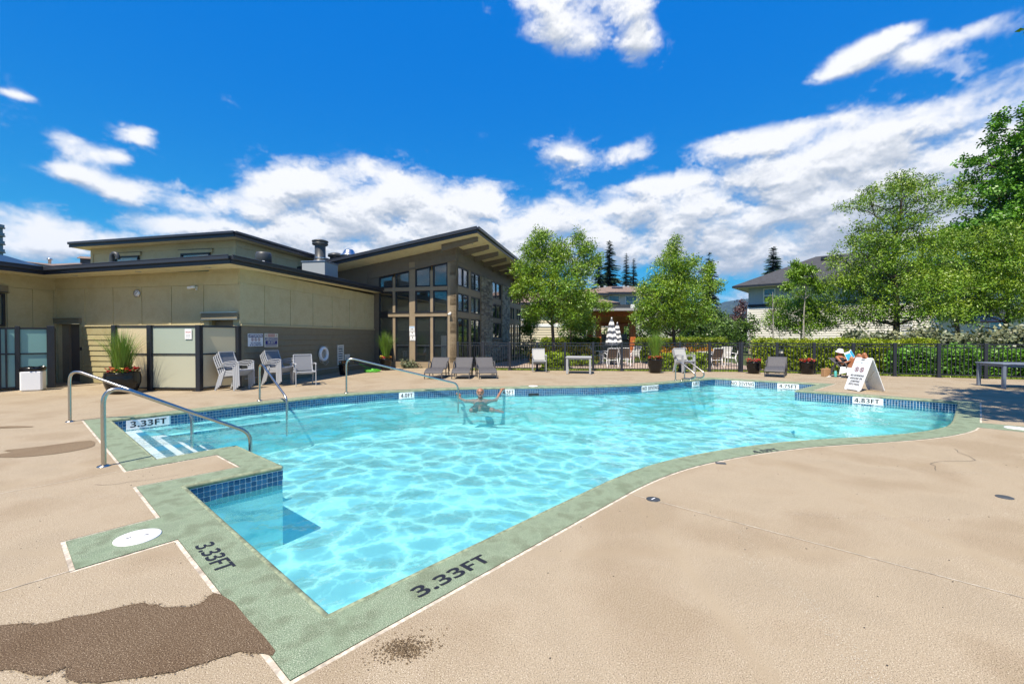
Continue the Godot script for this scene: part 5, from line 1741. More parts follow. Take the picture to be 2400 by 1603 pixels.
	part(bt, "twigs", mb.mesh(), M.bark)
	# the tree that shades the right side of the deck; only a twig tip hangs into the photo
	tree("shade_tree", "tree beside the deck of which one leafy twig tip hangs into the top right corner", P(11.3, 5.2), [[-2.2, 8.4, 0.9, 0.6], [-1.6, 8.2, 1.1, 0.8], [-0.6, 7.6, 1.1, 0.8], [0.4, 8.4, 1.2, 0.9], [1.4, 7.6, 1.1, 0.8], [-1.2, 9.2, 1.0, 0.7], [0.8, 9.4, 0.9, 0.6], [0.0, 6.9, 1.0, 0.5]], "leaf_maple", maple, 26, 0.16, 9.2, "bark", "", Color(1.2, 1.2, 0.9), 1.25)
	tree("shade_tree", "tree beside the deck outside the photo, which shades the deck's right edge", P(9.5, 3.9), [[-2.2, 7.6, 0.9, 0.6], [-1.2, 8.2, 1.0, 0.7], [-0.2, 7.2, 1.1, 0.6], [0.9, 8.0, 1.0, 0.7], [1.6, 7.2, 0.8, 0.5], [0.2, 9.0, 0.9, 0.6]], "leaf_maple", maple, 26, 0.14, 8.8, "bark", "", Color(1.2, 1.2, 0.9), 1.0)
	# the twig itself
	var tw := get_node("shade_tree") as Node3D
	mb = MB.new()
	var tip := P(9.18, 7.78, 6.98) - tw.position
	mb.tube([P(10.2, 7.3, 7.5) - tw.position, P(9.6, 7.6, 7.2) - tw.position, tip], [0.03, 0.015, 0.004], 5)
	part(tw, "twig", mb.mesh(), M.bark)
	var lm := MB.new()
	for i in 22:
		var p := tip + Vector3(rng.randf_range(-0.05, 0.7), 0, 0)
		p.y = tip.y + (p.x - tip.x) * 0.3 + rng.randfn() * 0.04
		p.z = tip.z + (p.x - tip.x) * 0.3 + rng.randfn() * 0.06
		var dir := Vector3(rng.randfn() * 0.6 - 0.3, rng.randfn() * 0.3 - 0.5, rng.randfn() * 0.6).normalized()
		var side := dir.cross(Vector3(rng.randfn(), 1, rng.randfn())).normalized() * 0.035
		var v := rng.randf_range(0.6, 1.2)
		lm.color(Color(v, v, v))
		lm.tri(p, p + dir * 0.06 - side, p + dir * 0.14)
		lm.tri(p, p + dir * 0.14, p + dir * 0.06 + side)
	part(tw, "twig_leaves", lm.mesh(), M.leaf_maple).set_meta("kind", "stuff")
	# conifers far behind
	conifer("tallest dark conifer, above the apartment roof behind the hall's tree", P(19.0, 85.0), 20.0, 4.2)
	conifer("dark conifer crowding the left side of the tallest one", P(16.6, 84.0), 17.2, 3.6)
	conifer("slim dark conifer, left one of the close pair above the apartment roof", P(22.2, 85.0), 17.7, 2.5)
	conifer("slim dark conifer, right one of the close pair above the apartment roof", P(23.8, 85.5), 16.7, 2.4)
	conifer("ragged conifer with open gaps beside the slender garden tree", P(36.1, 80.0), 16.8, 3.6, 0.3)
	conifer("dense conifer rising behind the grey-roofed house", P(44.9, 75.0), 16.8, 4.2)
	# masses of shrubs and small trees between the gazebo and the house
	gr = "green bushes between the gazebo and the house"
	var bl := [["large dark green bush right of the slender garden tree", 13.6, 34.0, [[0.0, 1.6, 1.6, 1.5], [0.8, 2.6, 1.2, 0.9], [-0.6, 2.7, 1.1, 0.8], [1.6, 1.4, 1.0, 1.1]]], ["tall dark bush under the ragged conifer", 17.2, 38.0, [[0.0, 2.2, 1.6, 1.9], [-0.8, 3.4, 1.0, 0.8], [0.9, 2.9, 1.1, 0.9], [-1.6, 1.8, 1.1, 1.3]]], ["mid-green bush just left of the house corner", 17.6, 34.0, [[0.0, 1.5, 1.5, 1.4], [0.9, 2.3, 1.0, 0.8], [-1.2, 1.6, 1.1, 1.1]]], ["broad bush behind the hedge left of the house", 20.2, 41.0, [[0.0, 1.8, 1.9, 1.5], [1.6, 1.6, 1.3, 1.3], [-1.6, 1.5, 1.3, 1.2]]], ["bush behind the gazebo's right post", 10.4, 35.0, [[0.0, 1.5, 1.5, 1.4], [1.2, 1.9, 1.1, 1.0], [-1.0, 1.3, 1.0, 1.1]]], ["bush seen through the open gazebo", 7.6, 36.0, [[0.0, 1.1, 1.5, 1.0], [1.0, 1.4, 1.0, 0.9]]], ["small leafy tree at the left of the gazebo", 5.2, 33.0, [[0.0, 1.6, 1.0, 1.2], [-1.0, 1.4, 0.8, 0.9]]]]
	for q in bl:
		bush("bush", q[0], P(q[1], q[2]), q[3], "leaf_bush", mid, 34, gr)
	bush("plum_shrub", "reddish purple shrub just left of the house corner", P(23.0, 44.0), [[0.0, 3.6, 0.8, 0.9], [0.3, 4.6, 0.5, 0.7], [-0.5, 3.0, 0.6, 0.7], [0.1, 2.0, 0.7, 1.0]], "leaf_plum", mid, 40)
	bush("clipped_bush", "dark clipped round bush at the far corner of the glazed hall", P(1.1, 27.0), [[0.0, 0.75, 0.85, 0.75]], "leaf_bush", small, 190, "", Color(0.7, 0.8, 0.7))
	# hedges
	hedge("hedge", "clipped hedge behind the patio, left of the gazebo", "hedge", V(1.9, 27.4), V(5.5, 27.6), 0.8, 0.0, 1.3, "leaf_hedge", small, 130, 0.03, "", Color(0.7, 0.75, 0.8))
	hedge("hedge", "clipped hedge behind the patio, right of the gazebo", "hedge", V(7.9, 27.4), V(13.2, 27.0), 0.9, 0.0, 1.3, "leaf_hedge", small, 120, 0.03, "", Color(0.7, 0.75, 0.8))
	hedge("hedge", "bright yellow-green hedge along the fence before the house", "hedge", V(11.2, 20.0), V(16.9, 17.4), 0.9, 0.0, 1.24, "leaf_hedge", small, 170, 0.04)
	hedge("hedge", "low box hedge behind the table, left of the folded umbrellas", "hedge", V(1.5, 20.2), V(2.6, 20.1), 0.9, 0.0, 0.6, "leaf_hedge", small, 170, 0.03, "", Color(0.9, 1.0, 0.9))
	hedge("hedge", "low box hedge behind the stacked chairs by the pool ladder", "hedge", V(6.9, 19.9), V(8.7, 19.7), 0.8, 0.0, 0.62, "leaf_hedge", small, 170, 0.03, "", Color(0.9, 1.0, 0.9))
	hedge("laurel_hedge", "glossy green laurel hedge along the fence at the right", "hedge", V(14.9, 16.9), V(23.5, 13.3), 0.9, 0.0, 0.86, "leaf_laurel", sprig("laurel", 9, 0.14, 0.13, 0.06, 0.0), 120, 0.07)
	hedge("grey_shrubs", "grey-green loose shrubs behind the laurel hedge", "shrub", V(15.2, 19.6), V(25.5, 15.4), 1.6, 0.1, 1.38, "leaf_grey", mid, 36, 0.14)
	hedge("flower_bed", "bed of yellow flowering shrubs behind the fence left of the table", "flower bed", V(1.2, 23.6), V(4.3, 23.6), 1.0, 0.0, 0.75, "leaf_yellow", small, 90, 0.12, "", Color(1, 1, 1))
	hedge("flower_bed", "bed of orange-yellow shrubs behind the fence right of the tall potted grass", "flower bed", V(7.6, 22.9), V(10.4, 22.5), 1.0, 0.0, 0.75, "leaf_yellow", small, 90, 0.12, "", Color(1.1, 0.8, 0.8))
	bush("lavender", "pale wispy border plant at the foot of the glazed hall", P(-4.9, 20.0), [[0.0, 0.2, 0.4, 0.2], [0.4, 0.18, 0.3, 0.18]], "leaf_grey", small, 120)
	bush("garden_shrub", "bright shrub behind the low hedge left of the table", P(3.2, 21.6), [[0.0, 0.3, 0.5, 0.3], [0.6, 0.3, 0.5, 0.28]], "leaf_hedge", small, 150)


# a glazed pot with tall grass and flowers round its foot
func planter(label: String, at: Vector3, r: float, h: float, grass: float, petals: Array, bowl := false) -> void:
	var t := thing("planter", label, "planter", at, 0.0)
	var mb := MB.new()
	if bowl:
		mb.lathe([V(0.0, 0.0), V(r * 0.72, 0.0), V(r * 0.82, h * 0.12), V(r * 1.0, h * 0.5), V(r * 1.02, h * 0.8), V(r * 0.97, h * 0.93), V(r * 0.99, h * 0.97), V(r * 0.97, h), V(r * 0.87, h), V(r * 0.85, h * 0.9), V(0.0, h * 0.9)], 36)
	else:
		mb.lathe([V(0.0, 0.0), V(r * 0.68, 0.0), V(r * 0.76, h * 0.1), V(r * 0.93, h * 0.55), V(r * 0.97, h * 0.86), V(r * 1.0, h * 0.88), V(r * 1.01, h * 0.97), V(r * 0.98, h), V(r * 0.87, h), V(r * 0.85, h * 0.9), V(0.0, h * 0.9)], 36)
	part(t, "pot", mb.mesh(), M.pot_glaze)
	mb = MB.new()
	mb.lathe([V(r * 0.85, h * 0.90), V(r * 0.4, h * 0.93), V(0.0, h * 0.94)], 20)
	part(t, "soil", mb.mesh(), M.soil)
	if grass > 0.0:
		mb = MB.new()
		for i in 620:
			var a := rng.randf() * TAU
			var r0 := r * 0.42 * sqrt(rng.randf())
			var lean := rng.randf() * 0.85 * (0.2 + r0 / (r * 0.42))
			var L := grass * rng.randf_range(0.65, 1.06)
			var side := Vector3(-sin(a), 0, cos(a))
			var out := Vector3(cos(a), 0, sin(a))
			side = (side + out * rng.randfn() * 0.5).normalized() * rng.randf_range(0.003, 0.0065)
			var v := rng.randf_range(0.5, 1.35)
			mb.color(Color(v * rng.randf_range(0.8, 1.5), v, v * 0.8))
			var last := Vector3.ZERO
			for k in 6:
				var s := k / 5.0
				var p := Vector3(cos(a) * r0, h * 0.92, sin(a) * r0) + out * lean * L * (0.22 * s + 0.42 * s * s * s) + Vector3(0, L * (s - 0.30 * lean * s * s * s), 0)
				if k:
					var w0 := 1.0 - pow((k - 1) / 5.0, 2.0)
					var w1 := 1.0 - pow(s, 2.0)
					if k < 5:
						mb.quad(last - side * w0, last + side * w0, p + side * w1, p - side * w1)
					else:
						mb.tri(last - side * w0, last + side * w0, p)
				last = p
		part(t, "grass", mb.mesh(), M.leaf_grass).set_meta("kind", "stuff")
	var fl := {}
	for i in int(150 * r / 0.3):
		var a := rng.randf() * TAU
		var rr := r * sqrt(rng.randf_range(0.25 if grass > 0 else 0.0, 0.9))
		var p := Vector3(cos(a) * rr, h + rng.randf_range(0.0, 0.13) * (1.2 - rr / r * 0.5), sin(a) * rr)
		var key: String = petals[int((a / TAU + 0.06 * rng.randfn() + 1.0) * petals.size() * 2) % petals.size()]
		if rng.randf() < 0.35:
			key = "leaf_bush"
		if not fl.has(key):
			fl[key] = MB.new()
		var f: MB = fl[key]
		f.color(Color.WHITE * rng.randf_range(0.7, 1.2))
		for k in 5:
			var b := TAU * k / 5 + rng.randf()
			var d := Vector3(cos(b), rng.randf_range(-0.1, 0.9), sin(b)) * rng.randf_range(0.025, 0.045)
			f.tri(p, p + d.rotated(Vector3.UP, -0.5), p + d * 1.2)
			f.tri(p, p + d * 1.2, p + d.rotated(Vector3.UP, 0.5))
	for key in fl:
		part(t, "flowers" if key != "leaf_bush" else "flower_leaves", fl[key].mesh(), M[key]).set_meta("kind", "stuff")


# ------------------------------------------------------------------ houses beyond the pool, gazebo
func hip_roof(par: Node3D, x0: float, x1: float, z0: float, z1: float, h0: float, h1: float, mat: Material, thick := 0.12) -> MeshInstance3D:
	# eaves rectangle in the thing's own axes; ridge along the longer side
	var mb := MB.new()
	var w := (z1 - z0) / 2
	var a := Vector3(x0 + w * 0.95, h1, (z0 + z1) / 2)
	var b := Vector3(x1 - w * 0.95, h1, (z0 + z1) / 2)
	var p := [Vector3(x0, h0, z0), Vector3(x1, h0, z0), Vector3(x1, h0, z1), Vector3(x0, h0, z1)]
	mb.face([p[0], p[1], b, a], Vector3(0, 1, -1))
	mb.face([p[2], p[3], a, b], Vector3(0, 1, 1))
	mb.face([p[1], p[2], b], Vector3(1, 1, 0))
	mb.face([p[3], p[0], a], Vector3(-1, 1, 0))
	var o := part(par, "roof", mb.mesh(), mat)
	var e := MB.new()
	for i in 4:
		e.bar(p[i] - Vector3(0, thick / 2, 0), p[(i + 1) % 4] - Vector3(0, thick / 2, 0), 0.08, thick)
	part(o, "eave", e.mesh(), M.fascia)
	part(o, "soffit", slab4([p[0] - Vector3(0, thick, 0), p[1] - Vector3(0, thick, 0), p[2] - Vector3(0, thick, 0), p[3] - Vector3(0, thick, 0)], 0.03), M.off_white)
	return o


func far_window(par: Node3D, F: Transform3D, s0: float, s1: float, h0: float, h1: float, split := true) -> void:
	var w := window(par, F * Transform3D(Basis.IDENTITY, Vector3(0, 0, 0.03)), s0, s1, h0, h1, -1.0, (h0 + h1) / 2 if split else -1.0, [], 0.09, M.white_paint)
	part(w, "blind", box_mesh(Vector3(s1 - s0 - 0.1, h1 - h0 - 0.1, 0.004)), M.window_dark, Transform3D(Basis.IDENTITY, Vector3((s0 + s1) / 2, (h0 + h1) / 2, -0.02)))


func lap_field(par: Node3D, F: Transform3D, s0: float, s1: float, h0: float, h1: float, step: float, mat: Material) -> void:
	var mb := MB.new()
	var n := int((h1 - h0) / step)
	for k in n:
		mb.box(F * Vector3((s0 + s1) / 2, h0 + (k + 0.5) * step, 0.02), Vector3(s1 - s0, step + 0.02, 0.02), F.basis * Basis(Vector3.RIGHT, -0.2))
	part(par, "lap_siding", mb.mesh(), mat).set_meta("kind", "stuff")


func build_far_buildings() -> void:
	# the grey-roofed house on the right
	var b := thing("house", "two-storey house with a dark grey roof, cream siding below and pale boards above", "house", P(20.1, 37.0), -0.715)
	var F := Transform3D.IDENTITY
	part(b, "foundation", box_mesh(Vector3(11.6, 1.2, 9.0)), M.concrete, Transform3D(Basis.IDENTITY, Vector3(5.8, 0.58, -4.5)))
	part(b, "lower_wall", box_mesh(Vector3(11.5, 2.8, 8.9)), M.white_siding, Transform3D(Basis.IDENTITY, Vector3(5.75, 2.58, -4.5)))
	lap_field(b, F, 0.0, 11.5, 1.18, 3.95, 0.18, M.white_siding)
	part(b, "belt", box_mesh(Vector3(11.6, 0.22, 9.0)), M.fascia, Transform3D(Basis.IDENTITY, Vector3(5.75, 4.05, -4.45)))
	part(b, "upper_wall", box_mesh(Vector3(11.5, 1.6, 8.9)), M.blue_siding, Transform3D(Basis.IDENTITY, Vector3(5.75, 4.95, -4.5)))
	for k in 29:
		part(b, "batten", box_mesh(Vector3(0.05, 1.5, 0.03)), M.blue_siding, Transform3D(Basis.IDENTITY, Vector3(0.02 + 0.41 * k, 4.92, -0.035)))
	for s in [0.0, 11.5]:
		part(b, "corner_board", box_mesh(Vector3(0.14, 2.8, 0.1)), M.white_paint, Transform3D(Basis.IDENTITY, Vector3(s, 2.56, 0.01)))
	far_window(b, F * Transform3D(Basis.IDENTITY, Vector3(0, 0, -0.02)), 1.1, 2.0, 4.22, 5.45)
	far_window(b, F * Transform3D(Basis.IDENTITY, Vector3(0, 0, -0.02)), 4.6, 5.9, 4.7, 5.45)
	far_window(b, F * Transform3D(Basis.IDENTITY, Vector3(0, 0, 0.02)), 9.6, 10.3, 1.6, 2.9)
	var rf := hip_roof(b, -1.0, 12.5, -10.0, 1.0, 5.72, 8.35, M.shingle, 0.16)
	for q in [[4.9, -3.4], [5.9, -3.4], [8.0, -3.9]]:
		part(rf, "roof_vent", box_mesh(Vector3(0.4, 0.3, 0.4), 0.04), M.fascia, Transform3D(Basis.IDENTITY, Vector3(q[0], 7.95 if q[0] < 7 else 8.15, q[1])))
	var pm := MB.new()
	pm.tube([Vector3(8.9, 7.9, -4.2), Vector3(8.9, 8.9, -4.2)], 0.07, 8)
	part(rf, "vent_pipe", pm.mesh(), M.grey_dark)
	# apartments in the middle distance
	b = thing("apartment_building", "cream apartment building with a brown roof behind the gazebo and trees", "building", P(9.3, 60.0))
	part(b, "wall", box_mesh(Vector3(14.0, 7.5, 11.0)), M.white_siding, Transform3D(Basis.IDENTITY, Vector3(7.0, 3.7, -5.5)))
	part(b, "bay", box_mesh(Vector3(3.2, 7.2, 2.0)), M.cream_siding, Transform3D(Basis.IDENTITY, Vector3(1.4, 3.6, 0.4)))
	rf = hip_roof(b, -0.8, 14.8, -12.0, 1.0, 7.5, 9.0, M.brown_shingle, 0.3)
	part(rf, "skylight", box_mesh(Vector3(1.5, 0.3, 0.6), 0.05), M.fascia, Transform3D(Basis(Vector3.RIGHT, 0.3), Vector3(5.9, 8.45, -2.9)))
	for q in [3.5, 4.4, 7.2, 7.8, 9.3]:
		part(rf, "roof_vent", box_mesh(Vector3(0.35, 0.35, 0.35), 0.05), M.grey_box, Transform3D(Basis.IDENTITY, Vector3(q, 8.75, -4.2)))
	hip_roof(b, -1.0, 3.6, -3.0, 2.2, 7.25, 8.2, M.brown_shingle, 0.3)
	for q in [[4.0, 5.5, 6.2, 7.1], [6.3, 7.9, 5.4, 7.1], [8.6, 10.3, 5.2, 7.1], [8.6, 9.9, 2.3, 3.1], [6.3, 7.7, 2.4, 3.5], [11.3, 12.6, 5.3, 7.0], [4.2, 5.4, 2.4, 3.5], [11.3, 12.6, 2.3, 3.3]]:
		far_window(b, F, q[0], q[1], q[2], q[3], q[3] - q[2] > 1.0)
	var bal := part(b, "balcony", box_mesh(Vector3(3.6, 0.25, 1.5)), M.fascia, Transform3D(Basis.IDENTITY, Vector3(4.9, 4.7, 0.75)))
	part(bal, "railing", box_mesh(Vector3(3.5, 0.95, 0.05)), M.grey_dark, Transform3D(Basis.IDENTITY, Vector3(0, 0.6, 0.7)))
	part(b, "air_conditioner", box_mesh(Vector3(0.9, 0.5, 0.4), 0.03), M.white_paint, Transform3D(Basis.IDENTITY, Vector3(7.1, 5.6, 0.2)))
	b = thing("apartment_wing", "low tan-sided apartment wing behind the tree right of the hall", "building", P(-2.5, 46.0))
	part(b, "wall", box_mesh(Vector3(13.0, 5.0, 9.0)), M.cream_siding, Transform3D(Basis.IDENTITY, Vector3(6.5, 2.5, -4.5)))
	lap_field(b, F, 0.0, 13.0, 0.1, 4.9, 0.26, M.cream_siding)
	part(b, "band", box_mesh(Vector3(13.1, 0.3, 0.06)), M.white_paint, Transform3D(Basis.IDENTITY, Vector3(6.5, 2.65, 0.05)))
	hip_roof(b, -0.7, 13.7, -9.8, 0.8, 5.0, 6.6, M.brown_shingle, 0.25)
	for q in [[9.8, 12.0, 0.7, 1.9], [3.0, 4.6, 3.2, 4.4], [7.0, 8.6, 3.2, 4.4]]:
		far_window(b, F * Transform3D(Basis.IDENTITY, Vector3(0, 0, 0.03)), q[0], q[1], q[2], q[3])
	b = thing("low_house", "low house with a grey roof showing left of the cream-sided house", "house", P(29.0, 58.0))
	part(b, "wall", box_mesh(Vector3(7.0, 3.2, 6.0)), M.cream_siding, Transform3D(Basis.IDENTITY, Vector3(2.5, 1.6, -3.0)))
	hip_roof(b, -1.7, 6.7, -7.0, 1.0, 3.2, 4.4, M.shingle, 0.2)
	# white house far right behind the trees
	b = thing("white_house", "white house half hidden behind the trees at the right", "house", P(34.0, 38.0))
	part(b, "wall", box_mesh(Vector3(13.0, 3.4, 6.0)), M.white_siding, Transform3D(Basis.IDENTITY, Vector3(6.0, 1.7, -3.0)))
	lap_field(b, F, -0.5, 12.5, 0.1, 3.3, 0.26, M.white_siding)
	hip_roof(b, -1.4, 13.4, -7.0, 1.0, 3.4, 4.9, M.shingle, 0.2)
	far_window(b, F * Transform3D(Basis.IDENTITY, Vector3(0, 0, 0.03)), 1.0, 2.3, 1.4, 2.8)
	far_window(b, F * Transform3D(Basis.IDENTITY, Vector3(0, 0, 0.03)), 7.6, 9.4, 1.4, 2.8)
	# brown-roofed house far left
	b = thing("brown_roof_house", "house with a brown shingle roof and roof vents beyond the pool house at left", "house", P(-57.5, 46.0))
	part(b, "wall", box_mesh(Vector3(15.0, 8.8, 9.0)), M.cream_siding, Transform3D(Basis.IDENTITY, Vector3(9.0, 4.4, -5.2)))
	rf = hip_roof(b, 0.5, 17.5, -11.0, 0.0, 8.75, 10.15, M.brown_shingle, 0.25)
	var gm := MB.new()
	gm.face([Vector3(5.4, 9.38, 1.4), Vector3(5.4, 9.75, -4.5), Vector3(0.4, 8.65, -4.0), Vector3(0.4, 8.65, 1.4)], Vector3(-0.3, 1, 0))
	gm.face([Vector3(5.4, 9.38, 1.4), Vector3(5.4, 9.75, -4.5), Vector3(10.6, 8.65, -4.0), Vector3(10.6, 8.65, 1.4)], Vector3(0.3, 1, 0))
	part(rf, "cross_gable", gm.mesh(), M.brown_shingle)
	gm = MB.new()
	gm.slab(PackedVector2Array([V(1.6, 8.0), V(9.4, 8.0), V(9.4, 8.86), V(5.4, 9.28), V(1.6, 8.86)]), 0.6, 0.8)
	part(b, "gable_wall", gm.mesh(), M.cream_siding)
	gm = MB.new()
	gm.bar(Vector3(5.4, 9.33, 1.42), Vector3(0.4, 8.6, 1.42), 0.06, 0.16)
	gm.bar(Vector3(5.4, 9.33, 1.42), Vector3(10.6, 8.6, 1.42), 0.06, 0.16)
	part(rf, "barge_board", gm.mesh(), M.fascia)
	for q in [[8.2, 10.2], [12.2, 10.0]]:
		var dv := part(rf, "dormer_vent", box_mesh(Vector3(1.0, 0.6, 0.8)), M.grey_dark, Transform3D(Basis(Vector3.UP, 0.4), Vector3(q[0], q[1], -4.6)))
		gm = MB.new()
		gm.bar(Vector3(-0.7, 0.35, 0.3), Vector3(0.7, 0.35, 0.3), 0.7, 0.06, Vector3(0, 1, 0.5))
		gm.bar(Vector3(-0.7, 0.35, -0.3), Vector3(0.7, 0.35, -0.3), 0.7, 0.06, Vector3(0, 1, -0.5))
		part(dv, "vent_roof", gm.mesh(), M.brown_shingle)
	for q in [[10.6, 0.9], [3.6, 0.5]]:
		gm = MB.new()
		gm.lathe([V(0.14, 0.0), V(0.14, q[1]), V(0.27, q[1] + 0.02), V(0.2, q[1] + 0.16), V(0.0, q[1] + 0.18)], 12)
		part(rf, "vent_pipe", gm.mesh(), M.galvanised, Transform3D(Basis.IDENTITY, Vector3(q[0], 9.9, -4.8)))
	# tower block at the left edge
	b = thing("tower_block", "distant tower block with stacked balconies at the left edge", "tower", P(-193.6, 150.0))
	part(b, "core", box_mesh(Vector3(9.0, 42.0, 12.0)), M.tower_glass, Transform3D(Basis.IDENTITY, Vector3(0.0, 21.0, -6.0)))
	for k in 14:
		var s := part(b, "balcony", box_mesh(Vector3(10.8, 0.5, 13.0)), M.concrete, Transform3D(Basis.IDENTITY, Vector3(0.0, 2.6 + 3.0 * k, -5.5)))
		part(s, "railing", box_mesh(Vector3(0.1, 0.9, 12.8)), M.tower_glass, Transform3D(Basis.IDENTITY, Vector3(5.2, 0.75, 0.0)))


func build_gazebo() -> void:
	var g := thing("gazebo", "open timber gazebo with a sloping red-brown roof behind the patio", "gazebo", P(6.65, 28.0))
	for s in [-1, 1]:
		for z in [0.0, -2.9]:
			part(g, "post", box_mesh(Vector3(0.34, 2.95 if z == 0.0 else 2.35, 0.34), 0.01), M.cedar, Transform3D(Basis.IDENTITY, Vector3(1.1 * s, 1.47 if z == 0.0 else 1.17, z)))
	for z in [0.0, -2.9]:
		part(g, "beam", box_mesh(Vector3(3.2, 0.2, 0.16), 0.01), M.cedar, Transform3D(Basis.IDENTITY, Vector3(0, 2.84 if z == 0.0 else 2.28, z)))
	for k in 8:
		var x := -1.64 + 3.28 * (k + 0.5) / 8
		part(g, "roof_plank", slab4([Vector3(x - 0.2, 3.02, 0.9), Vector3(x + 0.2, 3.02, 0.9), Vector3(x + 0.2, 2.28, -3.6), Vector3(x - 0.2, 2.28, -3.6)], 0.04), M.cedar)
	part(g, "roof", slab4([Vector3(-1.72, 3.07, 0.95), Vector3(1.72, 3.07, 0.95), Vector3(1.72, 2.33, -3.65), Vector3(-1.72, 2.33, -3.65)], 0.14), M.fascia)
	part(g, "fascia", box_mesh(Vector3(3.5, 0.16, 0.04)), M.table_grey, Transform3D(Basis.IDENTITY, Vector3(0, 3.14, 0.99)))
	var k2 := thing("stone_counter", "dark stone barbecue counter between the gazebo posts", "counter", P(6.65, 28.9))
	part(k2, "body", box_mesh(Vector3(2.1, 1.2, 0.7)), M.stone_b, Transform3D(Basis.IDENTITY, Vector3(0, 0.6, 0)))
	part(k2, "top", box_mesh(Vector3(2.25, 0.08, 0.8), 0.01), M.grey_dark, Transform3D(Basis.IDENTITY, Vector3(0, 1.24, 0)))
	part(k2, "back_wall", box_mesh(Vector3(2.1, 0.35, 0.2)), M.stone_b, Transform3D(Basis.IDENTITY, Vector3(0, 1.45, -0.28)))


# ------------------------------------------------------------------ fences, screens, rails, furniture
func fence_run(label: String, pts: Array, pitch: float) -> void:
	var p0: Vector2 = pts[0]
	var t := thing("metal_fence", label, "fence", P(p0.x, p0.y), 0.0)
	var pk := MB.new()
	var post := box_mesh(Vector3(0.1, 1.22, 0.1), 0.008)
	var base := box_mesh(Vector3(0.17, 0.02, 0.17), 0.004)
	for i in pts.size() - 1:
		var a: Vector2 = pts[i] - p0
		var b: Vector2 = pts[i + 1] - p0
		var L := a.distance_to(b)
		var n := maxi(1, int(round(L / pitch)))
		var ang := atan2(b.y - a.y, b.x - a.x)
		for k in n + 1:
			if k == n and i < pts.size() - 2:
				continue
			var q := a.lerp(b, float(k) / n)
			var o := part(t, "post", post, M.fence_paint, Transform3D(Basis(Vector3.UP, ang), P(q.x, q.y, 0.61)))
			part(o, "foot_plate", base, M.fence_paint, Transform3D(Basis.IDENTITY, Vector3(0, -0.60, 0)))
			if k < n:
				var r := a.lerp(b, float(k + 1) / n)
				for h in [0.10, 1.07, 1.18]:
					part(t, "rail", bar_mesh(P(q.x, q.y, h), P(r.x, r.y, h), 0.032, 0.036), M.fence_paint)
				var m := int(q.distance_to(r) / 0.104)
				for j in range(1, m):
					var s := q.lerp(r, float(j) / m)
					pk.box(P(s.x, s.y, 0.585), Vector3(0.020, 0.97, 0.020), Basis(Vector3.UP, ang))
					if j % 4 == 2:
						pk.box(P(s.x, s.y, 1.125), Vector3(0.020, 0.11, 0.020), Basis(Vector3.UP, ang))
	part(t, "pickets", pk.mesh(), M.fence_paint).set_meta("kind", "stuff")


func screen_panel(par: Node3D, a: Vector2, b: Vector2, h: float, upper: Material, lower: Material, split := 0.98) -> void:
	var d := (b - a)
	var L := d.length()
	var F := wall_frame(P(a.x, a.y), d.x, d.y)
	for q in [[0.05, 0.09], [split - 0.02, split + 0.02], [h - 0.05, h]]:
		wbox(par, "rail", F, 0.0, L, q[0], q[1], -0.025, 0.025, M.black_metal)
	wbox(par, "glass_panel", F, 0.0, L, split + 0.02, h - 0.05, -0.006, 0.006, upper)
	wbox(par, "glass_panel", F, 0.0, L, 0.09, split - 0.02, -0.006, 0.006, lower)


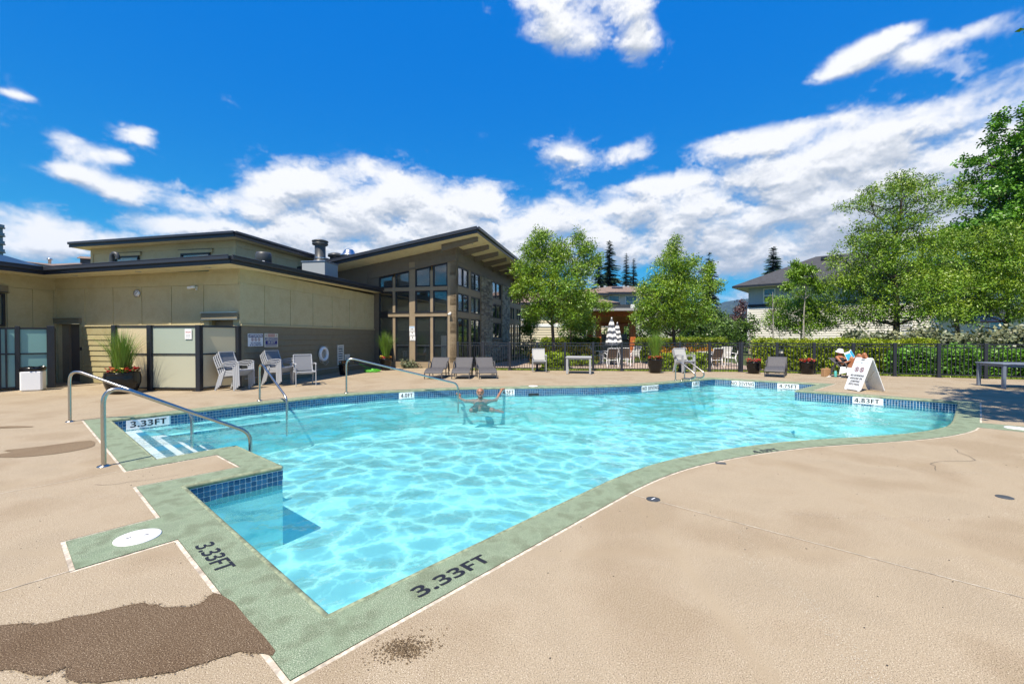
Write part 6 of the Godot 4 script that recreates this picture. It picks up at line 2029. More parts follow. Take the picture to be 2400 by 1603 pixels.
func build_fences() -> void:
	fence_run("black metal fence from the glazed hall to the bend by the flower pots", [V(-2.4, 19.35), V(-0.1, 18.8), V(9.35, 17.85)], 1.19)
	fence_run("black metal fence from the bend by the flower pots to the right edge", [V(9.42, 17.80), V(16.3, 14.95), V(23.5, 11.9)], 1.22)
	# frosted screens before the doorway in the corner
	var c := [V(-10.75, 11.78), V(-9.71, 11.68), V(-8.35, 11.60), V(-7.82, 12.40)]
	var t := thing("glass_screen", "frosted glass privacy screen with black posts before the pool house corner", "screen", P(c[1].x, c[1].y))
	for i in 4:
		var q: Vector2 = c[i] - c[1]
		var o := part(t, "post", box_mesh(Vector3(0.13, 1.76, 0.13), 0.01), M.black_metal, Transform3D(Basis(Vector3.UP, -0.1), P(q.x, q.y, 0.88)))
		part(o, "foot_plate", box_mesh(Vector3(0.22, 0.02, 0.22), 0.005), M.black_metal, Transform3D(Basis.IDENTITY, Vector3(0, -0.87, 0)))
		if i < 3:
			screen_panel(t, c[i] - c[1], c[i + 1] - c[1], 1.75, [M.frosted_tan, M.frosted_green, M.frosted_tan][i], [M.frosted_tan, M.frosted_green2, M.frosted_tan][i])
	var n := thing("screen_notice", "small white notice with red marks on the frosted glass screen", "sign", P(-8.63, 11.59, 1.52), -0.06)
	part(n, "board", box_mesh(Vector3(0.19, 0.27, 0.006)), M.white_paint)
	for k in 3:
		ban_icon(n, Transform3D(Basis.IDENTITY, Vector3(-0.05 + 0.05 * k, 0.05, 0.005)), 0.021, k + 10)
	for k in 3:
		part(n, "print_line", box_mesh(Vector3(0.13, 0.01, 0.002)), M.grey_box, Transform3D(Basis.IDENTITY, Vector3(0, -0.02 - 0.035 * k, 0.004)))
	# frosted gate with bars at the far left
	t = thing("glass_gate", "frosted aqua glass gate with black bars at the left edge", "gate", P(-13.06, 12.31))
	var g0 := Vector2.ZERO
	var g1 := V(-0.42, -0.46)
	var g2 := V(-1.9, -2.05)
	part(t, "post", box_mesh(Vector3(0.16, 1.76, 0.16), 0.01), M.black_metal, Transform3D(Basis(Vector3.UP, 0.8), Vector3(0, 0.88, 0)))
	part(t, "post", box_mesh(Vector3(0.10, 1.74, 0.10), 0.01), M.black_metal, Transform3D(Basis(Vector3.UP, 0.8), P(g1.x, g1.y, 0.87)))
	screen_panel(t, g1, g0, 1.70, M.frosted_aqua, M.frosted_aqua)
	screen_panel(t, g2, g1, 1.70, M.frosted_aqua, M.frosted_aqua)
	var F := wall_frame(P(g2.x, g2.y), (g1 - g2).x, (g1 - g2).y)
	for k in 18:
		wbox(t, "bar", F, 0.08 + k * 0.11, 0.12 + k * 0.11, 0.09, 1.65, 0.03, 0.06, M.black_metal)
	# grab rails
	var rails := [["nearest stainless handrail, over the left end steps beside the green coping", V(-4.57, 4.85), V(-3.50, 5.80), 0.88], ["stainless handrail at the far corner of the left end steps", V(-7.54, 7.40), V(-5.47, 7.41), 0.87], ["short stainless handrail before the stacked chairs", V(-5.72, 9.84), V(-4.68, 9.02), 0.85], ["long stainless handrail left of the swimmer", V(-4.28, 11.22), V(-1.47, 11.85), 0.89]]
	for r in rails:
		var a: Vector2 = r[1]
		var b: Vector2 = r[2]
		var rt := thing("handrail", r[0], "handrail", P(a.x, a.y), 0.0, "stainless handrails into the pool")
		var d := P(b.x - a.x, b.y - a.y)
		var L := d.length()
		d = d / L
		var top: float = r[3]
		var slope: float = (top - 0.16) / (L - 0.1)
		var pts := [Vector3(0, 0.0, 0), Vector3(0, top - 0.20, 0)]
		for k in range(1, 9):
			var s := k / 8.0
			var e := 0.22
			pts.append(Vector3(0, top - 0.20, 0).bezier_interpolate(Vector3(0, top - 0.04, 0), d * 0.06 + Vector3(0, top + 0.01, 0), d * e + Vector3(0, top - slope * 0.10, 0), s))
		var e0 := d * (L - 0.14) + Vector3(0, top - slope * 0.1 - slope * (L - 0.14 - 0.22) , 0)
		var e1 := d * L + Vector3(0, e0.y - 0.22, 0)
		pts.append(e0)
		for k in range(1, 8):
			pts.append(e0.bezier_interpolate(e0 + d * 0.09 - Vector3(0, slope * 0.09, 0), e1 + Vector3(0, 0.12, 0), e1, k / 7.0))
		pts.append(d * L + Vector3(0, -0.62, 0))
		var mb := MB.new()
		mb.tube(pts, 0.0235, 20)
		part(rt, "rail", mb.mesh(), M.steel)
		mb = MB.new()
		mb.lathe([V(0.062, 0.0), V(0.06, 0.008), V(0.04, 0.016), V(0.026, 0.02)], 24)
		part(rt, "flange", mb.mesh(), M.steel)
	for i in 2:
		var o: Vector2 = [V(5.43, 14.42), V(5.88, 14.80)][i]
		var lt := thing("ladder_rail", ["left looped stainless grab rail of the pool ladder", "right looped stainless grab rail of the pool ladder"][i], "handrail", P(o.x, o.y), 0.0, "ladder grab rails")
		var d := Vector3(0.54, 0, 0.84)
		var mb := MB.new()
		var pts := []
		for q in [[0.0, 0.0], [0.0, 0.40], [0.03, 0.53], [0.13, 0.59], [0.24, 0.57], [0.62, 0.34], [0.72, 0.25], [0.71, 0.15], [0.60, 0.10], [0.34, 0.09], [0.26, 0.06], [0.23, 0.0]]:
			pts.append(V(q[0], q[1]))
		var sm := smooth_line(pts, 4)
		var p3 := []
		for q in sm:
			p3.append(d * q.x + Vector3(0, q.y, 0))
		mb.tube(p3, 0.022, 14)
		part(lt, "rail", mb.mesh(), M.steel)
		for x in [0.0, 0.23]:
			mb = MB.new()
			mb.lathe([V(0.05, 0.0), V(0.05, 0.008), V(0.026, 0.018)], 18)
			part(lt, "flange", mb.mesh(), M.steel, Transform3D(Basis.IDENTITY, d * x + Vector3(0, 0.002, 0)))


# a stacking sling chair; it faces +z
func make_chair(called: String, label: String, frame: Material, sling: Material) -> Node3D:
	var t := thing(called, label, "chair")
	for s in [-1.0, 1.0]:
		var x: float = 0.27 * s
		part(t, "leg", bar_mesh(Vector3(x, 0.0, 0.27), Vector3(x, 0.635, 0.25), 0.022, 0.046, 0.005), frame)
		var mb := MB.new()
		mb.bar(Vector3(x, 0.0, -0.30), Vector3(x, 0.42, -0.16), 0.028, 0.042, Vector3.UP, 0.006)
		part(t, "leg", mb.mesh(), frame)
		mb = MB.new()
		var pts := [Vector3(x, 0.635, 0.268), Vector3(x, 0.655, 0.2), Vector3(x, 0.66, 0.05), Vector3(x, 0.64, -0.1), Vector3(x, 0.60, -0.235)]
		for i in 4:
			mb.bar(pts[i], pts[i + 1], 0.046, 0.018, Vector3.UP, 0.005)
		part(t, "arm", mb.mesh(), frame)
		mb = MB.new()
		pts = [Vector3(x * 0.93, 0.39, -0.17), Vector3(x * 0.93, 0.60, -0.245), Vector3(x * 0.93, 0.78, -0.325), Vector3(x * 0.93, 0.90, -0.36)]
		for i in 3:
			mb.bar(pts[i], pts[i + 1], 0.026, 0.034, Vector3.BACK, 0.005)
		part(t, "back_rail", mb.mesh(), frame)
		part(t, "seat_rail", bar_mesh(Vector3(x * 0.93, 0.425, 0.25), Vector3(x * 0.93, 0.385, -0.18), 0.026, 0.034, 0.005), frame)
	part(t, "crossbar", bar_mesh(Vector3(-0.27, 0.41, 0.255), Vector3(0.27, 0.41, 0.255), 0.03, 0.04, 0.006), frame)
	part(t, "crossbar", bar_mesh(Vector3(-0.25, 0.895, -0.36), Vector3(0.25, 0.895, -0.36), 0.028, 0.032, 0.006), frame)
	part(t, "crossbar", bar_mesh(Vector3(-0.26, 0.33, -0.19), Vector3(0.26, 0.33, -0.19), 0.028, 0.03, 0.006), frame)
	var mb2 := MB.new()
	mb2.soft()
	var prof := [V(0.235, 0.43), V(0.1, 0.412), V(-0.05, 0.40), V(-0.16, 0.402)]
	for i in 3:
		mb2.face([Vector3(-0.24, prof[i].y, prof[i].x), Vector3(0.24, prof[i].y, prof[i].x), Vector3(0.24, prof[i + 1].y, prof[i + 1].x), Vector3(-0.24, prof[i + 1].y, prof[i + 1].x)], Vector3.UP)
	part(t, "seat", mb2.mesh(), sling)
	mb2 = MB.new()
	mb2.soft()
	prof = [V(-0.195, 0.43), V(-0.25, 0.60), V(-0.325, 0.77), V(-0.36, 0.885)]
	for i in 3:
		mb2.face([Vector3(-0.24, prof[i].y, prof[i].x), Vector3(0.24, prof[i].y, prof[i].x), Vector3(0.24, prof[i + 1].y, prof[i + 1].x), Vector3(-0.24, prof[i + 1].y, prof[i + 1].x)], Vector3.BACK)
	part(t, "backrest", mb2.mesh(), sling)
	return t


func make_table(called: String, label: String, at: Vector3, yaw: float, w: float, d: float, h: float, mat: Material) -> void:
	var t := thing(called, label, "table", at, yaw)
	part(t, "tabletop", box_mesh(Vector3(w, 0.035, d), 0.008), mat, Transform3D(Basis.IDENTITY, Vector3(0, h - 0.018, 0)))
	for k in 4:
		var x := (w / 2 - 0.06) * (1 if k % 2 else -1)
		var z := (d / 2 - 0.06) * (1 if k < 2 else -1)
		part(t, "leg", box_mesh(Vector3(0.075, h - 0.04, 0.075), 0.008), mat, Transform3D(Basis.IDENTITY, Vector3(x, (h - 0.036) / 2, z)))
	for s in [-1, 1]:
		part(t, "apron", box_mesh(Vector3(w - 0.16, 0.06, 0.025)), mat, Transform3D(Basis.IDENTITY, Vector3(0, h - 0.066, s * (d / 2 - 0.06))))
		part(t, "apron", box_mesh(Vector3(0.025, 0.06, d - 0.16)), mat, Transform3D(Basis.IDENTITY, Vector3(s * (w / 2 - 0.06), h - 0.066, 0)))


# a woven lounger; its foot points to +z
func make_lounger(label: String) -> Node3D:
	var t := thing("wicker_lounger", label, "lounger", Vector3.ZERO, 0.0, "dark wicker loungers")
	var prof := smooth_line([V(0.62, 0.20), V(0.55, 0.27), V(0.30, 0.34), V(-0.02, 0.325), V(-0.22, 0.345), V(-0.32, 0.42)], 4)
	var back := smooth_line([V(-0.32, 0.42), V(-0.45, 0.53), V(-0.60, 0.655), V(-0.67, 0.685)], 3)
	for q in [["seat", prof], ["backrest", back]]:
		var mb := MB.new()
		mb.soft()
		var pf: Array = q[1]
		for i in pf.size() - 1:
			var a: Vector2 = pf[i]
			var b: Vector2 = pf[i + 1]
			var n := V(a.y - b.y, -(a.x - b.x)).normalized() * 0.028
			if n.y < 0:
				n = -n
			mb.face([Vector3(-0.29, a.y, a.x), Vector3(0.29, a.y, a.x), Vector3(0.29, b.y, b.x), Vector3(-0.29, b.y, b.x)], Vector3(0, n.y, n.x))
			mb.face([Vector3(-0.29, a.y - n.y, a.x - n.x), Vector3(0.29, a.y - n.y, a.x - n.x), Vector3(0.29, b.y - n.y, b.x - n.x), Vector3(-0.29, b.y - n.y, b.x - n.x)], Vector3(0, -n.y, -n.x))
		part(t, q[0], mb.mesh(), M.wicker)
	for s in [-1.0, 1.0]:
		var mb := MB.new()
		var p3 := []
		for q in prof + back.slice(1):
			p3.append(Vector3(0.295 * s, q.y - 0.012, q.x))
		mb.tube(p3, 0.02, 8)
		part(t, "side_rail", mb.mesh(), M.wicker)
		for pf in [[V(0.60, 0.0), V(0.60, 0.17), V(0.56, 0.24)], [V(-0.10, 0.0), V(-0.06, 0.2), V(-0.05, 0.32)], [V(-0.60, 0.0), V(-0.50, 0.28), V(-0.42, 0.48)]]:
			mb = MB.new()
			p3 = []
			for q in smooth_line(pf, 3):
				p3.append(Vector3(0.30 * s, q.y, q.x))
			mb.tube(p3, 0.018, 8)
			part(t, "leg", mb.mesh(), M.wicker)
		mb = MB.new()
		p3 = []
		for q in smooth_line([V(-0.06, 0.30), V(-0.06, 0.45), V(-0.14, 0.54), V(-0.32, 0.54), V(-0.46, 0.42), V(-0.56, 0.18)], 4):
			p3.append(Vector3(0.32 * s, q.y, q.x))
		mb.tube(p3, 0.02, 8)
		part(t, "arm", mb.mesh(), M.wicker)
	for z in [0.61, -0.60]:
		part(t, "crossbar", bar_mesh(Vector3(-0.32, 0.10, z), Vector3(0.32, 0.10, z), 0.025, 0.025), M.wicker)
	return t


func build_furniture() -> void:
	# stacked and single sling chairs
	var c0 := make_chair("sling_chair", "", M.chair_metal, M.sling)
	c0.set_meta("group", "white-framed sling chairs stacked on the deck")
	var used := false
	for st in [["front", "in the stack before the frosted screen", V(-7.60, 11.90), 1.42, 4, 0.062], ["second", "in the stack against the brown wall beside the attention sign", V(-7.02, 13.05), 1.28, 4, 0.062]]:
		for k in st[4]:
			var yaw: float = st[3]
			var d := Vector3(sin(yaw), 0, cos(yaw))
			var at: Vector3 = P(st[2].x, st[2].y, k * 0.044) + d * 0.050 * (k - 1)
			var label: String = ["bottom", "second", "third", "fourth", "top"][k if k < st[4] - 1 else 4] + " white-framed chair " + st[1]
			if not used:
				c0.position = at
				c0.rotation.y = yaw
				c0.set_meta("label", label)
				used = true
			else:
				copy(c0, at, yaw, label)
	var single := copy(c0, P(-6.22, 13.02), 0.60, "single white-framed chair standing alone before the life ring")
	single.remove_meta("group")
	var light := make_chair("sling_chair", "bottom chair with pale cloth in the stack left of the grey table", M.chair_metal, M.sling_light)
	light.set_meta("group", "pale sling chairs by the fence")
	light.position = P(1.12, 18.05)
	light.rotation.y = 0.02
	copy(light, P(1.12, 17.97, 0.04), 0.02, "top chair with pale cloth in the stack left of the grey table")
	for k in 3:
		copy(light, P(6.9 + 0.012 * k, 17.5 - 0.045 * k, 0.04 * k), 0.30, ["bottom", "middle", "top"][k] + " chair with pale cloth in the stack behind the pool ladder")
	make_table("grey_table", "grey square table in front of the fence near the folded umbrellas", P(2.66, 17.3), -0.17, 1.0, 1.15, 0.66, M.table_grey)
	make_table("grey_table", "grey table cut by the right edge of the photo", P(14.35, 12.35), -0.25, 1.3, 1.0, 0.70, M.table_blue)
	# loungers
	var lo := make_lounger("dark wicker lounger nearest the glazed hall, leftmost of the row of three")
	lo.position = P(-2.66, 15.45)
	lo.rotation.y = -0.06
	copy(lo, P(-1.76, 15.45), 0.0, "dark wicker lounger in the middle of the row of three")
	copy(lo, P(-0.93, 15.5), 0.18, "dark wicker lounger rightmost of the row of three")
	copy(lo, P(9.72, 16.0), -0.62, "dark wicker lounger alone between two flower pots")
	copy(lo, P(12.02, 15.28), 0.42, "dark wicker lounger on which a person reads, behind the folding sign")
	# planters
	planter("large dark pot with tall grass and red flowers before the frosted screen", P(-10.0, 11.15), 0.37, 0.54, 1.28, ["petal_red", "petal_yellow", "petal_red", "petal_red"], true)
	planter("dark pot of bright tall grass at the foot of the glazed hall", P(-5.45, 18.75), 0.25, 0.5, 1.35, ["petal_red", "petal_pink", "petal_yellow"])
	planter("dark pot of tall grass by the fence left of the pool ladder", P(5.72, 17.35), 0.29, 0.56, 1.25, ["petal_red", "petal_pink", "petal_yellow"])
	planter("dark pot of pink and red flowers left of the single lounger", P(9.48, 17.05), 0.265, 0.46, 0.0, ["petal_red", "petal_pink", "petal_pink"])
	planter("dark pot of orange and pink flowers right of the single lounger", P(11.45, 16.85), 0.28, 0.47, 0.0, ["petal_orange", "petal_pink", "petal_red"])
	planter("small dark pot with a few orange flowers below the wall vent", P(-6.38, 16.45), 0.18, 0.40, 0.0, ["petal_orange", "leaf_bush", "leaf_bush"])
	# bin
	var t := thing("trash_bin", "white square waste bin with a black bag at the left", "bin", P(-12.92, 11.72), 0.62)
	var mb := MB.new()
	mb.box(Vector3(0, 0.27, 0), Vector3(0.42, 0.54, 0.42), Basis.IDENTITY, 0.035)
	part(t, "body", mb.mesh(), M.white_plastic)
	mb = MB.new()
	mb.lathe([V(0.285, 0.53), V(0.302, 0.57), V(0.298, 0.62), V(0.28, 0.635), V(0.2, 0.60), V(0.0, 0.55)], 4)
	for k in 26:
		var a := rng.randf() * TAU
		mb.box(Vector3(cos(a) * 0.2, rng.randf_range(0.56, 0.635), sin(a) * 0.2), Vector3(0.08, 0.02, 0.03), spin())
	part(t, "bin_bag", mb.mesh(), M.bin_bag, Transform3D(Basis(Vector3.UP, PI / 4), Vector3.ZERO))
	# hose
	t = thing("garden_hose", "bright green hose coiled on the deck at the foot of the brown wall", "hose", P(-5.75, 17.75))
	mb = MB.new()
	var pts := []
	for k in 110:
		var a := TAU * k / 22.0
		pts.append(Vector3(cos(a) * (0.26 + 0.05 * sin(k * 0.31)) + 0.10 * sin(k * 0.11), 0.02 + 0.0008 * k + 0.006 * sin(k * 1.7), sin(a) * (0.22 + 0.04 * cos(k * 0.23))))
	for q in [Vector3(-0.1, 0.12, -0.3), Vector3(-0.35, 0.22, -0.2), Vector3(-0.55, 0.35, -0.1)]:
		pts.append(q)
	mb.tube(pts, 0.013, 6)
	part(t, "coil", mb.mesh(), M.hose_green)
	mb = MB.new()
	mb.tube([Vector3(-0.55, 0.35, -0.1), Vector3(-0.62, 0.40, -0.05), Vector3(-0.70, 0.40, 0.02)], 0.03, 8)
	part(t, "tap", mb.mesh(), M.grey_dark)
	# folding sign
	t = thing("folding_sign", "white folding sign that says no running around or jumping into pool", "sign", P(9.47, 11.68))
	var ap := V(0.0, 0.88)
	for s in [-1.0, 1.0]:
		var run := 0.325
		var tall := sqrt(run * run + ap.y * ap.y)
		var out := Vector3(s, run / ap.y, 0).normalized()
		var up := Vector3(-s * run, ap.y, 0).normalized()
		var x := up.cross(out)
		var B := Basis(x, up, out)
		var mid := Vector3(s * run / 2, ap.y / 2 + 0.005, 0)
		mb = MB.new()
		var h := tall / 2
		mb.slab(PackedVector2Array([V(-0.28, -h + 0.04), V(-0.25, -h), V(-0.19, -h), V(-0.17, -h + 0.02), V(0.17, -h + 0.02), V(0.19, -h), V(0.25, -h), V(0.28, -h + 0.04), V(0.28, h - 0.03), V(0.25, h), V(0.10, h), V(0.09, h - 0.035), V(-0.09, h - 0.035), V(-0.10, h), V(-0.25, h), V(-0.28, h - 0.03)]), -0.008, 0.008, Transform3D(B, mid))
		var leaf := part(t, "panel", mb.mesh(), M.white_plastic)
		var X := Transform3D(B, mid + out * 0.009)
		mb = MB.new()
		for q in [[0.0, h - 0.13, 0.46, 0.012], [0.0, -h + 0.10, 0.46, 0.012]]:
			mb.box(X * Vector3(q[0], q[1], 0), Vector3(q[2], q[3], 0.008), B, 0.002)
		for q in [-0.235, 0.235]:
			mb.box(X * Vector3(q, -0.015, 0), Vector3(0.012, 2 * h - 0.23, 0.007), B, 0.002)
		part(leaf, "moulding", mb.mesh(), M.white_plastic)
		part(leaf, "hand_slot", box_mesh(Vector3(0.11, 0.022, 0.004), 0.0), M.ink, X * Transform3D(Basis.IDENTITY, Vector3(0, h - 0.062, 0)))
		if s < 0:
			part(leaf, "rivet", box_mesh(Vector3(0.022, 0.022, 0.006), 0.004), M.ink, X * Transform3D(Basis.IDENTITY, Vector3(0, h - 0.15, 0.002)))
			var k := 0
			for line in ["NO RUNNING", "AROUND OR", "JUMPING", "INTO POOL"]:
				lettering(leaf, "lettering", line, 0.050, M.ink, X * Transform3D(Basis.IDENTITY, Vector3(0, -0.045 - 0.083 * k, 0.0015)), true, 0.003, 0.98)
				k += 1
			for j in 2:
				ban_icon(leaf, X * Transform3D(Basis.IDENTITY, Vector3(-0.085 + 0.17 * j, 0.125, 0.003)), 0.068, j)
		else:
			part(leaf, "brace", bar_mesh(X * Vector3(-0.2, 0.12, -0.02), X * Vector3(0.2, -0.25, -0.02), 0.012, 0.008), M.off_white)
	# things beside the reader
	t = thing("paper_bag", "brown paper bag on the deck beside the reader's lounger", "bag", P(11.45, 15.85), 0.2)
	mb = MB.new()
	mb.box(Vector3(0, 0.145, 0), Vector3(0.27, 0.29, 0.16), Basis.IDENTITY, 0.012)
	part(t, "bag", mb.mesh(), M.paper_bag)
	part(t, "handle", box_mesh(Vector3(0.12, 0.05, 0.004)), M.paper_bag, Transform3D(Basis.IDENTITY, Vector3(0.0, 0.31, 0.05)))
	t = thing("water_bottle", "teal water bottle with a dark cap beside the paper bag", "bottle", P(11.62, 15.6))
	mb = MB.new()
	mb.lathe([V(0.0, 0.0), V(0.042, 0.0), V(0.045, 0.02), V(0.045, 0.19), V(0.03, 0.22), V(0.0, 0.22)], 18)
	part(t, "body", mb.mesh(), M.teal)
	mb = MB.new()
	mb.lathe([V(0.03, 0.215), V(0.03, 0.265), V(0.0, 0.27)], 14)
	part(t, "cap", mb.mesh(), M.ink)
	for i in 2:
		t = thing("sandal", ["pale sandal lying before the paper bag", "pale sandal lying before the water bottle"][i], "sandal", P([11.35, 11.72][i], [15.55, 15.42][i]), [0.6, 0.2][i])
		mb = MB.new()
		mb.box(Vector3(0, 0.012, 0), Vector3(0.24, 0.022, 0.09), Basis.IDENTITY, 0.008)
		part(t, "sole", mb.mesh(), M.off_white)
		mb = MB.new()
		mb.tube([Vector3(0.03, 0.02, -0.04), Vector3(0.05, 0.06, 0), Vector3(0.03, 0.02, 0.04)], 0.012, 6)
		part(t, "strap", mb.mesh(), M.off_white)
	# garden light behind the fence
	t = thing("bollard_light", "dark bollard light behind the fence above the single lounger", "lamp", P(11.75, 19.0))
	part(t, "post", box_mesh(Vector3(0.16, 0.72, 0.16), 0.01), M.fence_paint, Transform3D(Basis.IDENTITY, Vector3(0, 0.36, 0)))
	part(t, "lens", box_mesh(Vector3(0.13, 0.14, 0.13), 0.01), M.sign_cream, Transform3D(Basis.IDENTITY, Vector3(0, 0.79, 0)))
	part(t, "cap", box_mesh(Vector3(0.2, 0.05, 0.2), 0.01), M.fence_paint, Transform3D(Basis.IDENTITY, Vector3(0, 0.885, 0)))
	# folded parasols on the patio
	for i in 2:
		var hh: float = [2.38, 2.2][i]
		t = thing("folded_umbrella", ["larger folded patio umbrella with grey and white zigzag stripes", "smaller folded patio umbrella with grey and white zigzag stripes, at the right of the larger"][i], "umbrella", P([5.22, 6.05][i], [22.8, 25.0][i]))
		mb = MB.new()
		mb.tube([Vector3.ZERO, Vector3(0, hh + 0.04, 0)], 0.025, 10)
		part(t, "pole", mb.mesh(), M.off_white)
		mb = MB.new()
		mb.lathe([V(0.27, 0.0), V(0.27, 0.05), V(0.05, 0.09), V(0.04, 0.3)], 18)
		part(t, "base", mb.mesh(), M.grey_dark)
		var y0 := 1.02
		var bands := 9
		for b in bands:
			mb = MB.new()
			mb.soft()
			for k in 48:
				var q := []
				for e in [[k, b], [k + 1, b], [k + 1, b + 1], [k, b + 1]]:
					var a: float = TAU * e[0] / 48.0
					var zig: float = absf(fposmod(e[0] / 6.0, 2.0) - 1.0) * 0.10
					var s: float = float(e[1]) / bands
					var y: float = y0 + (hh - y0) * s - zig * (1.0 - s) * (1.0 if e[1] > 0 else 0.0)
					var r: float = (0.05 + 0.25 * pow(1.0 - s, 0.75)) * (1.0 + 0.17 * cos(a * 8.0)) * (1.0 - 0.08 * i)
					if e[1] == bands:
						r = 0.03
					q.append(Vector3(cos(a) * r, y, sin(a) * r))
				var c: Vector3 = q[0] + q[2]
				mb.face(q, Vector3(c.x, 0.3, c.z))
			part(t, "stripe", mb.mesh(), M.umbrella_dark if b % 2 == 0 else M.umbrella_white)
		mb = MB.new()
		mb.lathe([V(0.0, hh - 0.02), V(0.035, hh), V(0.04, hh + 0.05), V(0.0, hh + 0.09)], 12)
		part(t, "finial", mb.mesh(), M.umbrella_white)
	# patio chairs and tables beyond the fence
	var pc := make_chair("patio_chair", "white patio chair facing the folded umbrellas from the left", M.white_paint, M.sling_light)
	pc.set_meta("group", "patio chairs beyond the fence")
	pc.position = P(4.65, 24.0)
	pc.rotation.y = 1.2
	copy(pc, P(6.75, 24.2), -1.0, "white patio chair right of the folded umbrellas")
	copy(pc, P(9.0, 21.8), 0.9, "white patio chair left in the group behind the two fence posts")
	copy(pc, P(10.9, 21.6), -2.0, "white patio chair right in the group, before the hedge")
	copy(pc, P(11.1, 22.7), -0.8, "white patio chair at the back of the group, before the hedge")
	var br := make_chair("patio_chair", "brown-backed patio chair turned away, before the folded umbrellas", M.white_paint, M.sling_brown)
	br.set_meta("group", "patio chairs beyond the fence")
	br.position = P(4.75, 20.9)
	br.rotation.y = PI + 0.1
	copy(br, P(5.65, 21.5), PI - 0.5, "brown-backed patio chair right of the one turned away")
	copy(br, P(9.75, 20.9), PI + 0.1, "brown-backed patio chair in the group behind the fence bend")
	make_table("patio_table", "patio table round which the chairs by the umbrellas stand", P(5.35, 22.6), 0.1, 1.1, 1.1, 0.70, M.white_frame)
	make_table("patio_table", "patio table of the chair group before the hedge", P(9.95, 22.1), 0.1, 1.1, 1.1, 0.70, M.white_frame)
	# picket fence and parasol of the garden behind the trees
	t = thing("picket_fence", "grey picket fence between the trees at the right", "fence", P(24.6, 29.5))
	part(t, "rail", box_mesh(Vector3(4.0, 0.08, 0.05)), M.grey_box, Transform3D(Basis.IDENTITY, Vector3(2.0, 0.9, -0.04)))
	part(t, "rail", box_mesh(Vector3(4.0, 0.08, 0.05)), M.grey_box, Transform3D(Basis.IDENTITY, Vector3(2.0, 1.5, -0.04)))
	for k in 20:
		part(t, "picket", box_mesh(Vector3(0.12, 1.7, 0.03)), M.grey_box, Transform3D(Basis.IDENTITY, Vector3(0.1 + 0.2 * k, 0.85, 0)))
	t = thing("garden_parasol", "faded pink parasol in the garden behind the trees at the right", "umbrella", P(34.6, 32.0))
	mb = MB.new()
	mb.lathe([V(1.65, 2.50), V(1.64, 2.56), V(0.8, 2.85), V(0.05, 3.05), V(0.0, 3.08)], 8)
	part(t, "canopy", mb.mesh(), M.pink_cloth)
	mb = MB.new()
	mb.tube([Vector3.ZERO, Vector3(0, 3.0, 0)], 0.03, 8)
	part(t, "pole", mb.mesh(), M.off_white)


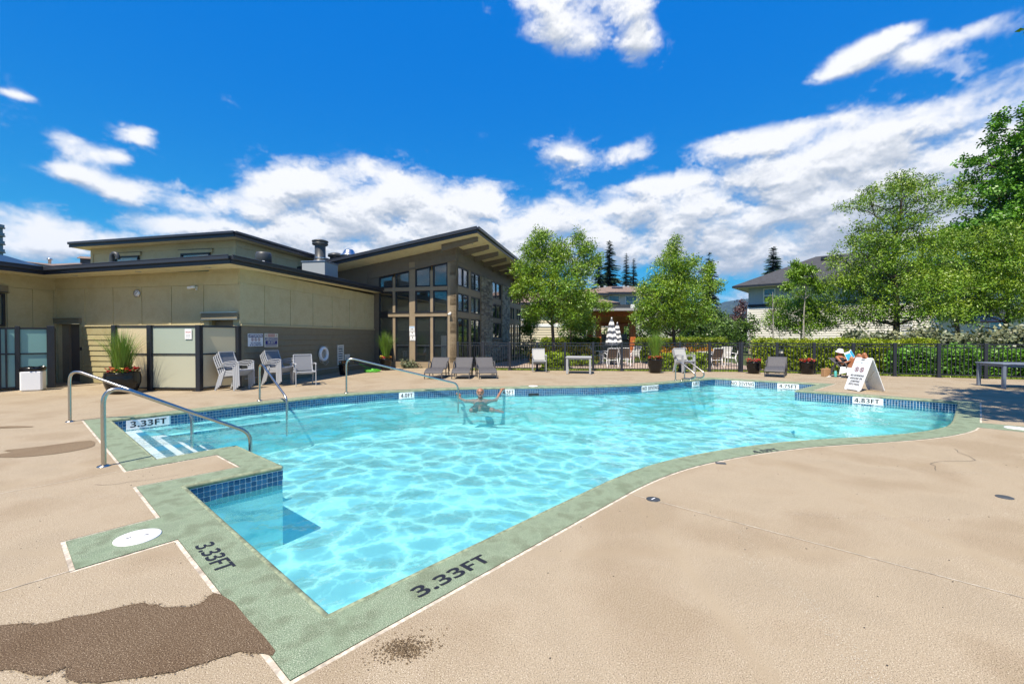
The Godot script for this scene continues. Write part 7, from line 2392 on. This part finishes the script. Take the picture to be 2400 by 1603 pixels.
# ------------------------------------------------------------------ people
# bones: [from, to, radius at from, radius at to]; one smooth surface over all of them (surface nets)
func flesh(bones: Array, cell: float, k: float) -> ArrayMesh:
	var lo := Vector3.ONE * 1e9
	var hi := -lo
	for b in bones:
		var r: float = maxf(b[2], b[3]) + cell * 2 + k * 0.3
		lo = lo.min(b[0] - Vector3.ONE * r).min(b[1] - Vector3.ONE * r)
		hi = hi.max(b[0] + Vector3.ONE * r).max(b[1] + Vector3.ONE * r)
	var n := Vector3i(((hi - lo) / cell).ceil()) + Vector3i.ONE
	var f := PackedFloat32Array()
	f.resize(n.x * n.y * n.z)
	f.fill(1.0)
	for b in bones:
		var a: Vector3 = b[0]
		var d: Vector3 = b[1] - a
		var dd := maxf(d.length_squared(), 1e-9)
		var r: float = maxf(b[2], b[3]) + k * 1.2 + cell * 2
		var i0 := Vector3i(((a.min(b[1]) - Vector3.ONE * r - lo) / cell).floor()).max(Vector3i.ZERO)
		var i1 := Vector3i(((a.max(b[1]) + Vector3.ONE * r - lo) / cell).ceil()).min(n - Vector3i.ONE)
		for z in range(i0.z, i1.z + 1):
			for y in range(i0.y, i1.y + 1):
				for x in range(i0.x, i1.x + 1):
					var p := lo + Vector3(x, y, z) * cell
					var t := clampf((p - a).dot(d) / dd, 0.0, 1.0)
					var s: float = (p - a - d * t).length() - lerpf(b[2], b[3], t)
					var at := (z * n.y + y) * n.x + x
					var o := f[at]
					var h := maxf(k - absf(o - s), 0.0) / k
					f[at] = minf(o, s) - h * h * k * 0.25
	var st := SurfaceTool.new()
	st.begin(Mesh.PRIMITIVE_TRIANGLES)
	st.set_smooth_group(0)
	var ids := {}
	var cnt := 0
	for z in n.z - 1:
		for y in n.y - 1:
			for x in n.x - 1:
				var at := (z * n.y + y) * n.x + x
				var v := []
				var neg := 0
				for c in 8:
					var q := f[at + (c & 1) + ((c >> 1) & 1) * n.x + (c >> 2) * n.x * n.y]
					v.append(q)
					if q < 0:
						neg += 1
				if neg == 0 or neg == 8:
					continue
				var sum := Vector3.ZERO
				var m := 0
				for e in [[0, 1], [2, 3], [4, 5], [6, 7], [0, 2], [1, 3], [4, 6], [5, 7], [0, 4], [1, 5], [2, 6], [3, 7]]:
					var a: float = v[e[0]]
					var b: float = v[e[1]]
					if (a < 0) != (b < 0):
						var t := a / (a - b)
						var pa := Vector3(e[0] & 1, (e[0] >> 1) & 1, e[0] >> 2)
						var pb := Vector3(e[1] & 1, (e[1] >> 1) & 1, e[1] >> 2)
						sum += pa.lerp(pb, t)
						m += 1
				ids[at] = cnt
				cnt += 1
				st.add_vertex(lo + (Vector3(x, y, z) + sum / m) * cell)
	var step := [1, n.x, n.x * n.y]
	for at in ids:
		for ax in 3:
			var s0 := f[at]
			if at + step[ax] >= f.size():
				continue
			var s1 := f[at + step[ax]]
			if (s0 < 0) == (s1 < 0):
				continue
			var u: int = step[(ax + 1) % 3]
			var w: int = step[(ax + 2) % 3]
			if ids.has(at - u) and ids.has(at - w) and ids.has(at - u - w):
				var q := [ids[at], ids[at - u], ids[at - u - w], ids[at - w]]
				if s0 < 0:
					q.reverse()
				for i in [0, 1, 2, 0, 2, 3]:
					st.add_index(q[i])
	st.generate_normals()
	return st.commit()


func hand_bones(wrist: Vector3, dir: Vector3, palm_up: Vector3, thumb_side: float, curl: float) -> Array:
	var side := dir.cross(palm_up).normalized()
	var out := [[wrist, wrist + dir * 0.09, 0.026, 0.030]]
	for i in 4:
		var b := wrist + dir * 0.085 + side * (i - 1.5) * 0.021
		var l: float = [0.035, 0.042, 0.039, 0.03][i]
		var d1 := (dir - palm_up * curl * 0.5).normalized()
		var d2 := (dir - palm_up * curl * 1.3).normalized()
		out.append([b, b + d1 * l, 0.011, 0.010])
		out.append([b + d1 * l, b + d1 * l + d2 * l, 0.010, 0.008])
	var tb := wrist + dir * 0.03 + side * thumb_side * 0.03
	out.append([tb, tb + (dir * 0.6 + side * thumb_side * 0.8).normalized() * 0.045, 0.013, 0.011])
	out.append([tb + (dir * 0.6 + side * thumb_side * 0.8).normalized() * 0.045, tb + (dir * 0.9 + side * thumb_side * 0.5).normalized() * 0.08, 0.011, 0.009])
	return out


func build_people() -> void:
	# the swimmer holds the pool edge with one hand and the handrail with the other; he faces the viewer
	var t := thing("person", "bearded man in the pool with both arms out, one hand on the pool edge", "person", P(-0.86, 11.78, -0.235))
	var body := [
		[Vector3(0, -0.02, 0), Vector3(0, 0.06, 0.01), 0.062, 0.055],
		[Vector3(-0.16, -0.075, 0), Vector3(0.16, -0.075, 0), 0.075, 0.075],
		[Vector3(-0.08, -0.11, 0.02), Vector3(-0.06, -0.18, 0.10), 0.105, 0.095], [Vector3(0.08, -0.11, 0.02), Vector3(0.06, -0.18, 0.10), 0.105, 0.095],
		[Vector3(0, -0.16, 0.09), Vector3(0.0, -0.21, 0.15), 0.11, 0.11],
		[Vector3(-0.09, -0.23, 0.15), Vector3(-0.22, -0.27, 0.26), 0.08, 0.056], [Vector3(-0.22, -0.27, 0.26), Vector3(-0.12, -0.36, -0.06), 0.052, 0.036],
		[Vector3(0.09, -0.22, 0.15), Vector3(0.34, -0.27, 0.24), 0.08, 0.056], [Vector3(0.34, -0.27, 0.24), Vector3(0.62, -0.33, 0.20), 0.052, 0.034],
		# arm on the pool edge (viewer's right)
		[Vector3(0.19, -0.07, 0), Vector3(0.42, -0.06, -0.16), 0.055, 0.042], [Vector3(0.42, -0.06, -0.16), Vector3(0.57, 0.185, -0.40), 0.042, 0.029],
		# arm to the handrail (viewer's left)
		[Vector3(-0.19, -0.07, 0), Vector3(-0.40, -0.06, 0.02), 0.055, 0.042], [Vector3(-0.40, -0.06, 0.02), Vector3(-0.57, 0.005, -0.09), 0.042, 0.029]]
	body += hand_bones(Vector3(0.57, 0.195, -0.40), Vector3(0.35, 0.12, -0.92).normalized(), Vector3(-0.1, 1, 0.1).normalized(), -1.0, 0.35)
	body += hand_bones(Vector3(-0.565, 0.01, -0.09), Vector3(-0.45, 0.85, -0.25).normalized(), Vector3(-0.6, -0.1, 0.78).normalized(), 1.0, -0.7)
	part(t, "body", flesh(body, 0.0125, 0.035), M.skin)
	var hc := Vector3(0, 0.175, 0.03)
	var head := [[hc + Vector3(0, 0.03, -0.02), hc + Vector3(0, 0.035, 0.005), 0.088, 0.084], [hc + Vector3(0, -0.05, 0.02), hc + Vector3(0, -0.075, 0.035), 0.058, 0.046], [hc + Vector3(0, 0.01, 0.082), hc + Vector3(0, -0.025, 0.102), 0.012, 0.017], [hc + Vector3(-0.035, 0.035, 0.074), hc + Vector3(0.035, 0.035, 0.074), 0.016, 0.016], [hc + Vector3(-0.045, -0.02, 0.055), hc + Vector3(-0.04, -0.025, 0.057), 0.024, 0.022], [hc + Vector3(0.045, -0.02, 0.055), hc + Vector3(0.04, -0.025, 0.057), 0.024, 0.022], [hc + Vector3(-0.092, 0.01, -0.005), hc + Vector3(-0.094, -0.02, -0.002), 0.017, 0.012], [hc + Vector3(0.092, 0.01, -0.005), hc + Vector3(0.094, -0.02, -0.002), 0.017, 0.012], [hc + Vector3(0, -0.08, -0.02), Vector3(0, 0.03, 0.0), 0.055, 0.058]]
	var hd := part(t, "head", flesh(head, 0.0065, 0.02), M.skin)
	var beard := [[hc + Vector3(-0.06, -0.055, 0.03), hc + Vector3(0.0, -0.095, 0.07), 0.028, 0.03], [hc + Vector3(0.06, -0.055, 0.03), hc + Vector3(0.0, -0.095, 0.07), 0.028, 0.03], [hc + Vector3(-0.028, -0.045, 0.086), hc + Vector3(0.028, -0.045, 0.086), 0.011, 0.011], [hc + Vector3(-0.082, 0.0, 0.02), hc + Vector3(-0.066, -0.05, 0.03), 0.014, 0.022], [hc + Vector3(0.082, 0.0, 0.02), hc + Vector3(0.066, -0.05, 0.03), 0.014, 0.022]]
	part(hd, "beard", flesh(beard, 0.007, 0.02), M.hair_grey)
	part(hd, "hair", flesh([[hc + Vector3(-0.06, 0.05, -0.05), hc + Vector3(0.06, 0.05, -0.05), 0.05, 0.05], [hc + Vector3(-0.078, 0.025, -0.02), hc + Vector3(-0.07, 0.0, -0.04), 0.02, 0.02], [hc + Vector3(0.078, 0.025, -0.02), hc + Vector3(0.07, 0.0, -0.04), 0.02, 0.02]], 0.008, 0.02), M.hair_grey)
	for s in [-1, 1]:
		var em := MB.new()
		em.lathe([V(0.0, -0.010), V(0.009, -0.004), V(0.009, 0.004), V(0.0, 0.010)], 10)
		part(hd, "eye", em.mesh(), M.ink, Transform3D(Basis.from_scale(Vector3(1.3, 0.7, 0.6)), hc + Vector3(0.034 * s, 0.012, 0.083)))
		part(hd, "eyebrow", bar_mesh(hc + Vector3(0.018 * s, 0.034, 0.092), hc + Vector3(0.052 * s, 0.036, 0.08), 0.012, 0.009), M.hair_grey)
	part(hd, "mouth", bar_mesh(hc + Vector3(-0.018, -0.062, 0.096), hc + Vector3(0.018, -0.062, 0.096), 0.008, 0.008), M.ink_maroon)
	part(t, "swim_shorts", flesh([[Vector3(-0.05, -0.18, 0.13), Vector3(0.05, -0.18, 0.13), 0.12, 0.12], [Vector3(-0.09, -0.225, 0.15), Vector3(-0.17, -0.25, 0.22), 0.10, 0.085], [Vector3(0.09, -0.215, 0.15), Vector3(0.22, -0.245, 0.20), 0.10, 0.085]], 0.02, 0.04), M.swim_dark)
	# the reader on the lounger: along the lounger's own axis, z towards the feet
	var yaw := 0.42
	t = thing("person", "person in a white sun hat reading a blue magazine with knees drawn up", "person", P(12.02, 15.28), yaw)
	body = [[Vector3(0, 0.44, -0.12), Vector3(0, 0.56, -0.32), 0.125, 0.12], [Vector3(0, 0.56, -0.32), Vector3(0, 0.70, -0.46), 0.12, 0.10],
		[Vector3(-0.15, 0.70, -0.45), Vector3(0.15, 0.70, -0.45), 0.06, 0.06], [Vector3(0, 0.72, -0.45), Vector3(0, 0.80, -0.47), 0.05, 0.045],
		[Vector3(-0.09, 0.43, -0.05), Vector3(-0.11, 0.80, 0.22), 0.085, 0.058], [Vector3(-0.11, 0.80, 0.22), Vector3(-0.10, 0.42, 0.42), 0.056, 0.036], [Vector3(-0.10, 0.42, 0.42), Vector3(-0.10, 0.38, 0.55), 0.036, 0.026],
		[Vector3(0.09, 0.43, -0.05), Vector3(0.13, 0.83, 0.26), 0.085, 0.058], [Vector3(0.13, 0.83, 0.26), Vector3(0.11, 0.42, 0.48), 0.056, 0.036], [Vector3(0.11, 0.42, 0.48), Vector3(0.11, 0.38, 0.60), 0.036, 0.026],
		[Vector3(-0.19, 0.69, -0.43), Vector3(-0.27, 0.50, -0.22), 0.045, 0.036], [Vector3(-0.27, 0.50, -0.22), Vector3(-0.16, 0.60, -0.04), 0.036, 0.026],
		[Vector3(0.19, 0.69, -0.43), Vector3(0.27, 0.52, -0.22), 0.045, 0.036], [Vector3(0.27, 0.52, -0.22), Vector3(0.16, 0.61, -0.04), 0.036, 0.026]]
	body += hand_bones(Vector3(-0.16, 0.60, -0.04), Vector3(0.1, 0.9, 0.35).normalized(), Vector3(-0.9, 0.1, 0.3).normalized(), 1.0, 0.5)
	body += hand_bones(Vector3(0.16, 0.61, -0.04), Vector3(-0.1, 0.9, 0.35).normalized(), Vector3(0.9, 0.1, 0.3).normalized(), -1.0, 0.5)
	part(t, "body", flesh(body, 0.0125, 0.03), M.skin_tan)
	hc = Vector3(0, 0.87, -0.45)
	part(t, "head", flesh([[hc + Vector3(0, 0.02, -0.01), hc + Vector3(0, 0.02, 0.01), 0.085, 0.083], [hc + Vector3(0, -0.06, 0.03), hc + Vector3(0, -0.085, 0.045), 0.052, 0.04], [hc + Vector3(0, 0.0, 0.085), hc + Vector3(0, -0.02, 0.098), 0.012, 0.014], [hc + Vector3(0, -0.07, -0.01), Vector3(0, 0.78, -0.47), 0.048, 0.046]], 0.01, 0.02), M.skin_tan)
	var hm := MB.new()
	hm.lathe([V(0.14, 0.0), V(0.135, 0.012), V(0.102, 0.03), V(0.102, 0.06), V(0.085, 0.10), V(0.05, 0.125), V(0.0, 0.13)], 24)
	part(t, "sun_hat", hm.mesh(), M.towel, Transform3D(Basis(Vector3.RIGHT, 0.25), hc + Vector3(0, 0.02, 0.0)))
	part(t, "swimsuit", flesh([[Vector3(0, 0.44, -0.10), Vector3(0, 0.55, -0.31), 0.132, 0.128], [Vector3(-0.06, 0.62, -0.36), Vector3(0.06, 0.62, -0.36), 0.092, 0.092]], 0.02, 0.03), M.swim_dark)
	var bk := thing("magazine", "blue and white magazine held up by the reader in the white hat", "magazine", t.transform * Vector3(-0.02, 0.79, -0.10), yaw)
	for s in [-1, 1]:
		var pg := part(bk, "cover", box_mesh(Vector3(0.23, 0.32, 0.006)), M.white_paint, Transform3D(Basis(Vector3.UP, 0.25 * s) * Basis(Vector3.RIGHT, -0.3), Vector3(0.113 * s, 0, 0)))
		part(pg, "picture", box_mesh(Vector3(0.2, 0.24, 0.002)), M.cover_blue, Transform3D(Basis.IDENTITY, Vector3(0.0, -0.01 + 0.02 * s, 0.004)))
	bk.rotation.z = 0.3
	# towel spread on the lounger
	var tm := MB.new()
	tm.soft()
	var prof := [V(0.60, 0.245), V(0.30, 0.368), V(0.0, 0.352), V(-0.24, 0.385)]
	for i in 3:
		var a: Vector2 = prof[i]
		var b: Vector2 = prof[i + 1]
		tm.face([Vector3(-0.33, a.y, a.x), Vector3(0.33, a.y, a.x), Vector3(0.33, b.y, b.x), Vector3(-0.33, b.y, b.x)], Vector3.UP)
		for s in [-1, 1]:
			tm.face([Vector3(0.33 * s, a.y, a.x), Vector3(0.33 * s, b.y, b.x), Vector3(0.375 * s, b.y - 0.26, b.x - 0.02), Vector3(0.375 * s, a.y - 0.15, a.x)], Vector3(s, 0, 0))
	var tw := thing("towel", "white towel spread under the reader over the lounger's sides", "towel", P(12.02, 15.28), yaw)
	part(tw, "cloth", tm.mesh(), M.towel)
